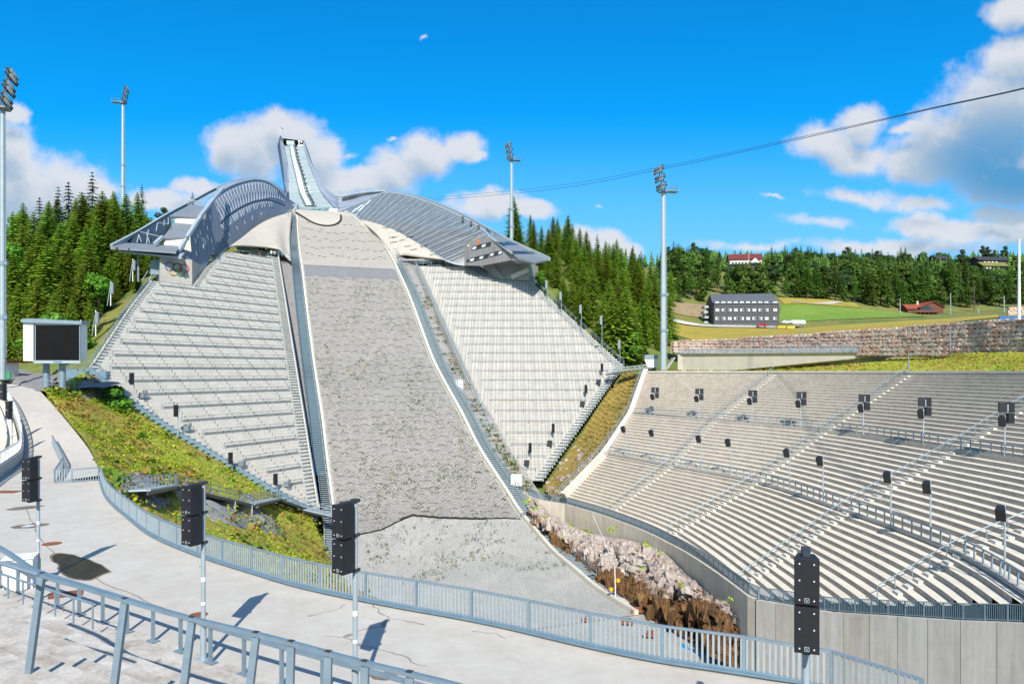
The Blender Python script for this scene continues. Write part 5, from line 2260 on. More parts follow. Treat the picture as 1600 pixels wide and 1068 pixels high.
LTOP = [(309, 346, 166), (316, 332, 172), (327, 316, 181), (342, 301, 192), (360, 290, 203), (380, 283, 214), (400, 280, 223), (418, 284, 231), (432, 294, 239), (446, 308, 248), (460, 318, 256)]
LBOT = [(338, 408, 166), (343, 397, 173), (350, 390, 177), (362, 384, 180), (380, 371, 192), (400, 355, 208), (420, 343.5, 219), (440, 337, 230), (458, 332.5, 240)]
wl_, atl = wing('left_wing', LTOP, LBOT, MAT['mesh_left'], 0, 0, None, False, 0.32)
# pale panels standing in for sky seen between the braces of the left wing
mb = MB()


def tri(sa, ta, sb, tb, sc_, tc_):
    a, b, c = atl(max(0, min(1, sa)), ta), atl(max(0, min(1, sb)), tb), atl(max(0, min(1, sc_)), tc_)
    nrm = (b - a).cross(c - a).normalized()
    if nrm.y > 0:
        nrm = -nrm
    mb.prism([a + nrm * 0.12, b + nrm * 0.12, c + nrm * 0.12], nrm * 0.06)


NCOL = 27
for k in range(NCOL):
    w = 0.70 / NCOL
    s0 = 0.19 + w * k
    lo = 1.0 - 0.35 * max(0, (k - 17) / 10)
    tri(s0 + .12 * w, 0.07, s0 + .80 * w, 0.07, s0 + .40 * w, 0.27 * lo + .02)
    tri(s0 + .45 * w, 0.47 * lo, s0 + 1.02 * w, 0.45 * lo, s0 + .86 * w, 0.17)
    if k < 22:
        tri(s0 + .0 * w, 0.52, s0 + .42 * w, 0.51, s0 + .25 * w, 0.66 - .004 * k)
        if k % 3 != 1:
            tri(s0 + .42 * w, 0.66, s0 + .8 * w, 0.64, s0 + .68 * w, 0.53)
    if k % 4 == 1 and k < 20:
        tri(s0, 0.76, s0 + .3 * w, 0.74, s0 + .3 * w, 0.83)
mb.build('sky_gap_panel', MAT['lattice'], wl_)
mb = MB()
for k in range(50):
    mb.tube(atl(0.2 + 0.7 * k / 50, 0.48), atl(0.2 + 0.7 * (k + 1) / 50, 0.48), 0.2, 0.2, 5)
mb.build('mid_chord', MAT['steel_dark'], wl_)

RTOP = [(527, 331, 258), (545, 324, 258), (570, 314, 257), (590, 304.5, 255), (604, 301.3, 253), (625, 303, 248), (645, 308, 243), (662, 314, 238), (680, 320, 233), (700, 329, 227), (720, 338.5, 221), (740, 349, 215), (757, 361, 209), (768, 371, 205)]
RBOT = [(527, 337, 254), (552, 341.5, 245), (580, 347.5, 236), (600, 353.5, 230), (615, 359.5, 225), (632, 369, 220), (650, 379, 214), (672, 391.5, 208), (694, 405.5, 203), (712, 412.5, 202), (727, 414.5, 202)]
wr_, atr = wing('right_wing', RTOP, RBOT, MAT['mesh_right'], 0, 0, None, False, 0.3)
# long slanted struts and thin branching ones on the right wing
mb = MB()
for k in range(21):
    s = 0.19 + 0.80 * k / 20
    a, b = atr(min(1, s), 0.03), atr(max(0.02, s - 0.075), 0.98)
    mb.tube(a + V((0, -0.4, 0)), b + V((0, -0.4, 0)), 0.11, 0.11, 5)
mb.build('strut', MAT['steel_light'], wr_)
mb = MB()
for k in range(40):
    s = 0.20 + 0.78 * k / 40
    t0 = 0.35 + 0.25 * RND.random()
    a, b = atr(s, t0), atr(min(1, s + 0.035), max(0.02, t0 - 0.33))
    mb.tube(a + V((0, -0.35, 0)), b + V((0, -0.35, 0)), 0.10, 0.10, 4)
    a, b = atr(max(0, s - 0.02), 0.97), atr(min(1, s + 0.028), t0)
    mb.tube(a + V((0, -0.35, 0)), b + V((0, -0.35, 0)), 0.10, 0.10, 4)
    c = atr(s, 0.05 + 0.05 * RND.random())
    mb.tube(c + V((0, -0.35, 0)), atr(min(1, s + 0.012), 0.2) + V((0, -0.35, 0)), 0.16, 0.10, 4)
mb.build('brace', MAT['grate'], wr_)
mb = MB()
for (s, t, w, h) in [(0.11, 0.35, 0.018, 0.30), (0.13, 0.20, 0.02, 0.28), (0.155, 0.3, 0.02, 0.35), (0.175, 0.12, 0.02, 0.25), (0.12, 0.62, 0.015, 0.2), (0.15, 0.66, 0.014, 0.18), (0.035, 0.3, 0.006, 0.5)]:
    a, b, c, d = atr(s, t + h), atr(s + w * 0.7, t + h * .8), atr(s + w * 1.5, t), atr(s + w * .8, t + .03)
    mb.face([p + V((0, -0.25, 0)) for p in (a, b, c, d)])
mb.build('bright_panel', MAT['white'], wr_, solid=0.05)
# inner face of the far right windscreen behind the take-off, with upright slats
mb = MB()
ia = [P(x, y, d) for x, y, d in [(524, 307, 281), (533, 308.6, 280), (545, 307, 279), (560, 304, 277), (578, 301.8, 275), (604, 300.8, 270)]]
ib = [P(x, y, d) for x, y, d in [(522, 324.5, 273), (533, 324.6, 272), (545, 322.5, 271), (560, 317, 270), (578, 310.5, 268), (604, 301.8, 266)]]
loft(mb, ia, ib, 1, 0)
mb.build('inner_screen', MAT['tower'], jump, solid=0.5)
A = resample(catmull(ia, 5), count=40)
B = resample(catmull(ib, 5), count=40)
mb = MB()
for k in range(6, 37):
    a, b = A[k].lerp(B[k], 0.06), A[k].lerp(B[k], 0.42)
    mb.beam(a + V((0, -0.7, 0)), b + V((0, -0.7, 0)), 0.35, 0.4, up=V((0, 1, 0)))
mb.build('slat', MAT['steel_dark'], jump)
mb = MB()
mb.path([p + V((0, -0.3, 0.3)) for p in A], 0.6, 6)
mb.build('edge_tube', MAT['steel_light'], jump)
# left wing: dark gap and pale coping between wing and tower
mb = MB()
ga_ = [P(x, y, d) for x, y, d in [(417, 283, 238), (428, 289, 244), (438, 296.5, 250), (447, 304, 256), (450.5, 299, 268)]]
gb_ = [P(x, y, d) for x, y, d in [(419, 287, 236), (430, 296, 241), (440, 305, 247), (448, 312, 252), (451.5, 312, 262)]]
loft(mb, ga_, gb_, 1, 0)
mb.build('rear_screen', MAT['steel_dark'], jump, solid=0.4)
# outer roof beams of both wings, running out to the canopy tips
mb = MB()
ob = catmull([P(x, y, d) for x, y, d in [(174, 384.5, 148), (215, 363, 160), (262, 335, 175), (296, 317, 188), (325, 301, 200), (350, 289, 213), (375, 282, 222), (400, 279, 230)]], 6)
for a, b in zip(ob, ob[1:]):
    mb.beam(a, b, 0.6, 0.7)
mb.build('roof_beam', MAT['steel_light'], wl_)
mb = MB()
ob2 = catmull([P(x, y, d) for x, y, d in [(604, 300.5, 258), (650, 307, 247), (690, 321, 236), (730, 339.5, 226), (762, 357.5, 217), (800, 377.5, 206), (858, 404.5, 190)]], 6)
for a, b in zip(ob2, ob2[1:]):
    mb.beam(a, b, 0.7, 0.9)
mb.build('roof_beam', MAT['steel_light'], wr_)
# solid top skin between the outer beam and the front skin of the left wing
mb = MB()
ta_ = [P(*q) + V((0, 0.2, -0.1)) for q in LTOP[3:10]]
tb_ = [P(x, y, d) for x, y, d in [(338, 295, 207), (352, 288.5, 214), (372, 283, 222), (398, 279.3, 230), (420, 282.5, 238), (437, 293, 246), (448, 305, 254)]]
loft(mb, ta_, tb_, 1, 0)
mb.build('top_skin', MAT['tower'], wl_, solid=0.3)
# railing and truss posts on the back roof between the beam and each wing
mb = MB()
for k in range(14):
    t = k / 13
    a = P(lerp(303, 349, t), lerp(325.5, 295.5, t), lerp(184, 209, t))
    mb.tube(a, a + V((0, 0, 1.0)), 0.10, 0.10, 5)
mb.path([P(x, y, d) + V((0, 0, 1.2)) for x, y, d in [(294, 321, 178), (317, 323, 178)]], 0.1, 5)
for k in range(9):
    a = P(lerp(294, 317, k / 8), lerp(321, 323, k / 8), 178)
    mb.tube(a, a + V((0, 0, 1.3)), 0.08, 0.08, 4)
mb.build('roof_railing', MAT['steel_light'], wl_)
mb = MB()
for (x0, y0, x1, y1, d) in [(744, 360, 737, 372, 212), (747, 352, 741, 372, 213), (761, 357, 758, 369, 210), (764, 360, 766, 369, 209)]:
    mb.tube(P(x0, y0, d), P(x1, y1, d - 3), 0.2, 0.2, 5)
for (x, y) in [(723, 340), (736, 347), (748, 354), (761, 361), (774, 367.5)]:
    mb.box(P(x, y + 1.5, 216 - (x - 723) * 0.2), (0.7, 0.6, 1.2))
mb.build('roof_truss', MAT['steel_dark'], wr_)


# concrete shells on either side of the knoll
def coons(bot, top, right, n=26, m=16):
    """patch with a pointed end: bottom and top curves start together, right curve closes them (top to bottom)"""
    bt, tp, rg = resample(catmull(bot, 5), count=n), resample(catmull(top, 5), count=n), resample(catmull(right, 5), count=m)
    rows = []
    for i in range(n):
        u = i / (n - 1)
        row = []
        for j in range(m):
            v = j / (m - 1)
            lin = tp[i].lerp(bt[i], v)
            bow = rg[j] - rg[0].lerp(rg[-1], v)
            row.append(lin + bow * u)
        rows.append(row)
    return rows


shl = coons([P(*q) for q in [(363, 384.5, 178), (380, 384, 182), (400, 385, 186), (420, 386.5, 189), (436, 389.5, 190), (443, 396, 191), (448, 402, 191.5), (454, 408, 190)]],
            [P(*q) for q in [(363, 384, 178.2), (380, 371, 190), (400, 355, 206), (420, 343.5, 217), (440, 336.5, 228), (457, 331.5, 238)]],
            [P(*q) for q in [(457, 331.5, 238), (455, 345, 226), (453.5, 360, 216), (453, 380, 205), (453.5, 395, 197), (454, 408, 190)]])
mb = MB()
mb.grid(shl, 0)
tag(mb.build('concrete_shell', MAT['conc_light'], origin=shl[0][0], smooth=True, solid=0.5, merge=True), 'smooth pale concrete shell under the left wing, left of the knoll', 'shell roof')
shr = coons([P(*q) for q in [(694.5, 405.8, 203), (680, 404.5, 205), (660, 402.5, 207), (645, 400.5, 209), (630, 398.5, 211), (622, 400.5, 211), (621, 405, 209), (622, 414, 204)]],
            [P(*q) for q in [(694.5, 405.3, 203.2), (672, 391.3, 208), (650, 378.8, 214), (615, 359.3, 225), (580, 347.3, 236), (555, 341.5, 245)]],
            [P(*q) for q in [(555, 341.5, 245), (572, 352, 236), (588, 366, 227), (602, 383, 217), (614, 400, 208), (622, 414, 204)]])
mb = MB()
mb.grid(shr, 0, flip=True)
tag(mb.build('concrete_shell', MAT['conc_light'], origin=shr[0][0], smooth=True, solid=0.5, merge=True), 'smooth pale concrete shell under the right wing, right of the knoll', 'shell roof')
mb = MB()
for _ in range(40):
    i, j = RND.randint(3, 20), RND.randint(3, 13)
    p, q = shr[i][j], shr[i + 1][j]
    e = (q - p).normalized() if (q - p).length > 0 else V((1, 0, 0))
    if RND.random() < 0.45:
        mb.beam(p + V((0, -0.4, 0.35)), p + V((2.0, -0.4, 0.65)), 0.12, 0.12)
tag(mb.build('shell_ribs', MAT['steel_dark'], origin=shr[8][8]), 'short dark drip ribs scattered on the right concrete shell', 'ribs')
# undercrofts: dark ceilings, floor, pillars, back railing
for side, (x0, x1, yb, d) in {'left': (352, 452, 404, 196), 'right': (620, 730, 414.5, 213)}.items():
    fl = MB()
    fl.box(P((x0 + x1) / 2, yb - 0.3, d + 5), ((x1 - x0) / F * d * 1.02, 22, 0.3), -0.33 if side == 'left' else 0.0)
    structure(fl.build('undercroft_floor', MAT['conc']))
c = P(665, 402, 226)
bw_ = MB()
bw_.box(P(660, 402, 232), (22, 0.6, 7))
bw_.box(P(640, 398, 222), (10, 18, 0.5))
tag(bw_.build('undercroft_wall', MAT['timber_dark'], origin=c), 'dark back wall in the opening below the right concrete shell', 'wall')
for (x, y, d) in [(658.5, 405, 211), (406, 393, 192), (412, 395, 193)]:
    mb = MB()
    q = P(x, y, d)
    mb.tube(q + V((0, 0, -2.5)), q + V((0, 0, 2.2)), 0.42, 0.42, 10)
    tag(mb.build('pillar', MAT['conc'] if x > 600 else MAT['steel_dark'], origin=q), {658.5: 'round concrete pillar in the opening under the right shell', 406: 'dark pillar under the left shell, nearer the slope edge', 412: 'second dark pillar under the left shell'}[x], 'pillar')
rail_along('handrail', 'steel handrail in the opening under the left concrete shell', 'railing', [P(418, 399, 190), P(436, 400, 190), P(452, 402, 190)], 1.1, 0.09, 2.2)
rail_along('handrail', 'steel handrail in the opening under the right concrete shell', 'railing', [P(622, 414, 205), P(648, 413.5, 206), P(700, 413, 207), P(726, 413.3, 207)], 1.1, 0.08, 2.4)

# short steel stair below the right judges building
o = thing('steel_stair', 'short steel stair on the white terrace below the grey judges building', 'stairs', SR.hit(748, 426))
t = MB()
for k in range(10):
    q = SR.hit(lerp(735, 763, k / 9), lerp(417, 438.5, k / 9)) + V((0, -0.5, 0.25))
    t.box(q, (2.6, 0.5, 0.09))
t.build('treads', MAT['steel'], o)
for dx in (-1.3, 1.3):
    t = MB()
    t.tube(SR.hit(735, 417) + V((dx, -0.5, 1.3)), SR.hit(763, 438.5) + V((dx, -0.5, 1.3)), 0.08, 0.08, 5)
    for k in range(0, 10, 3):
        q = SR.hit(lerp(735, 763, k / 9), lerp(417, 438.5, k / 9)) + V((dx, -0.5, 0))
        t.tube(q, q + V((0, 0, 1.3)), 0.06, 0.06, 5)
    t.build('handrail', MAT['steel_dark'], o)


# ------------------------------------------------------------------ judges' buildings
def quadprism(mb, pts, depth_vec, m=0):
    mb.prism([P(*p) for p in pts], depth_vec, m)


def panel(pts, mat, name, parent, th=0.3, uvs=1.0, push=None):
    """flat cladding panel with UV in metres (u along its first edge)"""
    q = [P(*p) for p in pts]
    n = (q[1] - q[0]).cross(q[2] - q[0]).normalized()
    if n.y > 0:
        n = -n
    ex = (q[1] - q[0]).normalized()
    ey = n.cross(ex)
    mb = MB()
    uv = [((p - q[0]).dot(ex), (p - q[0]).dot(ey)) for p in q]
    mb.face(q, 0, uv)
    b = [p - n * th for p in q]
    mb.face(b[::-1], 0, uv[::-1])
    for i in range(len(q)):
        j = (i + 1) % len(q)
        mb.face([q[i], b[i], b[j], q[j]], 0)
    return mb.build(name, mat, parent), n


# left building: blue-grey flank, two stepped roofs, brim, rings block
D0 = 152.0
jl = thing('judges_tower', 'blue-grey judges building with a jutting canopy and five coloured rings on its concrete base', 'building', P(285, 445, 150))
# sloping flank facing the slope: distance grows to the right
fl_pts = [(278.5, 393, 150), (306, 351, 155), (314, 341, 158), (323, 325, 165), (341, 303, 184), (350, 345, 180), (337, 385, 171), (321, 418.5, 160), (300, 407, 153)]
A_, B_, C_ = P(278.5, 393, 150), P(321, 418.5, 160), P(323, 325, 165)
nfl = (B_ - A_).cross(C_ - A_).normalized()


def on_flank(px, py, push=0.0):
    d = V(((px - 800) / F, 1, (HOR - py) / F))
    p = d * (A_.dot(nfl) / d.dot(nfl))
    n = nfl if nfl.y < 0 else -nfl
    return p + n * push


fq = [on_flank(x, y) for x, y in [(278.5, 393), (306, 351), (314, 341), (323, 325), (334, 312), (345, 345), (337, 385), (321, 418.5), (300, 408)]]
mb = MB()
ex = (fq[-1] - fq[0]).normalized()
ey = nfl.cross(ex)
uv = [((p - fq[0]).dot(ex), (p - fq[0]).dot(ey)) for p in fq]
mb.face(fq, 0, uv)
inner = [p + V((-1.2, 1.6, 0)) for p in fq]
mb.face(inner[::-1], 0, uv[::-1])
for i in range(len(fq)):
    j = (i + 1) % len(fq)
    mb.face([fq[i], inner[i], inner[j], fq[j]], 0)
mb.build('flank_wall', MAT['clad_blue'], jl)
for (x, y, w) in [(306, 377, 4.6), (309.5, 370, 4.6), (313.5, 364, 4.6), (325, 371, 6.0), (331, 376, 5.0), (318.5, 386, 4.6), (307.5, 396.5, 5.5), (319, 349.5, 3.6), (324.5, 357, 4.6), (329, 340, 5.0)]:
    q = [on_flank(x - w * .5, y - 5.2, 0.06), on_flank(x + w * .28, y - 1.6, 0.06), on_flank(x + w * .62, y + 5.0, 0.06), on_flank(x - w * .2, y + 1.6, 0.06)]
    mb = MB()
    n = nfl if nfl.y < 0 else -nfl
    mb.prism(q, n * -0.12)
    f = mb.build('window', MAT['pane_white'], jl)
    c = (q[0] + q[1] + q[2] + q[3]) / 4
    mb = MB()
    mb.prism([p + n * 0.04 for p in (q[0].lerp(q[1], .55), q[0].lerp(q[1], .92), q[3].lerp(q[2], .92), q[3].lerp(q[2], .55))], n * -0.06)
    mb.build('pane', MAT['glass'], f)
# concrete base with the rings
base_poly = [P(250, 399, 147), P(300, 406, 150.5), P(300.5, 454, 150.5), P(249, 443, 147)]
base_poly[2].z -= 1.5
base_poly[3].z -= 1.5
mb = MB()
mb.prism(base_poly, V((-6, 11, 0)))
mb.build('base_front', MAT['conc'], jl)
mb = MB()
sd = [P(300.1, 406.5, 150.4), P(321, 417.5, 160), P(303, 453.5, 152), P(300.2, 456, 150.4)]
mb.prism(sd, V((-0.8, 0.4, 0)))
mb.build('base_side', MAT['conc'], jl)
nb = (base_poly[1] - base_poly[0]).cross(base_poly[3] - base_poly[0]).normalized()
if nb.y > 0:
    nb = -nb


def on_base(px, py, push=0.0):
    d = V(((px - 800) / F, 1, (HOR - py) / F))
    return d * (base_poly[0].dot(nb) / d.dot(nb)) + nb * push


rx = (base_poly[1] - base_poly[0]).normalized()
ry = rx.cross(nb)
if ry.z < 0:
    ry = -ry
for k, (x, y, mt) in enumerate([(264.9, 416.0, 'ring_blue'), (276.8, 418.0, 'ring_black'), (288.2, 419.3, 'ring_red'), (270.6, 423.4, 'ring_yellow'), (282.2, 425.0, 'ring_green')]):
    c = on_base(x, y, 0.12 + 0.02 * (k > 2))
    mb = MB()
    pts = [c + rx * (0.80 * math.cos(a * 6.2832 / 24)) + ry * (0.80 * math.sin(a * 6.2832 / 24)) for a in range(25)]
    mb.path(pts, 0.105, 6)
    mb.build('ring', MAT[mt], jl)
# stepped roofs and the white walls between them
panel([(266, 337, 160), (321.5, 340.5, 158.5), (322, 322.5, 167), (296, 320, 172)], MAT['roof_grey'], 'upper_roof', jl, 0.4)
panel([(265.5, 337.5, 161), (313, 341.5, 159), (306, 352, 157.5), (273, 349, 160)], MAT['conc_white'], 'upper_wall', jl, 0.4)
panel([(266, 338, 160.6), (273, 338.6, 160.2), (273.5, 348.5, 160), (267, 348.5, 161)], MAT['teal'], 'teal_panel', jl, 0.2)
panel([(253, 372.5, 152), (293, 370.5, 151), (307, 351.2, 157), (272.5, 347.8, 160)], MAT['roof_grey'], 'lower_roof', jl, 0.4)
panel([(256, 374, 152.6), (291.5, 371.5, 151.4), (280, 393, 149.5), (256.5, 386, 151)], MAT['conc_white'], 'lower_wall', jl, 0.4)
panel([(282, 386, 149.8), (297, 369, 152.2), (299, 393, 151), (287, 389, 150)], MAT['cream'], 'side_wall', jl, 0.3)
for a, b in [((280, 394, 149), (307, 351, 155.5)), ((307, 351, 155.5), (314, 341, 158)), ((312, 342, 158), (335, 312, 172)), ((335, 312, 172), (349, 296, 190)), ((243, 383, 149), (255, 372, 152))]:
    mb = MB()
    mb.beam(P(*a) + V((0, -0.3, 0.2)), P(*b) + V((0, -0.3, 0.2)), 0.7, 0.6)
    mb.build('verge', MAT['steel_light'], jl)
# dark glazed triangle under the roof beam
mb = MB()
q = [P(190, 379.5, 155), P(264, 337.5, 168), P(264, 350, 164), P(247, 382, 157)]
mb.prism(q, V((0.3, 0.6, 0)))
mb.build('glazing', MAT['glass'], jl)
for (x0, y0, x1, y1) in [(219, 362, 252, 370), (246, 348, 264, 350), (214, 379, 217, 366), (229, 381, 232, 359), (244, 361, 246, 349), (234, 380, 229, 364), (221, 378, 217, 367), (256, 352, 257, 344), (263, 350, 263, 340)]:
    mb = MB()
    mb.tube(P(x0, y0, 155), P(x1, y1, 157), 0.10, 0.10, 5)
    mb.build('truss_bar', MAT['steel_light'], jl)
# canopy slabs
mb = MB()
mb.prism([P(172.5, 386.5, 146), P(192, 379, 154), P(280, 383.5, 151), P(275, 393.5, 144.5)], V((0, 0, -0.35)))
mb.build('canopy', MAT['roof_grey'], jl)
mb = MB()
mb.prism([P(185, 391, 147), P(205, 386, 155), P(290, 391, 152), P(283, 401.5, 146)], V((0, 0, -0.4)))
mb.build('canopy_underside', MAT['steel_light'], jl)
for k in range(5):
    mb = MB()
    mb.beam(P(lerp(182, 278, k / 5), lerp(388.5, 395, k / 5), 145.5), P(lerp(200, 285, k / 5), lerp(386, 388, k / 5), 153), 0.25, 0.5)
    mb.build('canopy_rib', MAT['steel_dark'], jl)
mb = MB()
mb.prism([P(279, 393.5, 149.6), P(302, 406, 152.5), P(301, 409, 152.5), P(277, 396, 149.6)], V((-0.5, 0.5, 0)))
mb.build('soffit_edge', MAT['steel_blue'], jl)
mb = MB()
for (x, yb, yt) in [(245, 423, 404), (216, 440, 398)]:
    mb.tube(P(x, yb, 149), P(x, yt, 149), 0.2, 0.2, 6)
mb.tube(P(232, 440, 149), P(245, 415, 150), 0.1, 0.1, 5)
mb.tube(P(222, 438, 149), P(240, 409, 150), 0.1, 0.1, 5)
mb.box(P(245, 418, 149.5), (2.0, 1.2, 3.0))
mb.build('service_stair', MAT['steel'], jl)

# right building
jr = thing('judges_tower', 'grey boarded judges building with strip windows and pointed brim above the white terrace', 'building', P(790, 430, 190))
FP = [(726.5, 378, 200), (763.5, 368.3, 195.5), (801.5, 397, 189.5), (812, 402.8, 188), (800, 406, 189.5), (752, 415, 196), (725.5, 414.6, 200)]
A2_, B2_, C2_ = P(726.5, 378, 200), P(725.5, 414.6, 200), P(801.5, 397, 190)
nfr = (B2_ - A2_).cross(C2_ - A2_).normalized()
if nfr.y > 0:
    nfr = -nfr


def on_front(px, py, push=0.0):
    d = V(((px - 800) / F, 1, (HOR - py) / F))
    return d * (A2_.dot(nfr) / d.dot(nfr)) + nfr * push


q = [on_front(x, y) for x, y, _ in FP]
ex = V((nfr.y, -nfr.x, 0)).normalized()
mb = MB()
uv = [((p - q[0]).dot(ex), p.z) for p in q]
mb.face(q, 0, uv)
back = [p - nfr * 0.8 for p in q]
mb.face(back[::-1], 0, uv[::-1])
for i in range(len(q)):
    j = (i + 1) % len(q)
    mb.face([q[i], back[i], back[j], q[j]], 0)
mb.build('front_wall', MAT['clad_grey'], jr)
for (x0, x1, y0, slope) in [(738, 767, 388, -0.245), (734.5, 763.5, 406.5, -0.245), (766, 785, 398.2, -0.245)]:
    n = max(2, int(round((x1 - x0) / 7.3)))
    for k in range(n):
        a, b = lerp(x0, x1, k / n), lerp(x0, x1, (k + 0.97) / n)
        ya, yb = y0 + (a - x0) * slope, y0 + (b - x0) * slope
        qq = [on_front(a + 0.9, ya - 2.8, 0.05), on_front(b + 0.9, yb - 2.8, 0.05), on_front(b - 0.7, yb + 2.8, 0.05), on_front(a - 0.7, ya + 2.8, 0.05)]
        mb = MB()
        mb.prism(qq, nfr * -0.15)
        w = mb.build('window', MAT['pane_white'] if k % 2 == 0 else MAT['glass'], jr)
        c = (qq[0] + qq[1] + qq[2] + qq[3]) / 4
        mb = MB()
        for i in range(4):
            mb.beam(qq[i] + nfr * 0.03, qq[(i + 1) % 4] + nfr * 0.03, 0.14, 0.14, up=nfr)
        mb.build('frame', MAT['steel_dark'], w)
mb = MB()
qq = [on_front(x, y, 0.05) for x, y in [(729.5, 405.5), (733.5, 404.7), (732.8, 409.3), (728.5, 409.8)]]
mb.prism(qq, nfr * -0.1)
mb.build('doorway', MAT['glass'], jr)
mb = MB()
c = on_front(747.5, 378.5, 0.08)
for (dx, dz, r_) in ((0, 0.25, 0.42), (0.0, -0.45, 0.3), (0.0, 0.9, 0.22)):
    pts = [c + ex * (dx + r_ * math.cos(a * 0.7854)) + V((0, 0, dz + r_ * 1.1 * math.sin(a * 0.7854))) for a in range(8)]
    mb.prism(pts, nfr * 0.06)
mb.build('crest', MAT['orange'], jr)
mb = MB()
c = on_front(732, 384, 0.05)
mb.box(c, (0.4, 0.3, 0.4))
mb.build('wall_lamp', MAT['white'], jr)
# roof falling to the right in three bands with window strips between
panel([(763.5, 368.3, 196), (784.5, 369, 206), (803, 377.5, 203), (779, 378, 192)], MAT['roof_grey'], 'upper_roof', jr, 0.4)
panel([(779, 378, 192.2), (803.5, 377.8, 203), (812, 381.5, 201), (788.5, 383.6, 190.6)], MAT['glass'], 'window_strip', jr, 0.3)
panel([(788.5, 383.6, 190.6), (810, 381.3, 201), (832, 392, 198), (799.5, 391.8, 189)], MAT['roof_grey'], 'middle_roof', jr, 0.4)
panel([(799.5, 391.8, 189.1), (832, 392, 198), (840, 396, 196), (805, 396.5, 188.4)], MAT['glass'], 'window_strip', jr, 0.3)
panel([(803, 396.3, 188.3), (840, 396.6, 196), (859.5, 405.3, 192), (838, 409.3, 183), (812, 402.8, 187)], MAT['roof_grey'], 'brim', jr, 0.5)
panel([(783, 381.2, 191.8), (803, 379.2, 202), (808, 382.5, 201.4), (788, 383.4, 191)], MAT['white'], 'blind', jr, 0.1)
for a, b in [((763.5, 368, 195.3), (801.5, 396, 188.9)), ((763.5, 368, 195.6), (784.5, 368.6, 206)), ((784.5, 368.6, 206), (859.5, 404.8, 192))]:
    mb = MB()
    mb.beam(P(*a), P(*b), 0.5, 0.5)
    mb.build('verge', MAT['steel_light'], jr)
mb = MB()
mb.prism([P(801, 406, 189), P(812, 403, 187.2), P(838, 409.6, 183), P(857, 406, 191), P(835, 411, 193), P(806, 410, 191)], V((0, 0, -0.25)))
mb.build('soffit', MAT['roof_grey'], jr)
mb = MB()
bp = [P(764, 406, 203), P(826.3, 407, 199), P(826.3, 438.5, 198), P(788, 436, 199.2), P(764, 414, 203)]
mb.prism(bp, V((3, 12, 0)))
mb.build('base_wall', MAT['conc'], jr)
mb = MB()
mb.prism([P(751.5, 413, 202.5), P(767, 408, 202.3), P(789, 436.5, 198.8), P(766, 432, 200.5)], V((0.4, 1.2, 0)))
mb.build('base_wing', MAT['conc_light'], jr)
mb = MB()
mb.beam(P(799, 433, 197.6), P(826, 421.5, 197), 0.6, 1.2)
mb.build('stair_parapet', MAT['conc_white'], jr)

# ------------------------------------------------------------------ scoreboard
sb = thing('scoreboard', 'large black unlit video scoreboard on two thick steel legs', 'scoreboard', P(88, 605, 97))
R = Matrix.Rotation(math.radians(8), 3, 'Z')
c = P(90.5, 535, 95)
mb = MB()
mb.box(c + R @ V((-0.05, 0.9, 0.15)), (5.7, 1.9, 4.9), math.radians(8))
mb.prism([c + R @ V((-2.9, -0.05, -2.3)), c + R @ V((-2.9, -0.05, 2.6)), c + R @ V((-3.9, 1.8, 2.7)), c + R @ V((-3.9, 1.8, -2.45))][::-1], R @ V((1.0, 0.4, 0)))
mb.build('housing', MAT['white'], sb)
mb = MB()
mb.box(c + R @ V((-3.45, 0.0, 0.1)), (1.25, 0.25, 4.95), math.radians(8))
mb.build('side_panel', MAT['white'], sb)
mb = MB()
mb.box(c + R @ V((0.02, -0.10, -0.05)), (5.25, 0.12, 4.55), math.radians(8))
mb.build('screen', MAT['screen'], sb)
mb = MB()
mb.prism([c + R @ V((-4.2, -0.5, 2.55)), c + R @ V((3.05, -0.5, 2.35)), c + R @ V((3.05, -0.5, 2.75)), c + R @ V((-2.9, -0.5, 3.05)), c + R @ V((-4.2, -0.5, 2.95))], R @ V((0, 2.7, 0.15)))
mb.build('roof', MAT['steel'], sb)
mb = MB()
mb.box(c + R @ V((0.0, -0.12, -2.48)), (5.6, 0.2, 0.36), math.radians(8))
mb.build('sill', MAT['steel_light'], sb)
mb = MB()
for k in range(9):
    mb.box(c + R @ V((-0.35 + 0.11 * k, -0.24, -2.5)), (0.07, 0.03, 0.13 if k % 3 else 0.17), math.radians(8))
mb.build('lettering', MAT['ring_blue'], sb)
mb = MB()
for sx in (-2.78, 2.75):
    q_ = MB()
    q_.beam(c + R @ V((sx, -0.2, -2.3)), c + R @ V((sx, -0.2, 2.4)), 0.14, 0.14)
    q_.build('side_rail', MAT['steel'], sb)
for k in range(14):
    mb.box(c + R @ V((-2.98, 0.1, -2.1 + k * 0.33)), (0.35, 0.05, 0.05), math.radians(8))
mb.beam(c + R @ V((-2.98, 0.02, -2.2)), c + R @ V((-2.98, 0.02, 2.3)), 0.06, 0.16)
mb.build('ladder', MAT['steel'], sb)
for x in (72.5, 97.5):
    mb = MB()
    a = P(x, 605, 96.4)
    mb.tube(a, V((a.x, a.y, c.z - 2.4)), 0.40, 0.40, 14)
    mb.build('leg', MAT['steel'], sb)
rail_along('guard_rail', 'thin steel guard rail around the scoreboard legs', 'railing', [P(63, 606, 94), P(98, 608, 94), P(116, 604, 97)], 1.0, 0.04, 1.5)
rail_along('platform_railing', 'pale steel railing at the lower corner platform of the left terrace', 'railing', [P(92, 585, 106), P(120, 580, 108), P(150, 579, 110), P(165, 590, 108)], 1.1, 0.06, 1.6)
mb = MB()
mb.box(P(138, 585, 109), (5.5, 3, 1.0), 0.3)
mb.box(P(130, 578, 110), (4.5, 2.5, 0.25), 0.3)
tag(mb.build('steel_platform', MAT['steel_blue'], origin=P(138, 590, 109)), 'bluish steel platform at the lower corner of the left terrace', 'platform')


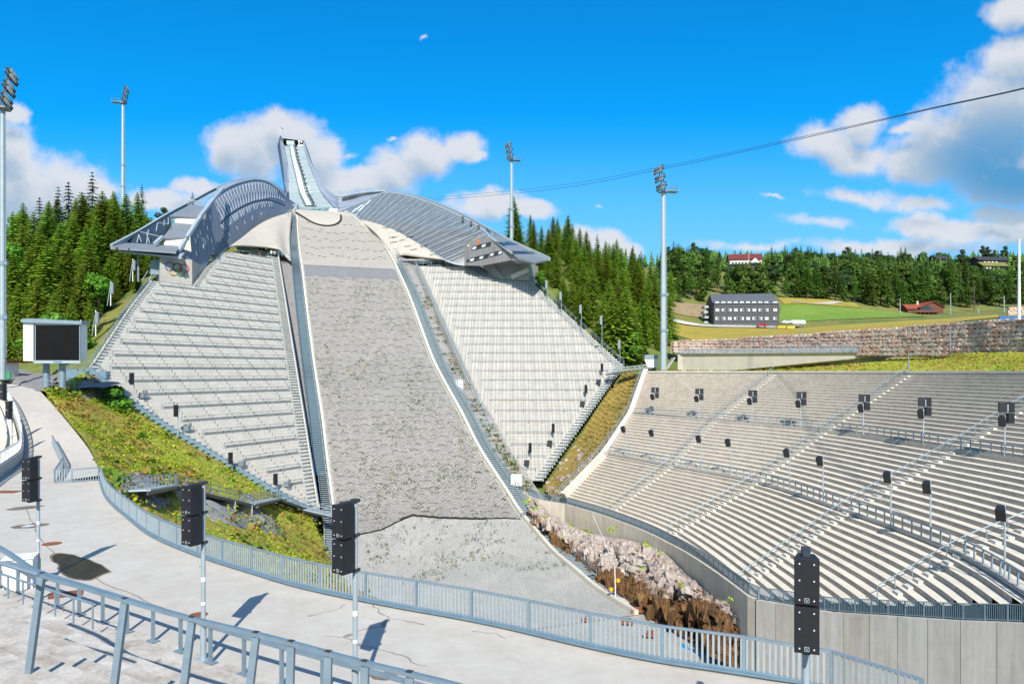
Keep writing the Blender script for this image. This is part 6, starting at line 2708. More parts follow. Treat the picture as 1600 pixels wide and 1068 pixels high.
# ------------------------------------------------------------------ floodlight masts
def mast(px, ytop, ybase, d, facing, label, rbase, lampscale=1.0, cage=1, thick=None):
    b = P(px, ybase, d)
    top = P(px, ytop, d)
    o = thing('floodlight_mast', label, 'floodlight', b, 'floodlight masts')
    H = top.z - b.z
    t = MB()
    hl = 5.2 * lampscale
    n = 12
    seg = 6
    for k in range(seg):
        z0, z1 = (H - hl) * k / seg, (H - hl) * (k + 1) / seg
        t.tube(b + V((0, 0, z0)), b + V((0, 0, z1)), lerp(rbase, rbase * 0.62, k / seg), lerp(rbase, rbase * 0.62, (k + 1) / seg), 12)
    t.build('pole', MAT['steel_light'], o)
    t = MB()
    for k in (0.22, 0.42):
        zz = (H - hl) * k
        t.tube(b + V((0, 0, zz)), b + V((0, 0, zz + 0.6)), rbase * 1.05, rbase * 1.05, 12)
        t.box(b + V((rbase + 0.15, 0, zz + 0.3)), (0.4, 0.4, 0.5))
    t.build('band', MAT['steel'], o)
    t = MB()
    t.beam(b + V((rbase + 0.12, 0, 3)), b + V((rbase * 0.62 + 0.1, 0, H - hl)), 0.08, 0.08)
    for k in range(40):
        z = lerp(4, H - hl, k / 40)
        t.box(b + V((lerp(rbase, rbase * .62, k / 40) + 0.15, 0, z)), (0.3, 0.05, 0.06))
    t.build('ladder', MAT['steel'], o)
    R = Matrix.Rotation(facing, 3, 'Z')
    hb = b + V((0, 0, H - hl))
    t = MB()
    t.box(hb + V((0, 0, 0.0)), (2.0 * lampscale, 1.6 * lampscale, 0.22), facing)
    # maintenance balcony behind the lamps
    q = hb + R @ V((0, 2.0 * lampscale, 0.1))
    t.box(q, (1.8 * lampscale, 2.4 * lampscale, 0.14), facing)
    t.build('platform', MAT['grate'], o)
    t = MB()
    for (x, y) in ((-0.9, 1.0), (0.9, 1.0), (-0.9, 3.1), (0.9, 3.1)):
        a = hb + R @ V((x * lampscale, y * lampscale, 0.1))
        t.tube(a, a + V((0, 0, 1.2 * lampscale)), 0.05, 0.05, 5)
    for zz in (0.7, 1.25):
        w = [hb + R @ V((x * lampscale, y * lampscale, zz * lampscale)) for x, y in ((-0.9, 1.0), (-0.9, 3.1), (0.9, 3.1), (0.9, 1.0))]
        t.path(w, 0.045, 4)
    t.build('balcony_rail', MAT['steel'], o)
    t = MB()
    lean = 0.32
    for sx in (-0.55, 0.55):
        t.beam(hb + R @ V((sx * lampscale, 0.2, 0)), hb + R @ V((sx * lampscale, 0.2 - lean * hl * 0.6, hl)), 0.18, 0.18)
    for k in range(3):
        zz = hl * (0.22 + 0.34 * k)
        t.beam(hb + R @ V((-2.0 * lampscale, 0.2 - lean * zz * .6, zz)), hb + R @ V((2.0 * lampscale, 0.2 - lean * zz * .6, zz)), 0.2, 0.2)
    t.build('lamp_frame', MAT['steel_dark'], o)
    for k in range(3):
        zz = hl * (0.22 + 0.34 * k)
        for r2 in range(2):
            for i in range(6):
                x = (-1.9 + 3.8 * i / 5) * lampscale
                cc = hb + R @ V((x, 0.0 - lean * zz * .6 - 0.25, zz + (0.36 if r2 else -0.36) * lampscale))
                t = MB()
                dv = R @ V((0.12 * (i - 2.5), -0.75, -0.42))
                dv = dv.normalized() * 0.34 * lampscale
                t.tube(cc - dv, cc + dv, 0.16 * lampscale, 0.33 * lampscale, 8)
                lp = t.build('lamp', MAT['steel_dark'], o)
                if lampscale >= 1:
                    t = MB()
                    t.tube(cc + dv, cc + dv * 1.12, 0.29 * lampscale, 0.29 * lampscale, 8)
                    t.build('lens', MAT['lens'], lp)
    return o


mast(4, 112, 592, 104, math.radians(112), 'tall floodlight mast at the left picture edge beside the scoreboard', 0.40, 1.0)
mast(192, 137, 330, 245, math.radians(104), 'slim far floodlight mast rising behind the left wood', 0.62, 1.0)
mast(799, 225, 385, 238, math.radians(-66), 'far floodlight mast rising behind the right judges building', 0.60, 1.0)
mast(1036.5, 262, 580, 166, math.radians(-78), 'tall floodlight mast between the spruces and the curved stand', 0.72, 1.05)

# cableway wire across the sky
def wire(name, label, pts, r):
    # beyond the frame it runs on down past the near stands
    C = catmull([V((26, -40, 2)), V((37.5, 24, 15))] + [P(*p) for p in pts], 10)
    t = MB()
    t.path(C, r, 5)
    tag(t.build(name, MAT['steel_dark'], origin=C[0]), label, 'cable')


wire('overhead_cable', 'thin black cable slanting across the sky, lower of the pair', [(1640, 128.5, 60), (1450, 171.5, 90), (1250, 217, 130), (1035, 264, 180), (860, 296, 230), (640, 316, 290)], 0.055)
wire('overhead_cable', 'thin black cable slanting across the sky, upper of the pair', [(1640, 127.5, 61), (1450, 170, 91), (1250, 214.5, 131), (1035, 260.5, 181), (860, 291.5, 231), (640, 312, 291)], 0.045)


# ------------------------------------------------------------------ terrain: one sheet through surveyed heights
CP = []


def cp(p, dz=0.0):
    CP.append((p[0], p[1], p[2] + dz))


for i in range(0, len(LEs), 6):
    for f in (-0.15, 0.5, 1.15):
        cp(LEs[i].lerp(REs[i], f), -3.5)
for (s, z) in poly_l:
    cp(SL.at(s, z), -3.5)
for k in range(6):
    z = lerp(SL.B.z, SL.A.z, k / 5)
    sp = SL.span(poly_l, z + 0.1)
    if sp:
        cp(SL.at(sp[0] * 0.5, z), -4)
for (s, z) in poly_r:
    cp(SR.at(s, z), -3.5)
for k in range(6):
    z = lerp(SR.B.z, SR.A.z, k / 5)
    sp = SR.span(poly_r, z + 0.1)
    if sp:
        cp(SR.at((sp[0] + sp[1]) * 0.5, z), -4)
for i in range(0, 5 * NS + 1, 5):
    for z in (-21, -14.3, -8.3):
        if not (bowl(i, z).y < 68 and bowl(i, z).x < wallx(bowl(i, z).y) + 4):
            cp(bowl(i, z), -3.5)
    cp(bowl(i, 0.0), -1.2)
for x in (-25, -10, 5, 18):
    for y in (-20, 5, 30, 55, 75):
        cp((x, y, -33 if y > 10 else -16))
for x in (8, 14, 20, 24):
    for y in (22, 34, 46, 58, 66):
        cp((x, y, -37))
for (x, y) in [(28, 52), (28, 44), (32, 38), (32, 28), (36, 22), (18, 76), (14, 84), (8, 90), (0, 92)]:
    cp((x, y, -36))
for (x, y, z) in [(-45, 20, -12), (-50, 45, -9.5), (40, -10, -14), (50, 15, -12), (-60, -40, -5), (0, -80, 0), (60, -60, 0)]:
    cp((x, y, z))
for a, b in zip(rr, rl_):
    cp(a, -0.8)
    cp(b, -0.8)
for i in range(0, 70, 8):
    for t in (0.15, 0.5, 0.85):
        cp(bank_pt(i, t), -2.0)
for i in range(0, 30, 7):
    cp(gully(i, 0.5), -2.0)
VIS = [  # visible ground, read from the photograph
    (25, 566, 128), (60, 575, 118), (120, 560, 124), (60, 545, 150), (160, 520, 135), (185, 470, 150), (225, 452, 160), (245, 410, 185), (270, 405, 200),
    (20, 480, 175), (100, 450, 190), (-60, 560, 130), (-100, 480, 190), (100, 400, 230), (-50, 420, 250), (200, 385, 240), (0, 370, 330), (150, 360, 320), (-200, 430, 300),
    (300, 380, 240), (370, 392, 215), (420, 392, 215), (400, 340, 330), (460, 330, 330), (560, 335, 330), (650, 385, 240), (700, 372, 300),
    (840, 420, 215), (900, 480, 195), (985, 560, 180), (940, 535, 180), (1000, 540, 185), (870, 400, 260), (960, 470, 250), (1040, 520, 240), (800, 370, 330), (900, 420, 330),
    (1060, 540, 195), (1060, 510, 275), (1150, 514, 262), (1225, 513, 285), (1290, 514, 240), (1400, 506, 200), (1520, 500, 160), (1640, 498, 125),
    (1105, 508, 287), (1170, 509, 287), (1060, 490, 300), (1080, 476, 320), (1250, 501, 300), (1330, 496, 305), (1400, 492, 318), (1480, 491, 325), (1560, 489, 300), (1640, 486, 280),
    (1250, 475, 330), (1330, 474, 340), (1200, 468, 345), (1440, 491, 335), (1560, 480, 340),
    (1060, 440, 420), (1180, 425, 440), (1300, 440, 420), (1420, 450, 420), (1550, 455, 420), (1650, 455, 420), (1120, 424, 470), (1350, 430, 500), (1480, 428, 520), (1540, 417, 560), (1640, 420, 560),
    (980, 430, 420), (1250, 420, 560), (900, 415, 450), (1000, 415, 520)]
for q in VIS:
    cp(P(*q))
for (x, y, z) in [(-400, 700, 60), (0, 800, 70), (300, 800, 75), (500, 700, 80), (700, 500, 60), (-700, 400, 40), (-600, 0, 0), (600, 100, 10), (0, 1600, 30), (1200, 1200, 40), (-1200, 1200, 40), (2500, 2500, 20), (-2500, 2500, 20),
                  (2500, -1500, 0), (-2500, -1500, 0), (0, -1500, 0), (300, 250, 18), (250, 150, 8), (-300, 200, 20)]:
    cp((x, y, z))
VT = [P(1040, 580, 172), P(1059, 579.8, 166.8), P(1155, 580.5, 162.7), P(1300, 568.3, 147.5), P(1440, 555.6, 131.8), P(1500, 551.5, 118), P(1620, 549.5, 104), P(1750, 548, 90)]
for p in catmull(VT, 3):
    cp(p, -1.6)
for i in range(0, 5 * NS - 8, 2):
    p = bowl(i, 0.0)
    q = min(catmull(VT, 6), key=lambda w_: (w_ - p).length)
    cp(p.lerp(q, 0.5), -1.8)
CPA = np.array(CP)
_xy = CPA[:, :2]
_D = np.sqrt(((_xy[:, None, :] - _xy[None, :, :]) ** 2).sum(-1))
_W = np.linalg.solve(_D + 1e-3 * np.eye(len(CPA)) + 0.0, CPA[:, 2] - 10.0) if False else np.linalg.lstsq(np.vstack([_D, 0.05 * np.eye(len(CPA))]), np.concatenate([CPA[:, 2] - 10.0, np.zeros(len(CPA))]), rcond=None)[0]


def Garr(xs, ys):
    d = np.sqrt((xs[:, None] - _xy[None, :, 0]) ** 2 + (ys[:, None] - _xy[None, :, 1]) ** 2)
    return d @ _W + 10.0


def G(x, y):
    return float(Garr(np.array([x]), np.array([y]))[0])


def axis_samples(lo, hi, a, b, fine, coarse):
    out = [lo]
    while out[-1] < hi:
        t = out[-1]
        dist = max(0, a - t, t - b)
        out.append(t + fine + dist * coarse)
    return out


gx = axis_samples(-2500, 2500, -150, 180, 4.0, 0.18)
gy = axis_samples(-900, 2600, 0, 420, 4.0, 0.18)
XX, YY = np.meshgrid(np.array(gx), np.array(gy))
ZZ = Garr(XX.ravel(), YY.ravel()).reshape(XX.shape)
me = bpy.data.meshes.new('ground')
nx, ny = len(gx), len(gy)
vs = np.stack([XX.ravel(), YY.ravel(), ZZ.ravel()], 1)
fs = []
for j in range(ny - 1):
    for i in range(nx - 1):
        a = j * nx + i
        fs.append((a, a + 1, a + nx + 1, a + nx))
me.from_pydata(vs.tolist(), [], fs)
me.polygons.foreach_set('use_smooth', [True] * len(fs))
me.materials.append(MAT['ground'])
g_o = bpy.data.objects.new('ground', me)
COL.objects.link(g_o)
structure(g_o)


def drape(name, quad, mat, lift=0.12, n=16, m=16, kind='structure'):
    """sheet lying on the terrain inside a plan quad (4 xy points)"""
    q = [V((p[0], p[1], 0)) for p in quad]
    rows = []
    for i in range(n + 1):
        row = []
        for j in range(m + 1):
            p = q[0].lerp(q[1], j / m).lerp(q[3].lerp(q[2], j / m), i / n)
            row.append(p)
        rows.append(row)
    flat = [p for r in rows for p in r]
    zz = Garr(np.array([p.x for p in flat]), np.array([p.y for p in flat]))
    for p, z in zip(flat, zz):
        p.z = z + lift
    mb = MB()
    mb.grid(rows, 0)
    o = mb.build(name, mat, smooth=True, merge=True)
    if kind:
        o['kind'] = kind
    return o


def xy(px, d):
    return ((px - 800) / F * d, d)


drape('lawn', [xy(1214, 296), xy(1450, 303), xy(1420, 326), xy(1222, 330)], MAT['lawn'], 0.25, 14, 30)
drape('dry_meadow', [xy(1050, 205), xy(1560, 165), xy(1560, 285), xy(1050, 278)], MAT['drygrass'], 0.2, 24, 40)
drape('dry_meadow', [xy(1225, 331), xy(1345, 331), xy(1330, 352), xy(1215, 352)], MAT['drygrass'], 0.2, 14, 14)
drape('road', [xy(1040, 279), xy(1235, 279), xy(1250, 287), xy(1040, 284.5)], MAT['conc_white'], 0.5, 6, 30)
drape('footpath', [xy(1262, 331), xy(1300, 333), xy(1330, 349), xy(1322, 349)], MAT['conc_light'], 0.45, 8, 8)
drape('footpath', [xy(1236, 336), xy(1262, 333), xy(1264, 335), xy(1238, 338)], MAT['conc_light'], 0.45, 8, 8)
drape('gravel_yard', [xy(1045, 298), xy(1104, 298), xy(1104, 322), xy(1045, 322)], MAT['earth'], 0.3, 8, 8)

# grassy verge behind the curved stand and the walls on it
vb = [bowl(i, 0.0) for i in range(5 * NS - 8)]
va = []
for i, p in enumerate(vb):
    t = (vb[min(i + 1, len(vb) - 1)] - vb[max(i - 1, 0)])
    n = V((-t.y, t.x, 0)).normalized()
    if n.x < 0:
        n = -n
    va.append(p + n * 1.2 + V((0, 0, -0.05)))
WB = [P(1050, 547, 178), P(1120, 548, 172), P(1200, 549, 160), P(1300, 550, 145), P(1400, 550, 131), P(1500, 550, 118), P(1620, 549, 104), P(1750, 548, 90)]
vtop = resample(catmull(VT, 4), count=len(va))
mb = MB()
mb.grid([[a.lerp(b, j / 8) + V((0, 0, 0.25 * mnoise.noise(V((a.x * .3, j * .6, 2))) * (0 < j < 8))) for j in range(9)] for a, b in zip(va, vtop)], 0)
structure(mb.build('grass_verge', MAT['bank'], smooth=True, merge=True))
vw = MB()
for _ in range(5200):
    i = RND.randint(1, len(va) - 1)
    t = RND.uniform(0.05, 0.95)
    p = va[i].lerp(vtop[i], t)
    leaf_clumps(vw, p + V((RND.uniform(-.9, .9), RND.uniform(-.9, .9), 0)), RND.uniform(0.2, 0.45), 3, 1 if RND.random() < 0.55 else 0)
tag(vw.build('verge_weeds', [MAT['weed'], MAT['weed_dry']]), 'yellowish grass tufts on the verge above the curved stand', 'grass', kind='stuff')

# pink rubble stone wall
sw_b = resample(catmull([p + V((0, 1.5, -0.3)) for p in WB], 8), step=0.5)
tops = [(1040, 533), (1095, 532), (1120, 531), (1250, 523), (1400, 512.5), (1500, 505.5), (1600, 499), (1700, 494)]
mb = MB()
acc = 0.0
Ls = [0.0]
for a, b in zip(sw_b, sw_b[1:]):
    Ls.append(Ls[-1] + (b - a).length)


def wall_at(s):
    s = max(0, min(Ls[-1] - 1e-3, s))
    k = min(len(Ls) - 2, int(s / Ls[-1] * (len(Ls) - 1)))
    p = sw_b[k].lerp(sw_b[k + 1], (s - Ls[k]) / (Ls[k + 1] - Ls[k]))
    t = (sw_b[k + 1] - sw_b[k])
    t.z = 0
    t.normalize()
    return p, t


def wall_h(p):
    px = 800 + p.x / p.y * F
    yt = interp(tops, px)[0]
    return (HOR - yt) / F * p.y - p.z


z = -0.3
sr_ = random.Random(5)
while z < 7.0:
    rh = sr_.uniform(0.50, 0.85)
    s = sr_.uniform(0, 1)
    while s < Ls[-1]:
        w = sr_.uniform(0.55, 1.7)
        p, t = wall_at(s + w / 2)
        H = wall_h(p)
        hgt = min(rh * sr_.uniform(0.85, 1.15), H - z + 0.25)
        if hgt > 0.25:
            n = V((t.y, -t.x, 0))
            if n.y > 0:
                n = -n
            c = p + V((0, 0, z + hgt / 2))
            ring = []
            m = 8
            for k in range(m):
                a = (k + 0.5) / m * 6.2832
                cx_, cy_ = math.cos(a), math.sin(a)
                q = max(abs(cx_), abs(cy_))
                rx_ = cx_ / q * w / 2 * sr_.uniform(0.98, 1.09)
                ry_ = cy_ / q * hgt / 2 * sr_.uniform(0.98, 1.12)
                ring.append(c + t * rx_ + V((0, 0, ry_)))
            out_ = sr_.uniform(0.05, 0.24)
            front_ = [c + (q - c) * 0.93 + n * out_ * sr_.uniform(0.75, 1.25) for q in ring]
            cen = c + n * out_ * 1.12
            for k in range(m):
                j = (k + 1) % m
                mb.face([ring[k] - n * 0.5, ring[j] - n * 0.5, ring[j], ring[k]], 0)
                mb.face([ring[k], ring[j], front_[j], front_[k]], 0)
                mb.face([front_[k], front_[j], cen], 0)
        s += w
    z += rh
sw_root = thing('stone_wall', 'long dry wall of rough pink and brown stone blocks above the curved stand', 'wall', sw_b[0])
mb.build('stones', MAT['stone'], sw_root, merge=True)
mb = MB()
for a, b in zip(sw_b[::6], sw_b[6::6]):
    h0, h1 = max(0.2, wall_h(a)), max(0.2, wall_h(b))
    o1 = V((0, 0.45, 0))
    mb.face([a + o1 + V((0, 0, -.5)), b + o1 + V((0, 0, -.5)), b + o1 + V((0, 0, h1 - .15)), a + o1 + V((0, 0, h0 - .15))])
    mb.face([a + o1 + V((0, 0, h0 - .15)), b + o1 + V((0, 0, h1 - .15)), b + V((0, 3.5, h1 - .25)), a + V((0, 3.5, h0 - .25))])
mb.build('backing', MAT['earth'], sw_root)
# small stone wall and blue barrier further right
# pale concrete wall tapering to the right with a mesh railing
cwp = [P(1059, 579.5, 167), P(1155, 580.5, 163), P(1440, 555.5, 132), P(1440, 549.5, 132), P(1059, 553, 167)]
cw = thing('concrete_wall', 'pale concrete wall tapering to the right in front of the stone wall', 'wall', cwp[0])
nq = (cwp[2] - cwp[0]).cross(V((0, 0, 1))).normalized()
if nq.y < 0:
    nq = -nq
mb = MB()
L0 = cwp[0]
face = []
for p in cwp:
    face.append(p)
m_t = MB()
ex = V((nq.y, -nq.x, 0)) * (1 if nq.y > 0 else -1)
m_t.prism([cwp[0] + V((0, 0, -1)), cwp[1] + V((0, 0, -1)), cwp[2] + V((0, 0, -1)), cwp[3], cwp[4]], nq * 0.5)
m_t.build('wall_slab', MAT['conc_light'], cw)
bar_fence('mesh_railing', 'grey mesh railing along the top of the pale tapering concrete wall', [cwp[4] + nq * .25, cwp[3] + nq * .25], 1.1, 0.22, 0.12, (MAT['steel'], MAT['steel'], MAT['steel_light']), 2.0)
c = P(1017, 572, 172)
o = thing('ticket_wall', 'short white wall with a grey mesh railing left of the tall mast', 'wall', c)
mb = MB()
mb.prism([P(1007, 561, 172), P(1028, 561, 172), P(1028, 574, 172), P(1012, 574, 172)], V((0, 0.4, 0)))
mb.build('wall_slab', MAT['white'], o)
mb = MB()
mb.prism([P(1007.5, 554, 172), P(1028, 554, 172), P(1028, 560.5, 172), P(1007.5, 560.5, 172)], V((0, 0.12, 0)))
mb.build('mesh_panel', MAT['steel'], o)
mb = MB()
mb.prism([P(1039, 577, 170), P(1054, 558, 170), P(1056, 558, 170), P(1043, 577, 170)], V((0, 3, 0)))
mb.build('ramp_wall', MAT['conc'], o)
fb = [P(948, 585, 160), P(985, 580, 161), P(1015, 577, 161)]
o = thing('footbridge', 'small steel footbridge across the top of the weedy gully', 'footbridge', fb[0])
mb = MB()
for a, b in zip(fb, fb[1:]):
    mb.beam(a, b, 2.0, 0.25)
mb.build('deck', MAT['steel_dark'], o)
for sd in (-0.9, 0.9):
    mb = MB()
    for h in (1.1, 0.55):
        mb.path([p + V((0.2, sd, h)) for p in fb], 0.06, 5)
    for k in range(12):
        q = fb[0].lerp(fb[2], k / 11) + V((0.2, sd, 0))
        mb.tube(q, q + V((0, 0, 1.1)), 0.05, 0.05, 4)
    mb.build('railing', MAT['steel_light'], o)
for (x, yt, yb, d, lab) in [(1485, 509, 549, 116, 'slim grey post before the stone wall'), (1420, 549, 580, 112, 'thin pale post on the grass verge above the third aisle'), (1251, 496, 524, 180, 'thin lamp post behind the stone wall'), (1237, 535, 548, 150, 'short dark post on the wall railing')]:
    mb = MB()
    mb.tube(P(x, yb, d), P(x, yt, d), 0.09, 0.07, 7)
    tag(mb.build('post', MAT['steel'], origin=P(x, yb, d)), lab, 'post')
fpole = thing('flagpole', 'tall bare white flagpole at the right picture edge on the stone wall', 'flagpole', P(1592.5, 499, 106))
mb = MB()
mb.tube(P(1592.5, 499, 106), P(1592.5, 376, 106), 0.22, 0.13, 10)
mb.build('pole', MAT['white'], fpole)
mb = MB()
mb.tube(P(1592.5, 376, 106), P(1592.5, 374.5, 106), 0.2, 0.2, 8)
mb.build('finial', MAT['white'], fpole)
mb = MB()
for k in range(10):
    mb.box(P(1563 + 4.2 * k, 498, 112), (0.40, 0.3, 0.75))
tag(mb.build('blue_barrier', MAT['ring_blue'], origin=P(1563, 502, 112)), 'row of dark blue barrier panels beside the white flagpole', 'barrier')
# posts with lamps along the wooded edges of the two hillside stands
for (x, yt, yb) in [(834, 432, 455), (853, 437, 470), (875, 455, 492), (906, 475, 520), (938, 492, 545), (966, 530, 566)]:
    b = SR.hit(x - 4, yb)
    o = thing('edge_lamp', 'slim lamp post on the spruce side of the white terrace', 'lamp post', b + V((1, 0, 0)), 'lamp posts along the white terrace')
    mb = MB()
    q = b + V((1, 0, 0))
    h = (yb - yt) / F * b.y
    mb.tube(q, q + V((0, 0, h)), 0.08, 0.08, 6)
    mb.build('pole', MAT['steel'], o)
    mb = MB()
    mb.box(q + V((-0.3, -0.1, h - 1.2)), (0.45, 0.3, 2.0))
    mb.build('lamp_box', MAT['grate'], o)
for (x, yt, yb) in [(183, 440, 478), (161, 485, 525), (139, 500, 560), (216, 405, 440)]:
    b = SL.hit(x + 6, yb)
    q = b + V((-1.5, -0.5, 0))
    o = thing('edge_lamp', 'slim pale post on the wooded side of the left terrace', 'lamp post', q, 'posts along the left terrace')
    mb = MB()
    h = (yb - yt) / F * b.y
    mb.tube(q, q + V((0, 0, h)), 0.09, 0.08, 6)
    mb.build('pole', MAT['white'], o)
    mb = MB()
    mb.box(q + V((0.25, 0, h - 1.2)), (0.5, 0.4, 1.9))
    mb.build('lamp_box', MAT['grate'], o)
    mb = MB()
    mb.tube(q + V((-0.5, -0.2, 0)), q + V((-0.1, 0, h * 0.8)), 0.05, 0.05, 5)
    mb.build('stay', MAT['steel_light'], o)

# ------------------------------------------------------------------ curved stand at the left picture edge
wc = [PZ(-60, 790, ZP), PZ(-20, 760, ZP), P(0, 748, 55.4), P(20, 734, 60.8), P(34, 719, 66.5), P(36.5, 702, 71.5), P(34, 684, 75.5), P(24, 655, 82), P(6, 625, 91), P(-20, 605, 102)]
for p in wc[:4]:
    p.z = ZP
cv = catmull(wc, 5)
ls = thing('curved_stand', 'small curved concrete stand at the left picture edge with steps and white railing', 'grandstand', cv[15])
mb = MB()
mb.pathbeam([p + V((-0.2, 0.05, 0.45)) for p in cv], 0.35, 0.95)
mb.build('front_wall', MAT['conc'], ls)
mb = MB()
for k in range(9):
    off0, off1 = 0.5 + 0.85 * k, 0.5 + 0.85 * (k + 1)
    for a, b in zip(cv, cv[1:]):
        nv = V((-0.93, -0.36, 0))
        z = V((0, 0, 0.7 + 0.42 * k))
        up = V((0, 0, 0.42))
        mb.face([a + nv * off0 + z, b + nv * off0 + z, b + nv * off1 + z, a + nv * off1 + z], 0)
        mb.face([a + nv * off1 + z, b + nv * off1 + z, b + nv * off1 + z + up, a + nv * off1 + z + up], 1)
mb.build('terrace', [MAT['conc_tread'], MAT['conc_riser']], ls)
bar_fence('white_railing', 'white barred railing on the wall of the small left stand', [p + V((-0.2, 0.05, 0.9)) for p in cv], 1.0, 0.42, 0.16, (MAT['white'], MAT['white'], MAT['white']), 2.1)
ko = thing('kiosk', 'small kiosk with a brick-red roof at the left picture edge', 'kiosk', P(4, 592, 112))
mb = MB()
mb.box(P(3, 580, 113), (3.2, 3, 2.6))
mb.build('wall', MAT['white'], ko)
mb = MB()
mb.box(P(3, 564.5, 113), (4.2, 4, 0.35))
mb.build('roof', MAT['roof_red'], ko)
mb = MB()
mb.box(P(1, 586, 111.2), (3.0, 0.2, 1.0))
mb.build('counter', MAT['green_cloth'], ko)


# ------------------------------------------------------------------ houses and cars on the far side
def gable_house(root, c, w, dpt, h, rh, walls, roofm, rz=0.0, over=0.5, ridge_x=True):
    R = Matrix.Rotation(rz, 3, 'Z')
    mb = MB()
    mb.box(c + V((0, 0, h / 2)), (w, dpt, h), rz)
    wall_o = mb.build('wall', walls, root)
    mb = MB()
    if ridge_x:
        g = [V((-w / 2, -dpt / 2, h)), V((-w / 2, dpt / 2, h)), V((-w / 2, 0, h + rh))]
        mb.prism([c + R @ p for p in g], R @ V((w, 0, 0)))
    else:
        g = [V((-w / 2, -dpt / 2, h)), V((w / 2, -dpt / 2, h)), V((0, -dpt / 2, h + rh))]
        mb.prism([c + R @ p for p in g], R @ V((0, dpt, 0)))
    mb.build('gable', walls, root)
    rf = MB()
    if ridge_x:
        for s in (-1, 1):
            a = [V((-w / 2 - over, s * (dpt / 2 + over), h - over * rh / (dpt / 2) + 0.05)), V((w / 2 + over, s * (dpt / 2 + over), h - over * rh / (dpt / 2) + 0.05)), V((w / 2 + over, 0, h + rh + 0.05)), V((-w / 2 - over, 0, h + rh + 0.05))]
            rf.prism([c + R @ p for p in a], V((0, 0, 0.22)))
    else:
        for s in (-1, 1):
            a = [V((s * (w / 2 + over), -dpt / 2 - over, h - over * rh / (w / 2) + 0.05)), V((s * (w / 2 + over), dpt / 2 + over, h - over * rh / (w / 2) + 0.05)), V((0, dpt / 2 + over, h + rh + 0.05)), V((0, -dpt / 2 - over, h + rh + 0.05))]
            rf.prism([c + R @ p for p in a], V((0, 0, 0.22)))
    roof = rf.build('roof', roofm, root)
    return wall_o, roof, R


def window(root, c, w, h, frame, pane, rz=0.0, n=2):
    R = Matrix.Rotation(rz, 3, 'Z')
    mb = MB()
    mb.box(c, (w, 0.12, h), rz)
    f = mb.build('window', frame, root)
    mb = MB()
    for k in range(n):
        x = (-w / 2 + w * (k + 0.5) / n)
        mb.box(c + R @ V((x, -0.05, 0)), (w / n * 0.78, 0.08, h * 0.8), rz)
    mb.build('pane', pane, f)


# charcoal apartment block
ab = thing('apartment_block', 'charcoal three-storey block with rows of paired white windows and a grey roof', 'building', P(1166, 509, 286))
d = 286.0
mb = MB()
f0 = [P(1115.5, 511, d), P(1217.5, 512, d - 1), P(1217.5, 473, d - 1), P(1115.5, 473.5, d)]
mb.prism(f0, V((2.0, 11, 0)))
mb.build('wall', MAT['slate'], ab)
mb = MB()
mb.prism([P(1115.3, 511, d + .2), P(1115.3, 472, d + .2), P(1109.3, 459.7, d + 6), P(1103.5, 474, d + 12), P(1103.5, 509, d + 12)], V((0.4, 0.15, 0)))
mb.build('gable_wall', MAT['slate'], ab)
mb = MB()
rf = [P(1112.5, 470.6, d + 0.2), P(1215.0, 470.2, d - 0.6), P(1207.4, 458.3, d + 6), P(1109.0, 459.7, d + 6.2)]
mb.prism(rf, V((0, 0, -0.3)))
mb.prism([P(1109.0, 459.7, d + 6.2), P(1207.4, 458.3, d + 6), P(1213.0, 470.5, d + 12), P(1104.0, 471, d + 12)], V((0, 0, -0.3)))
mb.build('roof', MAT['roof_dark'], ab)
mb = MB()
mb.prism([P(1115, 471, d + 0.9), P(1214, 470.6, d + .3), P(1214, 474, d + .3), P(1115, 474, d + 0.9)], V((0, 8, 0)))
mb.build('attic_wall', MAT['timber_dark'], ab)
for k in range(10):
    x = 1120.8 + 9.63 * k if k < 9 else 1211.2
    for y, frm in ((484.2, 'white'), (497.4, 'white')):
        for s in (-1.55, 1.55):
            window(ab, P(x + s, y, d - 0.35 - k * 0.1), 0.62, 1.15, MAT['pane_white'], MAT['glass'] if (k * 7 + int(y) + (s > 0)) % 3 == 0 else MAT['pane_white'], n=2)
    for s in (-1.6, 1.5):
        mb = MB()
        mb.box(P(x + s - 0.3, 472.3, d - 0.1 - k * 0.05), (0.62, 0.3, 0.75))
        mb.build('window', MAT['pane_white'], ab)
mb = MB()
mb.beam(P(1116, 473.4, d - .3), P(1217.3, 473.2, d - 1.3), 0.3, 0.18)
mb.build('cornice', MAT['steel_light'], ab)
for k in range(4):
    mb = MB()
    mb.box(P(1101.5 - (k % 2), 480 + 8 * k, d + 7), (1.6, 5, 0.9))
    mb.build('balcony', MAT['steel_light'], ab)
bar_fence('garden_fence', 'low dark green fence at the foot of the charcoal block', [P(1090, 511, 284), P(1160, 512, 283), P(1212, 513, 282)], 1.3, 0.5, 0.3, (MAT['steel_dark'], MAT['steel_dark'], MAT['grate']), 3.0)

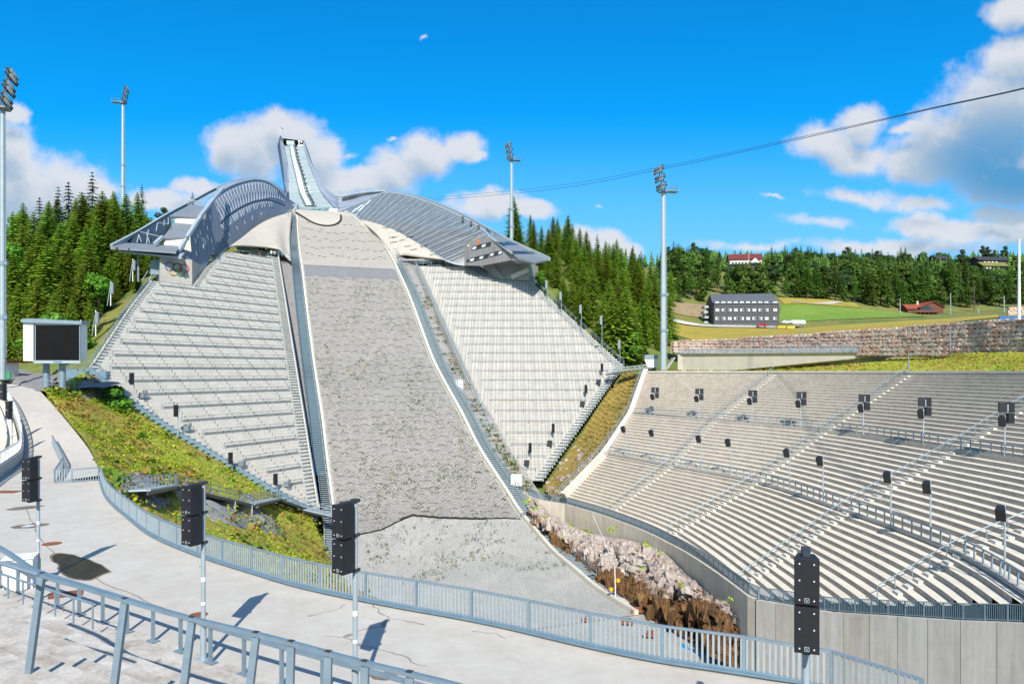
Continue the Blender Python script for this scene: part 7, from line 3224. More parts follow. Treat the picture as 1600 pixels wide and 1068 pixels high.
# red-brown timber house on the meadow
rh = thing('timber_house', 'red-brown timber house with red roof, veranda and big gable window', 'house', P(1447, 492, 332))
d = 332
gable_house(rh, P(1448, 491.5, d + 4), 10.0, 9.0, 3.0, 2.6, MAT['timber_red'], MAT['roof_red'], 0.0, 0.7, False)
wl2, rf2, _ = gable_house(rh, P(1425, 491.5, d + 5), 7.5, 6.5, 2.6, 1.9, MAT['timber_red'], MAT['roof_red'], 0.0, 0.6, True)
mb = MB()
mb.box(P(1433, 473.5, d + 5), (0.9, 0.9, 2.0))
mb.build('chimney', MAT['conc_light'], rf2)
for (x, y, w, h) in [(1447.5, 481.5, 2.2, 2.0), (1439, 483.5, 1.2, 1.1), (1456, 483.5, 1.2, 1.1), (1442.5, 481.8, 1.0, 1.6), (1452.5, 481.8, 1.0, 1.6)]:
    window(rh, P(x, y, d - 0.65), w, h, MAT['timber_dark'], MAT['glass'], 0, 2)
mb = MB()
mb.box(P(1448, 487.6, d - 2.0), (11.2, 2.6, 0.2))
mb.box(P(1448, 485.6, d - 3.2), (11.2, 0.1, 0.9))
for k in range(6):
    mb.box(P(1432 + 6.4 * k, 489.5, d - 3), (0.2, 0.2, 1.4))
mb.build('veranda', MAT['timber_red'], rh)
# red-roofed lodge on the ridge
lo = thing('ridge_lodge', 'large white-walled lodge with dark red roof on the wooded ridge', 'building', P(1163, 415, 452))
wl3, rf3, _ = gable_house(lo, P(1163, 414, 458), 19, 11, 3.2, 3.4, MAT['conc_white'], MAT['roof_maroon'], -0.15, 0.8, True)
for k in range(8):
    window(lo, P(1145 + 5.1 * k, 411.5 - 0.1 * k, 450.6 - 0.35 * k + (0.8 if k > 4 else 0)), 1.1, 1.3, MAT['timber_dark'], MAT['glass'], -0.15, 1)
mb = MB()
g = P(1180, 410, 449)
mb.prism([g + V((-3.2, 0, 0)), g + V((3.2, 0, 0)), g + V((0, 0, 3.0))], V((0, 6, 0)))
mb.build('dormer', MAT['white'], rf3)
mb = MB()
for s in (-1, 1):
    mb.prism([g + V((s * 3.7, -0.4, -0.3)), g + V((s * 3.7, 6, -0.3)), g + V((0, 6, 3.3)), g + V((0, -0.4, 3.3))], V((0, 0, 0.25)))
mb.build('dormer_roof', MAT['roof_maroon'], rf3)
mb = MB()
mb.box(P(1162, 418.5, 449), (22, 2, 2.2), -0.15)
mb.build('terrace_wall', MAT['timber_dark'], lo)
fp = P(1170, 416, 446)
mb = MB()
mb.tube(fp, fp + V((0, 0, 8)), 0.12, 0.09, 6)
tag(mb.build('flagpole', MAT['white'], origin=fp), 'small white flagpole before the red-roofed ridge lodge', 'flagpole')
# dark chalets high on the right
for (x, y, d_, w, lab) in [(1545, 414, 520, 22, 'long dark chalet high in the wood at far right'), (1548, 423, 505, 18, 'lower dark chalet with a turf roof at far right'), (1466, 412, 510, 9, 'small dark cabin half hidden in the far wood')]:
    ch = thing('chalet', lab, 'house', P(x, y, d_))
    gable_house(ch, P(x, y, d_), w, 9, 3.0, 2.6, MAT['timber_dark'], MAT['timber_dark'] if y != 423 else MAT['ground'], 0.1, 0.9, True)
    if w > 12:
        for k in range(5):
            window(ch, P(x - 12 + 6 * k, y - 4, d_ - 5.2), 1.6, 1.4, MAT['white'], MAT['pane_white'], 0.1, 2)


def car(px, py, d, rz, body, label, cat='car'):
    c = P(px, py, d)
    o = thing('parked_car', label, cat, c)
    R = Matrix.Rotation(rz, 3, 'Z')
    prof = [(-2.1, 0.3), (-2.15, 0.75), (-1.75, 0.9), (-1.1, 1.0), (-0.5, 1.42), (0.9, 1.45), (1.6, 1.0), (2.1, 0.9), (2.15, 0.35)]
    mb = MB()
    mb.prism([c + R @ V((x, -0.85, z)) for x, z in prof], R @ V((0, 1.7, 0)))
    mb.build('body', body, o)
    mb = MB()
    gl = [(-1.0, 1.0), (-0.48, 1.36), (0.85, 1.38), (1.42, 1.0)]
    mb.prism([c + R @ V((x, -0.88, z)) for x, z in gl], R @ V((0, 1.76, 0)))
    mb.build('side_window', MAT['glass'], o)
    for x in (-1.35, 1.35):
        for y in (-0.8, 0.8):
            mb = MB()
            mb.tube(c + R @ V((x, y - 0.12, 0.32)), c + R @ V((x, y + 0.12, 0.32)), 0.33, 0.33, 12)
            w = mb.build('wheel', MAT['black_rubber'], o)
            mb = MB()
            mb.tube(c + R @ V((x, y - 0.14, 0.32)), c + R @ V((x, y + 0.14, 0.32)), 0.18, 0.18, 10)
            mb.build('rim', MAT['steel_light'], w)
    for s in (-0.6, 0.6):
        mb = MB()
        mb.box(c + R @ V((-2.14, s, 0.7)), (0.06, 0.35, 0.15), rz)
        mb.build('headlight', MAT['lens'], o)
    return o


car(1229, 505.5, 281, 0.1, MAT['car_white'], 'white car parked right of the charcoal block')
car(1190.5, 510.3, 279, 0.0, MAT['car_red'], 'red car parked before the charcoal block')
for (x, y, m_, lab) in [(1220.5, 510.8, 'yellow', 'yellow crate by the road right of the red car, left one'), (1235, 511.3, 'yellow', 'yellow crate by the road, right one')]:
    mb = MB()
    mb.box(P(x, y, 279), (3.0, 1.2, 0.8))
    for k in range(5):
        mb.box(P(x, y, 279) + V((-1.3 + .65 * k, -0.63, 0)), (0.1, 0.06, 0.8))
    tag(mb.build('site_crate', MAT[m_], origin=P(x, y, 279)), lab, 'crate')
mb = MB()
rows = []
for i in range(9):
    a = math.pi * i / 8
    rows.append([P(lerp(1237, 1257, j / 6), 505, 283) + V((0, -1.4 * math.cos(a), 1.5 * math.sin(a) - 0.2)) for j in range(7)])
mb.grid(rows, 0)
tag(mb.build('white_cover', MAT['pane_white'], origin=P(1247, 506, 283)), 'pale plastic tunnel cover beside the white car', 'cover')
for (x, yt, yb, d_, lab) in [(1485.3, 458, 491, 322, 'pale bare pole standing right of the timber house'), (1569, 462, 487, 300, 'grey lamp post at the wood edge near the right picture edge'), (1406.5, 466, 493, 322, 'pale pole left of the timber house'), (1529, 481, 489, 300, 'small white sign on the meadow at right')]:
    mb = MB()
    mb.tube(P(x, yb, d_), P(x, yt, d_), 0.2, 0.15, 7)
    tag(mb.build('pole', MAT['steel_light'], origin=P(x, yb, d_)), lab, 'pole')
mb = MB()
sr2 = random.Random(9)
for r_ in range(5):
    for k in range(16):
        c = P(1576 + 2.4 * k + sr2.uniform(-.4, .4), 491 - r_ * 2.5, 225 + sr2.uniform(-.2, .2))
        mb.box(c, (0.50, 0.6, 0.47), sr2.uniform(-.15, .15))
tag(mb.build('stone_wall', MAT['stone'], origin=P(1590, 492, 225)), 'short far stone wall at the right picture edge beyond the meadow', 'wall')


# ------------------------------------------------------------------ trees
def spruce_proto(name, H, R, levels, per, steps, seed, bare=0.06, leaf='spruce', size=1.0, thin=1.0):
    rn = random.Random(seed)
    cr = MB()
    for l in range(levels):
        f = l / (levels - 1)
        z0 = H * (bare + (1 - bare) * f ** 0.92)
        r = R * (1 - f) ** 0.80 * rn.uniform(0.72, 1.12) + 0.22
        if f < 0.12:
            r *= 0.75 + 2 * f
        nb = max(4, int(per * (0.55 + 0.6 * (1 - f))))
        a0 = rn.uniform(0, 6.28)
        for b in range(nb):
            if rn.random() > thin:
                continue
            a = a0 + b / nb * 6.2832 + rn.uniform(-0.25, 0.25)
            rb = r * rn.uniform(0.68, 1.18)
            dirv = V((math.cos(a), math.sin(a), 0))
            side = V((-math.sin(a), math.cos(a), 0))
            ns = max(2, int(steps * (0.4 + 0.6 * rb / R)))
            for s in range(ns):
                t = (s + 0.6) / ns
                p = dirv * (rb * t) + V((0, 0, z0 - rb * 0.42 * t ** 1.3 + rb * 0.10 * t ** 3))
                w = size * (0.30 + 0.28 * (1 - t)) * rn.uniform(0.75, 1.25) * (0.62 + 0.38 * (rb / R))
                ln = rb / ns * 1.25
                dz = V((0, 0, -0.38 * w))
                tip = p + dirv * ln * 0.75 + V((0, 0, -0.30 * ln + rn.uniform(-0.05, 0.1)))
                for sg in (-1, 1):
                    q = p + side * (sg * w) + dirv * ln * 0.25 + dz * rn.uniform(0.5, 2.0)
                    cr.face([p - dirv * ln * 0.3, q, tip] if sg < 0 else [p - dirv * ln * 0.3, tip, q], 0)
                if rn.random() < 0.5:
                    q = p + side * rn.uniform(-0.3, 0.3) * w + V((0, 0, -0.55 * w))
                    cr.face([p - side * w * 0.4, q, p + side * w * 0.4], 0)
    cr.face([V((-.1, 0, H * .97)), V((.1, 0, H * .97)), V((0, 0, H * 1.02))], 0)
    tk = MB()
    seg = 6
    for k in range(seg):
        tk.tube(V((0, 0, H * k / seg - (1 if k == 0 else 0))), V((0, 0, H * (k + 1) / seg)), lerp(H * 0.014, 0.03, k / seg), lerp(H * 0.014, 0.03, (k + 1) / seg), 7, 0, caps=False)
    if bare > 0.15:
        for k in range(10):
            z = H * rn.uniform(0.05, bare)
            a = rn.uniform(0, 6.28)
            tk.tube(V((0, 0, z)), V((math.cos(a) * R * .4, math.sin(a) * R * .4, z - 0.3)), 0.04, 0.02, 4, 0, caps=False)
    return shared('trunk', tk, MAT['bark']), shared('crown', cr, MAT[leaf])


def leafy_proto(name, H, R, lobes, leaves, seed, leaf='leaf', size=0.45, base=0.25, bark='bark', flat=1.0):
    rn = random.Random(seed)
    tk = MB()
    top = V((rn.uniform(-.4, .4), rn.uniform(-.4, .4), H * 0.7))
    tk.tube(V((0, 0, -1)), V((0, 0, H * base)), H * 0.018, H * 0.014, 7, 0, caps=False)
    tk.tube(V((0, 0, H * base)), top, H * 0.014, 0.05, 7, 0, caps=False)
    cr = MB()
    cs = []
    for k in range(lobes):
        z = H * rn.uniform(base + 0.08, 0.95)
        f = (z / H - base) / (1 - base)
        rad = R * math.sqrt(max(0.08, 1 - (2 * f * 0.9 - 0.75) ** 2)) * flat
        a = rn.uniform(0, 6.28)
        rr_ = rad * rn.uniform(0.25, 0.85)
        c = V((math.cos(a) * rr_, math.sin(a) * rr_, z))
        s = R * rn.uniform(0.26, 0.48)
        cs.append((c, s))
        m = V((0, 0, min(z - 0.6, H * rn.uniform(base, 0.6))))
        tk.tube(m, c, 0.09, 0.03, 5, 0, caps=False)
    for k in range(leaves):
        c, s = cs[rn.randrange(len(cs))]
        while True:
            v = V((rn.uniform(-1, 1), rn.uniform(-1, 1), rn.uniform(-1, 1)))
            if 0.2 < v.length < 1:
                break
        v = v.normalized() * (v.length ** 0.4)
        p = c + V((v.x * s, v.y * s, v.z * s * 0.75))
        nrm = (v + V((rn.uniform(-.6, .6), rn.uniform(-.6, .6), rn.uniform(-.2, .9)))).normalized()
        t = nrm.cross(V((rn.uniform(-1, 1), rn.uniform(-1, 1), rn.uniform(-1, 1))))
        if t.length < 1e-3:
            continue
        t.normalize()
        u = nrm.cross(t)
        h = size * rn.uniform(0.5, 1.0)
        cr.face([p - t * h, p + u * h * 0.6, p + t * h, p - u * h * 0.6], 0)
    return shared('trunk', tk, MAT[bark]), shared('crown', cr, MAT[leaf])


PROTO = {
    'spruce_a': spruce_proto('a', 18, 4.3, 36, 15, 8, 1, leaf='spruce', size=1.05),
    'spruce_b': spruce_proto('b', 20, 4.1, 40, 14, 7, 2, leaf='spruce', size=1.05),
    'spruce_c': spruce_proto('c', 22, 3.9, 42, 13, 7, 3, leaf='spruce', size=1.05, bare=0.1),
    'far_a': spruce_proto('fa', 22, 4.4, 28, 10, 6, 4, leaf='spruce_far', size=1.6, bare=0.12),
    'far_b': spruce_proto('fb', 25, 4.2, 28, 10, 5, 5, leaf='spruce_far', size=1.6, bare=0.25, thin=0.85),
    'far_c': spruce_proto('fc', 19, 4.0, 26, 10, 5, 6, leaf='spruce_far', size=1.5),
    'open': spruce_proto('op', 19, 3.6, 26, 10, 6, 12, leaf='leaf_dark', size=1.2, bare=0.12, thin=0.8),
    'leafy_a': leafy_proto('la', 13, 4.2, 26, 5200, 7, size=0.40, base=0.12),
    'leafy_b': leafy_proto('lb', 11, 3.6, 22, 4200, 8, size=0.38, base=0.08),
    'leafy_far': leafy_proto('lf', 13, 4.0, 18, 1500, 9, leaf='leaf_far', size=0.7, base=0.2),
    'pine': leafy_proto('pi', 17, 3.4, 12, 1100, 10, leaf='leaf_dark', size=0.6, base=0.5),
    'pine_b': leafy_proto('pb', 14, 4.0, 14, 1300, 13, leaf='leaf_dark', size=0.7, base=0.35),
    'bush': leafy_proto('bu', 3.4, 1.9, 14, 1500, 11, size=0.22, base=0.02),
}
BASEH = {'spruce_a': 18, 'spruce_b': 20, 'spruce_c': 22, 'far_a': 22, 'far_b': 25, 'far_c': 19, 'open': 19, 'leafy_a': 13, 'leafy_b': 11, 'leafy_far': 13, 'pine': 17, 'pine_b': 14, 'bush': 3.4}
KINDNAME = {'s': ('spruce_tree', 'tree'), 'f': ('spruce_tree', 'tree'), 'l': ('leafy_tree', 'tree'), 'p': ('pine_tree', 'tree'), 'b': ('bush', 'bush'), 'o': ('spruce_tree', 'tree')}
TRN = random.Random(21)


def tree(kind, x, y, H, label, group, z=None):
    nm, cat = KINDNAME[kind[0]]
    zz = G(x, y) if z is None else z
    o = thing(nm, label, cat, (x, y, zz - 0.2), group)
    k = H / BASEH[kind]
    w = k * TRN.uniform(0.88, 1.15) * (1.32 if kind[:7] == 'spruce_' else 1.0)
    o.scale = (w, w, k)
    o.rotation_euler = (0, 0, TRN.uniform(0, 6.28))
    t, c = PROTO[kind]
    for n_, me_ in (('trunk', t), ('crown', c)):
        ob = bpy.data.objects.new(n_, me_)
        COL.objects.link(ob)
        ob.parent = o
    return o


def tree_px(kind, px, ytop, d, label, group=None, hmin=4, hmax=34):
    x = (px - 800) / F * d
    z = G(x, d)
    H = (HOR - ytop) / F * d - z
    H = max(hmin, min(hmax, H))
    return tree(kind, x, d, H, label, group)


GL = 'trees of the left wood behind the scoreboard'
GR = 'spruces of the right wood beside the white terrace'
GF = 'trees of the far wooded hill'
LS = 'sunlit spruce in the dense left wood behind the terrace'
LL = 'bright green leafy tree in the left wood behind the terrace'
# individual skyline trees of the left wood
for (x, yt, d, k) in [(144, 268, 205, 'open'), (107, 284, 200, 'open'), (91, 291, 202, 'open'), (62, 308, 198, 'open'), (36, 316, 190, 'spruce_c'), (222, 288, 232, 'open'), (215, 300, 215, 'spruce_b'), (254, 322, 240, 'pine'), (301, 299, 265, 'open'),
                      (128, 300, 182, 'spruce_a'), (160, 298, 180, 'spruce_b'), (180, 300, 186, 'spruce_b'), (197, 302, 190, 'spruce_a'), (75, 316, 178, 'spruce_b'), (52, 330, 172, 'spruce_a'), (20, 330, 180, 'spruce_a'), (5, 345, 170, 'spruce_b'), (205, 330, 200, 'spruce_b'), (232, 335, 225, 'leafy_b')]:
    tree_px(k, x, yt, d, {'open': 'dark thin-crowned spruce standing out above the left wood', 'pine': 'round-topped dark pine above the left judges building'}.get(k, LS if k[0] == 's' else LL), GL)
# nearer trees filling the left slope
for (x, yt, d, k) in [(20, 395, 150, 'spruce_a'), (45, 385, 152, 'spruce_b'), (75, 380, 150, 'spruce_a'), (105, 375, 155, 'spruce_a'), (140, 375, 150, 'spruce_b'), (128, 412, 140, 'spruce_a'), (100, 430, 136, 'spruce_a'), (150, 425, 142, 'leafy_a'), (172, 395, 158, 'spruce_b'),
                      (190, 375, 165, 'spruce_a'), (208, 365, 172, 'spruce_b'), (224, 372, 178, 'spruce_a'), (240, 360, 195, 'spruce_a'), (60, 430, 138, 'spruce_a'), (28, 440, 138, 'spruce_b'), (8, 430, 140, 'spruce_a'), (85, 455, 130, 'spruce_a'), (112, 462, 130, 'spruce_b'),
                      (140, 468, 134, 'spruce_a'), (165, 445, 146, 'spruce_a'), (180, 430, 152, 'spruce_b'), (200, 400, 164, 'spruce_a'), (35, 350, 165, 'spruce_b'), (95, 345, 168, 'spruce_b'), (115, 340, 172, 'spruce_a'), (150, 340, 170, 'spruce_a'), (170, 345, 172, 'spruce_a'),
                      (0, 380, 158, 'leafy_a'), (-20, 400, 150, 'spruce_a'), (-15, 350, 175, 'spruce_b'), (62, 352, 162, 'spruce_b'), (135, 350, 162, 'spruce_b'), (188, 338, 182, 'spruce_b'), (212, 345, 190, 'spruce_b'), (48, 480, 128, 'spruce_a'), (18, 490, 128, 'spruce_a'),
                      (-10, 480, 130, 'spruce_b'), (75, 490, 125, 'bush'), (125, 505, 126, 'bush'), (215, 420, 160, 'spruce_a'), (228, 400, 172, 'spruce_b'), (238, 392, 182, 'spruce_b'), (262, 352, 215, 'spruce_a'), (250, 372, 200, 'spruce_b')]:
    tree_px(k, x, yt, d, LS if k[0] == 's' else LL if k[0] == 'l' else 'low green bush at the foot of the left wood', GL)
for _ in range(26):
    d = TRN.uniform(165, 300)
    x = TRN.uniform(-60, 235)
    if x > 120 + (d - 165) * 0.8:
        continue
    X = (x - 800) / F * d
    tree(TRN.choice(['spruce_a', 'spruce_b', 'leafy_a', 'spruce_c']), X, d, TRN.uniform(13, 18), LS if True else '', GL)
# shrub on the gravel heap by the left terrace
tree_px('bush', 178, 572, 105, 'round green shrub on the gravel heap at the corner of the left terrace', None, 3.2, 4.5)

# right wood
RS = 'dense green spruce in the wood right of the white terrace'
for (x, yt, d, k) in [(812, 350, 245, 'spruce_c'), (834, 343, 240, 'spruce_b'), (846, 352, 236, 'spruce_c'), (857, 356, 228, 'spruce_b'), (868, 362, 232, 'spruce_c'), (890, 366, 230, 'spruce_c'), (900, 368, 222, 'spruce_b'), (913, 380, 224, 'spruce_b'), (935, 390, 216, 'spruce_c'),
                      (948, 396, 214, 'spruce_b'), (960, 404, 212, 'spruce_a'), (972, 414, 206, 'spruce_b'), (1000, 418, 210, 'spruce_c'), (1013, 428, 204, 'spruce_b'), (1024, 436, 200, 'spruce_a'), (1046, 462, 200, 'spruce_a'),
                      (843, 385, 214, 'spruce_a'), (856, 392, 210, 'spruce_b'), (870, 392, 206, 'spruce_a'), (898, 402, 198, 'spruce_a'), (912, 408, 196, 'spruce_b'), (926, 416, 192, 'spruce_a'), (952, 436, 186, 'spruce_a'), (966, 440, 184, 'spruce_b'), (980, 446, 184, 'spruce_a'),
                      (845, 420, 203, 'leafy_b'), (880, 430, 194, 'spruce_a'), (895, 438, 190, 'spruce_a'), (910, 442, 187, 'spruce_a'), (942, 460, 180, 'spruce_a'), (958, 455, 176, 'spruce_a'), (978, 448, 177, 'spruce_a'), (1000, 470, 186, 'spruce_a'), (1012, 462, 190, 'spruce_b'),
                      (992, 500, 180, 'spruce_a'), (1024, 480, 190, 'spruce_a'), (1040, 490, 192, 'spruce_a'), (1030, 515, 186, 'spruce_a'), (984, 520, 176, 'bush')]:
    tree_px(k, x, yt, d, RS if k[0] == 's' else ('light green leafy tree at the edge of the right wood' if k[0] == 'l' else 'low bush under the right wood'), GR)
for _ in range(40):
    d = TRN.uniform(225, 340)
    px = TRN.uniform(800, 1050)
    if px < 830 and d < 240:
        continue
    X = (px - 800) / F * d
    tree(TRN.choice(['spruce_b', 'spruce_c', 'far_a']), X, d, TRN.uniform(15, 20), RS, GR)
# far hill
FS = 'tall spruce on the far wooded hill beyond the meadow'
FL = 'light green leafy tree on the far wooded hill'
FPN = 'dark pine on the far wooded hill'
edge_l = [(1078, 400, 330), (1096, 440, 330), (1060, 420, 320), (1228, 425, 350), (1245, 415, 352), (1262, 405, 350), (1278, 410, 352), (1290, 405, 355), (1305, 412, 350), (1318, 430, 345), (1335, 420, 345), (1350, 405, 350), (1362, 420, 345), (1376, 402, 350), (1388, 420, 345),
          (1400, 412, 350), (1412, 430, 345), (1425, 420, 352), (1442, 415, 350), (1452, 425, 352), (1470, 435, 345), (1500, 425, 350), (1512, 440, 345), (1530, 430, 350), (1548, 420, 352), (1562, 435, 345), (1580, 425, 350), (1598, 430, 348), (1615, 425, 350)]
for i, (x, yt, d) in enumerate(edge_l):
    k = ['far_b', 'far_a', 'far_c', 'far_b', 'far_a'][i % 5]
    tree_px(k, x, yt, d, FS, GF, 14, 30)
for (x, yt, d) in [(1175, 425, 340), (1142, 438, 330), (1160, 445, 328), (1098, 452, 330), (1472, 448, 342), (1556, 445, 345), (1320, 445, 345), (1205, 440, 340), (1585, 445, 335)]:
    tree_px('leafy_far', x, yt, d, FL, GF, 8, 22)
# one grey dead spruce
t_, c_ = spruce_proto('dead', 20, 2.0, 26, 8, 4, 31, leaf='spruce', size=0.5, bare=0.1, thin=0.7)
c_.materials[0] = MAT['bark_pale']
PROTO['xdead'] = (t_, c_)
BASEH['xdead'] = 20
KINDNAME['x'] = ('dead_spruce', 'tree')
tree_px('xdead', 1522, 440, 330, 'grey dead spruce at the far wood edge between green ones', None, 10, 24)
nsp = 0
for _ in range(420):
    px = TRN.uniform(1035, 1640)
    d = 352 + 200 * TRN.random() ** 1.2
    if px < 1230:
        d = TRN.uniform(332, 560)
    if 1095 < px < 1225 and d < 335:
        continue
    X = (px - 800) / F * d
    # clear the ground in front of the lodge and chalets
    if 1128 < px < 1195 and 405 < d < 475:
        continue
    if 1515 < px < 1580 and 450 < d < 530:
        continue
    k = TRN.choice(['far_a', 'far_b', 'far_c', 'far_a', 'pine_b', 'pine', 'far_b']) if d > 420 else TRN.choice(['far_a', 'far_b', 'far_c', 'far_b', 'leafy_far'])  # dark pines far back stand in for cloud shade on the ridge
    if k[0] == 'f':
        nsp += 1
        if nsp > 118:
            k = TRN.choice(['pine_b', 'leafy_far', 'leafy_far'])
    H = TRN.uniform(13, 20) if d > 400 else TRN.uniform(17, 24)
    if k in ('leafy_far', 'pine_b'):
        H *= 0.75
    cap = 414 if 1126 < px < 1200 else 417 if 1508 < px < 1584 else 0
    if cap:
        H = min(H, (HOR - cap) / F * d - G(X, d))
        if H < 5:
            continue
    tree(k, X, d, H, FS if k[0] == 'f' else (FL if k[0] == 'l' else FPN), GF)
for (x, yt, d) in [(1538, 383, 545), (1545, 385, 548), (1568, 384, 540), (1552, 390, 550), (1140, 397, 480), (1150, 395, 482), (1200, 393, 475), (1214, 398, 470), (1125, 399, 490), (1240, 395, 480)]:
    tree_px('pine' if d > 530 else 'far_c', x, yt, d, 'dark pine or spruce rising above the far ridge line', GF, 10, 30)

# the wood far behind reads as one mass
fm = MB()
for _ in range(2600):
    px = TRN.uniform(-200, 1800) if TRN.random() < 0.35 else TRN.uniform(1030, 1660)
    d = 430 + 320 * TRN.random() ** 1.2 if px > 1000 else TRN.uniform(420, 640)
    if 300 < px < 800:
        continue
    if 1128 < px < 1195 and d < 475 or 1515 < px < 1580 and d < 530:
        continue
    X = (px - 800) / F * d
    z = G(X, d)
    H = TRN.uniform(9, 15)
    cap = 414 if 1126 < px < 1200 and d < 475 else 417 if 1508 < px < 1584 and d < 530 else 0
    if cap:
        H = min(H, (HOR - cap) / F * d - z)
        if H < 4:
            continue
    for l in range(6):
        r = 2.6 * (1 - l / 6.5)
        zz = z + H * (0.12 + 0.8 * l / 6)
        for b in range(6):
            a = b * 1.0472 + l * 0.5 + TRN.uniform(-.3, .3)
            rr_ = r * TRN.uniform(.7, 1.2)
            e = V((math.cos(a) * rr_, math.sin(a) * rr_, -rr_ * 0.45))
            s = V((-math.sin(a), math.cos(a), 0)) * rr_ * 0.5
            c = V((X, d, zz))
            fm.face([c + V((0, 0, H * .16)), c + e + s, c + e - s], 0)
tag(fm.build('distant_forest', MAT['spruce_far']), 'distant dark forest along the horizon ridge', 'forest', kind='stuff')

# ------------------------------------------------------------------ people in the openings under the shells


def person_mesh(pose):
    me_ = bpy.data.meshes.new('person')
    J = [(0, 0, 0.95), (0, 0, 1.2), (0, 0, 1.42), (0, 0.0, 1.52), (0, -0.02, 1.63), (0, -0.01, 1.74),
         (0.19, 0, 1.40), (0.25, -0.02, 1.14), (0.24, -0.14 if pose else -0.06, 0.90), (0.23, -0.2 if pose else -0.08, 0.80),
         (-0.19, 0, 1.40), (-0.25, -0.02, 1.14), (-0.24, -0.16 if pose else -0.05, 0.92), (-0.23, -0.24 if pose else -0.07, 0.82),
         (0.10, 0, 0.90), (0.11, -0.03, 0.50), (0.12, 0.02, 0.08), (0.13, -0.14, 0.04),
         (-0.10, 0, 0.90), (-0.11, -0.02, 0.50), (-0.12, 0.03, 0.08), (-0.13, -0.13, 0.04)]
    E = [(0, 1), (1, 2), (2, 3), (3, 4), (4, 5), (2, 6), (6, 7), (7, 8), (8, 9), (2, 10), (10, 11), (11, 12), (12, 13), (0, 14), (14, 15), (15, 16), (16, 17), (0, 18), (18, 19), (19, 20), (20, 21)]
    Rr = [.15, .15, .15, .06, .10, .07, .07, .05, .04, .03, .07, .05, .04, .03, .09, .07, .05, .04, .09, .07, .05, .04]
    me_.from_pydata(J, E, [])
    ob = bpy.data.objects.new('person', me_)
    COL.objects.link(ob)
    md = ob.modifiers.new('skin', 'SKIN')
    for v_, r_ in zip(me_.skin_vertices[0].data, Rr):
        v_.radius = (r_, r_ * 0.85)
    me_.skin_vertices[0].data[0].use_root = True
    sb_ = ob.modifiers.new('sub', 'SUBSURF')
    sb_.levels = 1
    sb_.render_levels = 1
    dg = bpy.context.evaluated_depsgraph_get()
    out = bpy.data.meshes.new_from_object(ob.evaluated_get(dg))
    bpy.data.objects.remove(ob)
    return out


PM = [person_mesh(0), person_mesh(1)]


def person(px, py, d, shirt, trousers, label, pose=0, rz=0.0):
    me_ = PM[pose].copy()
    me_.materials.clear()
    for m_ in (MAT['skin'], shirt, trousers, MAT['timber_dark']):
        me_.materials.append(m_)
    for pl in me_.polygons:
        c = pl.center
        if c.z > 1.66 or (c.z > 1.56 and c.y > 0.03):
            pl.material_index = 3
        elif c.z > 1.5 or (abs(c.x) > 0.19 and c.z < 0.9):
            pl.material_index = 0
        elif c.z > 0.93:
            pl.material_index = 1
        elif c.z < 0.1:
            pl.material_index = 3
        else:
            pl.material_index = 2
        pl.use_smooth = True
    o = bpy.data.objects.new('person', me_)
    COL.objects.link(o)
    o.location = P(px, py, d)
    o.rotation_euler = (0, 0, rz)
    tag(o, label, 'person')
    return o


for a in [(385.5, 400, 189, 'conc_white', 'navy', 'person in pale top standing leftmost under the left shell', 0, .3), (394, 399, 189, 'white', 'blue', 'person in white top and blue trousers under the left shell', 1, -.4),
          (398.5, 400, 189, 'green_cloth', 'navy', 'person in green top under the left shell', 0, .5), (405, 402.5, 188, 'red', 'navy', 'person in red top before the dark pillar under the left shell', 1, 0),
          (424, 401, 189.5, 'white', 'grate', 'person in white top at the railing right of the pillars', 0, .2), (429, 402, 190, 'conc_light', 'navy', 'person in grey top at the railing under the left shell', 1, 0),
          (626, 414, 206, 'red', 'navy', 'person in red top leftmost under the right shell', 1, 0), (640.5, 412.5, 208, 'red', 'blue', 'person in red jacket left of the round pillar', 0, .4),
          (672.5, 414, 207.5, 'white', 'navy', 'person in white top right of the round pillar', 1, .3), (682, 414, 207.5, 'conc_light', 'blue', 'person in grey top at the railing under the right shell', 0, 0),
          (697, 414, 206.5, 'white', 'cream', 'person in white clothes where the right shell touches down', 0, -.3), (701, 414, 206.5, 'cream', 'cream', 'person in beige clothes beside the wing foot', 1, .2)]:
    person(a[0], a[1], a[2], MAT[a[3]], MAT[a[4]], a[5], a[6], a[7])
c = P(636, 423, 203)
o = thing('warning_light', 'orange and yellow marker at the head of the slope stair', 'marker', c)
mb = MB()
mb.tube(c + V((0, 0, -1)), c + V((0, 0, 0.5)), 0.06, 0.06, 6)
mb.build('post', MAT['steel'], o)
mb = MB()
mb.tube(c + V((-.1, 0, -0.1)), c + V((-.1, 0, 0.9)), 0.28, 0.2, 10)
mb.build('lamp_body', MAT['orange'], o)
mb = MB()
mb.tube(c + V((-.1, 0, 0.9)), c + V((-.1, 0, 1.15)), 0.18, 0.1, 10)
mb.build('cap', MAT['yellow'], o)


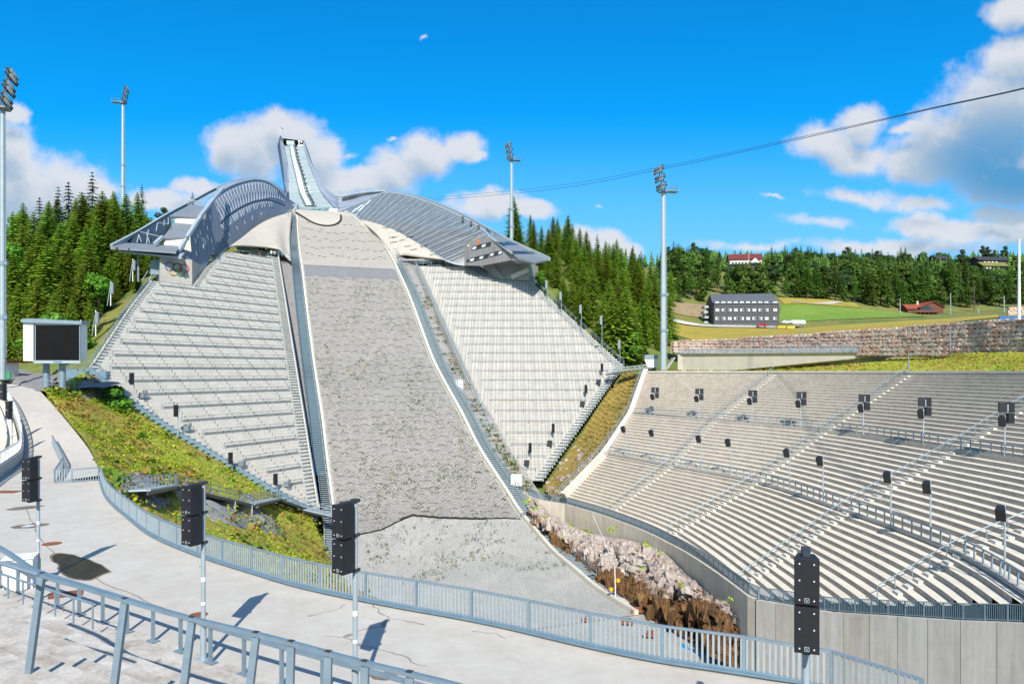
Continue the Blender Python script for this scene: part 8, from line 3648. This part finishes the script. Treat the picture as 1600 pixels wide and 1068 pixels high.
# ------------------------------------------------------------------ sky, sun, camera
SUN_EL = math.radians(39)
SUN_AZ = math.atan2(0.05, -1.0)     # behind the viewer, a touch to the right
w = bpy.data.worlds.new('World')
scene.world = w
w.use_nodes = True
w.cycles.sampling_method = 'MANUAL'
w.cycles.sample_map_resolution = 256
nt = w.node_tree
for n_ in list(nt.nodes):
    nt.nodes.remove(n_)
outw = nt.nodes.new('ShaderNodeOutputWorld')
bg = nt.nodes.new('ShaderNodeBackground')
bg.inputs['Strength'].default_value = 0.1
nt.links.new(bg.outputs[0], outw.inputs[0])
sky = nt.nodes.new('ShaderNodeTexSky')
sky.sky_type = 'NISHITA'
sky.sun_disc = False
sky.sun_elevation = SUN_EL
sky.sun_rotation = SUN_AZ
sky.altitude = 400
sky.air_density = 1.0
sky.dust_density = 0.3
sky.ozone_density = 2.0
SKYGAIN = (0.02, 0.94, 1.5)
sky_c = mixc(nt, 1.0, sky.outputs[0], SKYGAIN, 'MULTIPLY')

CLOUDS = [  # bearing and height of each cloud heap, read as rows and columns of the photograph, with its half sizes
    (25, 300, 95, 75), (95, 300, 85, 62), (10, 235, 55, 45), (20, 180, 22, 22), (140, 300, 40, 45), (250, 312, 75, 22), (310, 293, 42, 16),
    (352, 232, 42, 42), (395, 235, 62, 48), (448, 212, 66, 44), (490, 240, 50, 46), (520, 285, 70, 26), (580, 278, 62, 26), (620, 262, 55, 36), (672, 240, 55, 38), (722, 226, 38, 32), (742, 246, 24, 18),
    (770, 322, 85, 22), (830, 325, 40, 18), (890, 372, 46, 24), (935, 380, 52, 26), (975, 390, 32, 18),
    (1290, 225, 60, 36), (1348, 198, 46, 34), (1330, 245, 75, 26), (1425, 205, 34, 12),
    (1585, 100, 75, 45), (1560, 170, 105, 75), (1500, 230, 110, 70), (1600, 260, 150, 62), (1600, 20, 65, 35), (1440, 260, 80, 32),
    (1440, 345, 60, 22), (1500, 358, 95, 26), (1600, 350, 90, 36), (1560, 330, 50, 20),
    (655, 52, 16, 11, .5), (935, 318, 16, 10, .5), (1210, 312, 40, 9, .6), (1345, 302, 110, 24, .7), (615, 212, 22, 10, .45), (1440, 312, 100, 22, .75), (1290, 345, 120, 20, .6), (1180, 385, 170, 16, .62), (1400, 385, 210, 24, .85), (540, 240, 40, 14, .5), (1580, 300, 90, 26, .9)]


def cloud_group():
    g = bpy.data.node_groups.new('cloud_density', 'ShaderNodeTree')
    g.interface.new_socket('Vector', in_out='INPUT', socket_type='NodeSocketVector')
    g.interface.new_socket('Density', in_out='OUTPUT', socket_type='NodeSocketFloat')
    gi = g.nodes.new('NodeGroupInput')
    go = g.nodes.new('NodeGroupOutput')
    p = gi.outputs[0]
    # billow the outlines
    n1 = g.nodes.new('ShaderNodeTexNoise')
    n1.inputs['Scale'].default_value = 9.0
    n1.inputs['Detail'].default_value = 7
    n1.inputs['Roughness'].default_value = 0.6
    g.links.new(p, n1.inputs['Vector'])
    sub = g.nodes.new('ShaderNodeVectorMath')
    sub.operation = 'SUBTRACT'
    g.links.new(n1.outputs['Color'], sub.inputs[0])
    sub.inputs[1].default_value = (0.5, 0.5, 0.5)
    mul = g.nodes.new('ShaderNodeVectorMath')
    mul.operation = 'MULTIPLY'
    g.links.new(sub.outputs[0], mul.inputs[0])
    mul.inputs[1].default_value = (0.075, 0.06, 0)
    add = g.nodes.new('ShaderNodeVectorMath')
    add.operation = 'ADD'
    g.links.new(p, add.inputs[0])
    g.links.new(mul.outputs[0], add.inputs[1])
    q = add.outputs[0]
    best = None
    for (cx_, cy_, rx_, ry_, *st_) in CLOUDS:
        wisp = st_[0] if st_ else 1.12
        s1 = g.nodes.new('ShaderNodeVectorMath')
        s1.operation = 'SUBTRACT'
        g.links.new(q, s1.inputs[0])
        s1.inputs[1].default_value = ((cx_ - 800) / F, (HOR - cy_) / F, 0)
        s2 = g.nodes.new('ShaderNodeVectorMath')
        s2.operation = 'MULTIPLY'
        g.links.new(s1.outputs[0], s2.inputs[0])
        s2.inputs[1].default_value = (F / rx_, F / ry_, 0)
        ln = g.nodes.new('ShaderNodeVectorMath')
        ln.operation = 'LENGTH'
        g.links.new(s2.outputs[0], ln.inputs[0])
        v = math_(g, 'SUBTRACT', wisp, ln.outputs['Value'])
        if best is None:
            best = v
        else:
            mx = g.nodes.new('ShaderNodeMath')
            mx.operation = 'SMOOTH_MAX'
            g.links.new(best, mx.inputs[0])
            g.links.new(v, mx.inputs[1])
            mx.inputs[2].default_value = 0.2
            best = mx.outputs[0]
    n2 = g.nodes.new('ShaderNodeTexNoise')
    n2.inputs['Scale'].default_value = 26.0
    n2.inputs['Detail'].default_value = 8
    n2.inputs['Roughness'].default_value = 0.62
    g.links.new(p, n2.inputs['Vector'])
    d = math_(g, 'ADD', best, math_(g, 'MULTIPLY', math_(g, 'SUBTRACT', n2.outputs['Fac'], 0.5), 1.0))
    g.links.new(d, go.inputs[0])
    return g


grp = cloud_group()
tc = nt.nodes.new('ShaderNodeTexCoord')
sp = nt.nodes.new('ShaderNodeSeparateXYZ')
nt.links.new(tc.outputs['Generated'], sp.inputs[0])
ysafe = math_(nt, 'MAXIMUM', sp.outputs[1], 0.05)
uu = math_(nt, 'DIVIDE', sp.outputs[0], ysafe)
vv = math_(nt, 'DIVIDE', sp.outputs[2], ysafe)


def cmb(du, dv):
    c = nt.nodes.new('ShaderNodeCombineXYZ')
    nt.links.new(math_(nt, 'ADD', uu, du), c.inputs[0])
    nt.links.new(math_(nt, 'ADD', vv, dv), c.inputs[1])
    return c.outputs[0]


def dens(vec):
    gn = nt.nodes.new('ShaderNodeGroup')
    gn.node_tree = grp
    nt.links.new(vec, gn.inputs[0])
    return gn.outputs[0]


d0 = dens(cmb(0.0, 0.0))
d1 = dens(cmb(0.004, 0.028))


def smooth(x, a, b):
    m_ = nt.nodes.new('ShaderNodeMapRange')
    m_.interpolation_type = 'SMOOTHSTEP'
    m_.inputs[1].default_value = a
    m_.inputs[2].default_value = b
    nt.links.new(x, m_.inputs[0])
    return m_.outputs[0]


alpha = smooth(d0, -0.05, 0.62)
ahead = math_(nt, 'GREATER_THAN', sp.outputs[1], 0.12)
alpha = math_(nt, 'MULTIPLY', math_(nt, 'MULTIPLY', alpha, ahead), 0.95)
shade = smooth(d1, 0.15, 1.15)
# the big cloud at the right is thick and blue-grey below
ex_ = math_(nt, 'DIVIDE', math_(nt, 'SUBTRACT', uu, (1600 - 800) / F), 270 / F)
ey_ = math_(nt, 'DIVIDE', math_(nt, 'SUBTRACT', vv, (HOR - 245) / F), 155 / F)
len_ = math_(nt, 'SQRT', math_(nt, 'ADD', math_(nt, 'MULTIPLY', ex_, ex_), math_(nt, 'MULTIPLY', ey_, ey_)))
low = smooth(len_, 1.05, 0.25)
low = math_(nt, 'MULTIPLY', low, math_(nt, 'ADD', 0.55, math_(nt, 'MULTIPLY', smooth(vv, 0.42, 0.26), 0.45)))
shade2 = math_(nt, 'MAXIMUM', math_(nt, 'MULTIPLY', shade, 0.55), math_(nt, 'MULTIPLY', low, smooth(d1, -0.1, 0.7)))
lit = (5.6, 5.75, 6.1)
grey = (3.2, 4.0, 4.9)
dark = (0.75, 2.5, 4.6)
cc = ramp(nt, shade2, [(0.0, tuple(x / 10 for x in lit)), (0.5, tuple(x / 10 for x in grey)), (1.0, tuple(x / 10 for x in dark))])
cc = mixc(nt, 1.0, cc, (10, 10, 10), 'MULTIPLY')
for n_ in nt.nodes:
    if n_.type == 'MIX':
        n_.clamp_result = False
# pale haze low over the horizon
hz = smooth(vv, 0.36, 0.08)
hz = math_(nt, 'MULTIPLY', hz, 0.75)
sky_h = mixc(nt, hz, sky_c, (2.3, 4.4, 6.5))
# unseen white sky added behind the viewer to neutralise the ambient light
rear_fill = smooth(sp.outputs[1], 0.05, -0.35)
fin = mixc(nt, alpha, sky_h, cc)
fin = mixc(nt, math_(nt, 'MULTIPLY', rear_fill, 0.55), fin, (4.6, 4.8, 5.2))
nt.links.new(fin, bg.inputs['Color'])

sun = bpy.data.lights.new('sun', 'SUN')
sun.energy = 4.8
sun.angle = math.radians(0.5)
sun.color = (1.0, 0.95, 0.87)
so = bpy.data.objects.new('sun', sun)
COL.objects.link(so)
sd = V((math.sin(SUN_AZ) * math.cos(SUN_EL), math.cos(SUN_AZ) * math.cos(SUN_EL), math.sin(SUN_EL)))
so.rotation_euler = sd.to_track_quat('Z', 'Y').to_euler()
so.location = (0, -50, 100)

cam = bpy.data.cameras.new('camera')
cam.sensor_width = 36
cam.lens = F / 1600 * 36
cam.shift_y = (HOR - 534) / 1600
cam.clip_start = 0.1
cam.clip_end = 8000
co = bpy.data.objects.new('camera', cam)
COL.objects.link(co)
co.location = (0, 0, 0)
co.rotation_euler = (math.radians(90), 0, 0)
scene.camera = co
scene.view_settings.view_transform = 'Standard'
scene.view_settings.look = 'None'
scene.view_settings.exposure = 0.45
scene.view_settings.gamma = 1.0
scene.cycles.max_bounces = 4
scene.cycles.transparent_max_bounces = 12
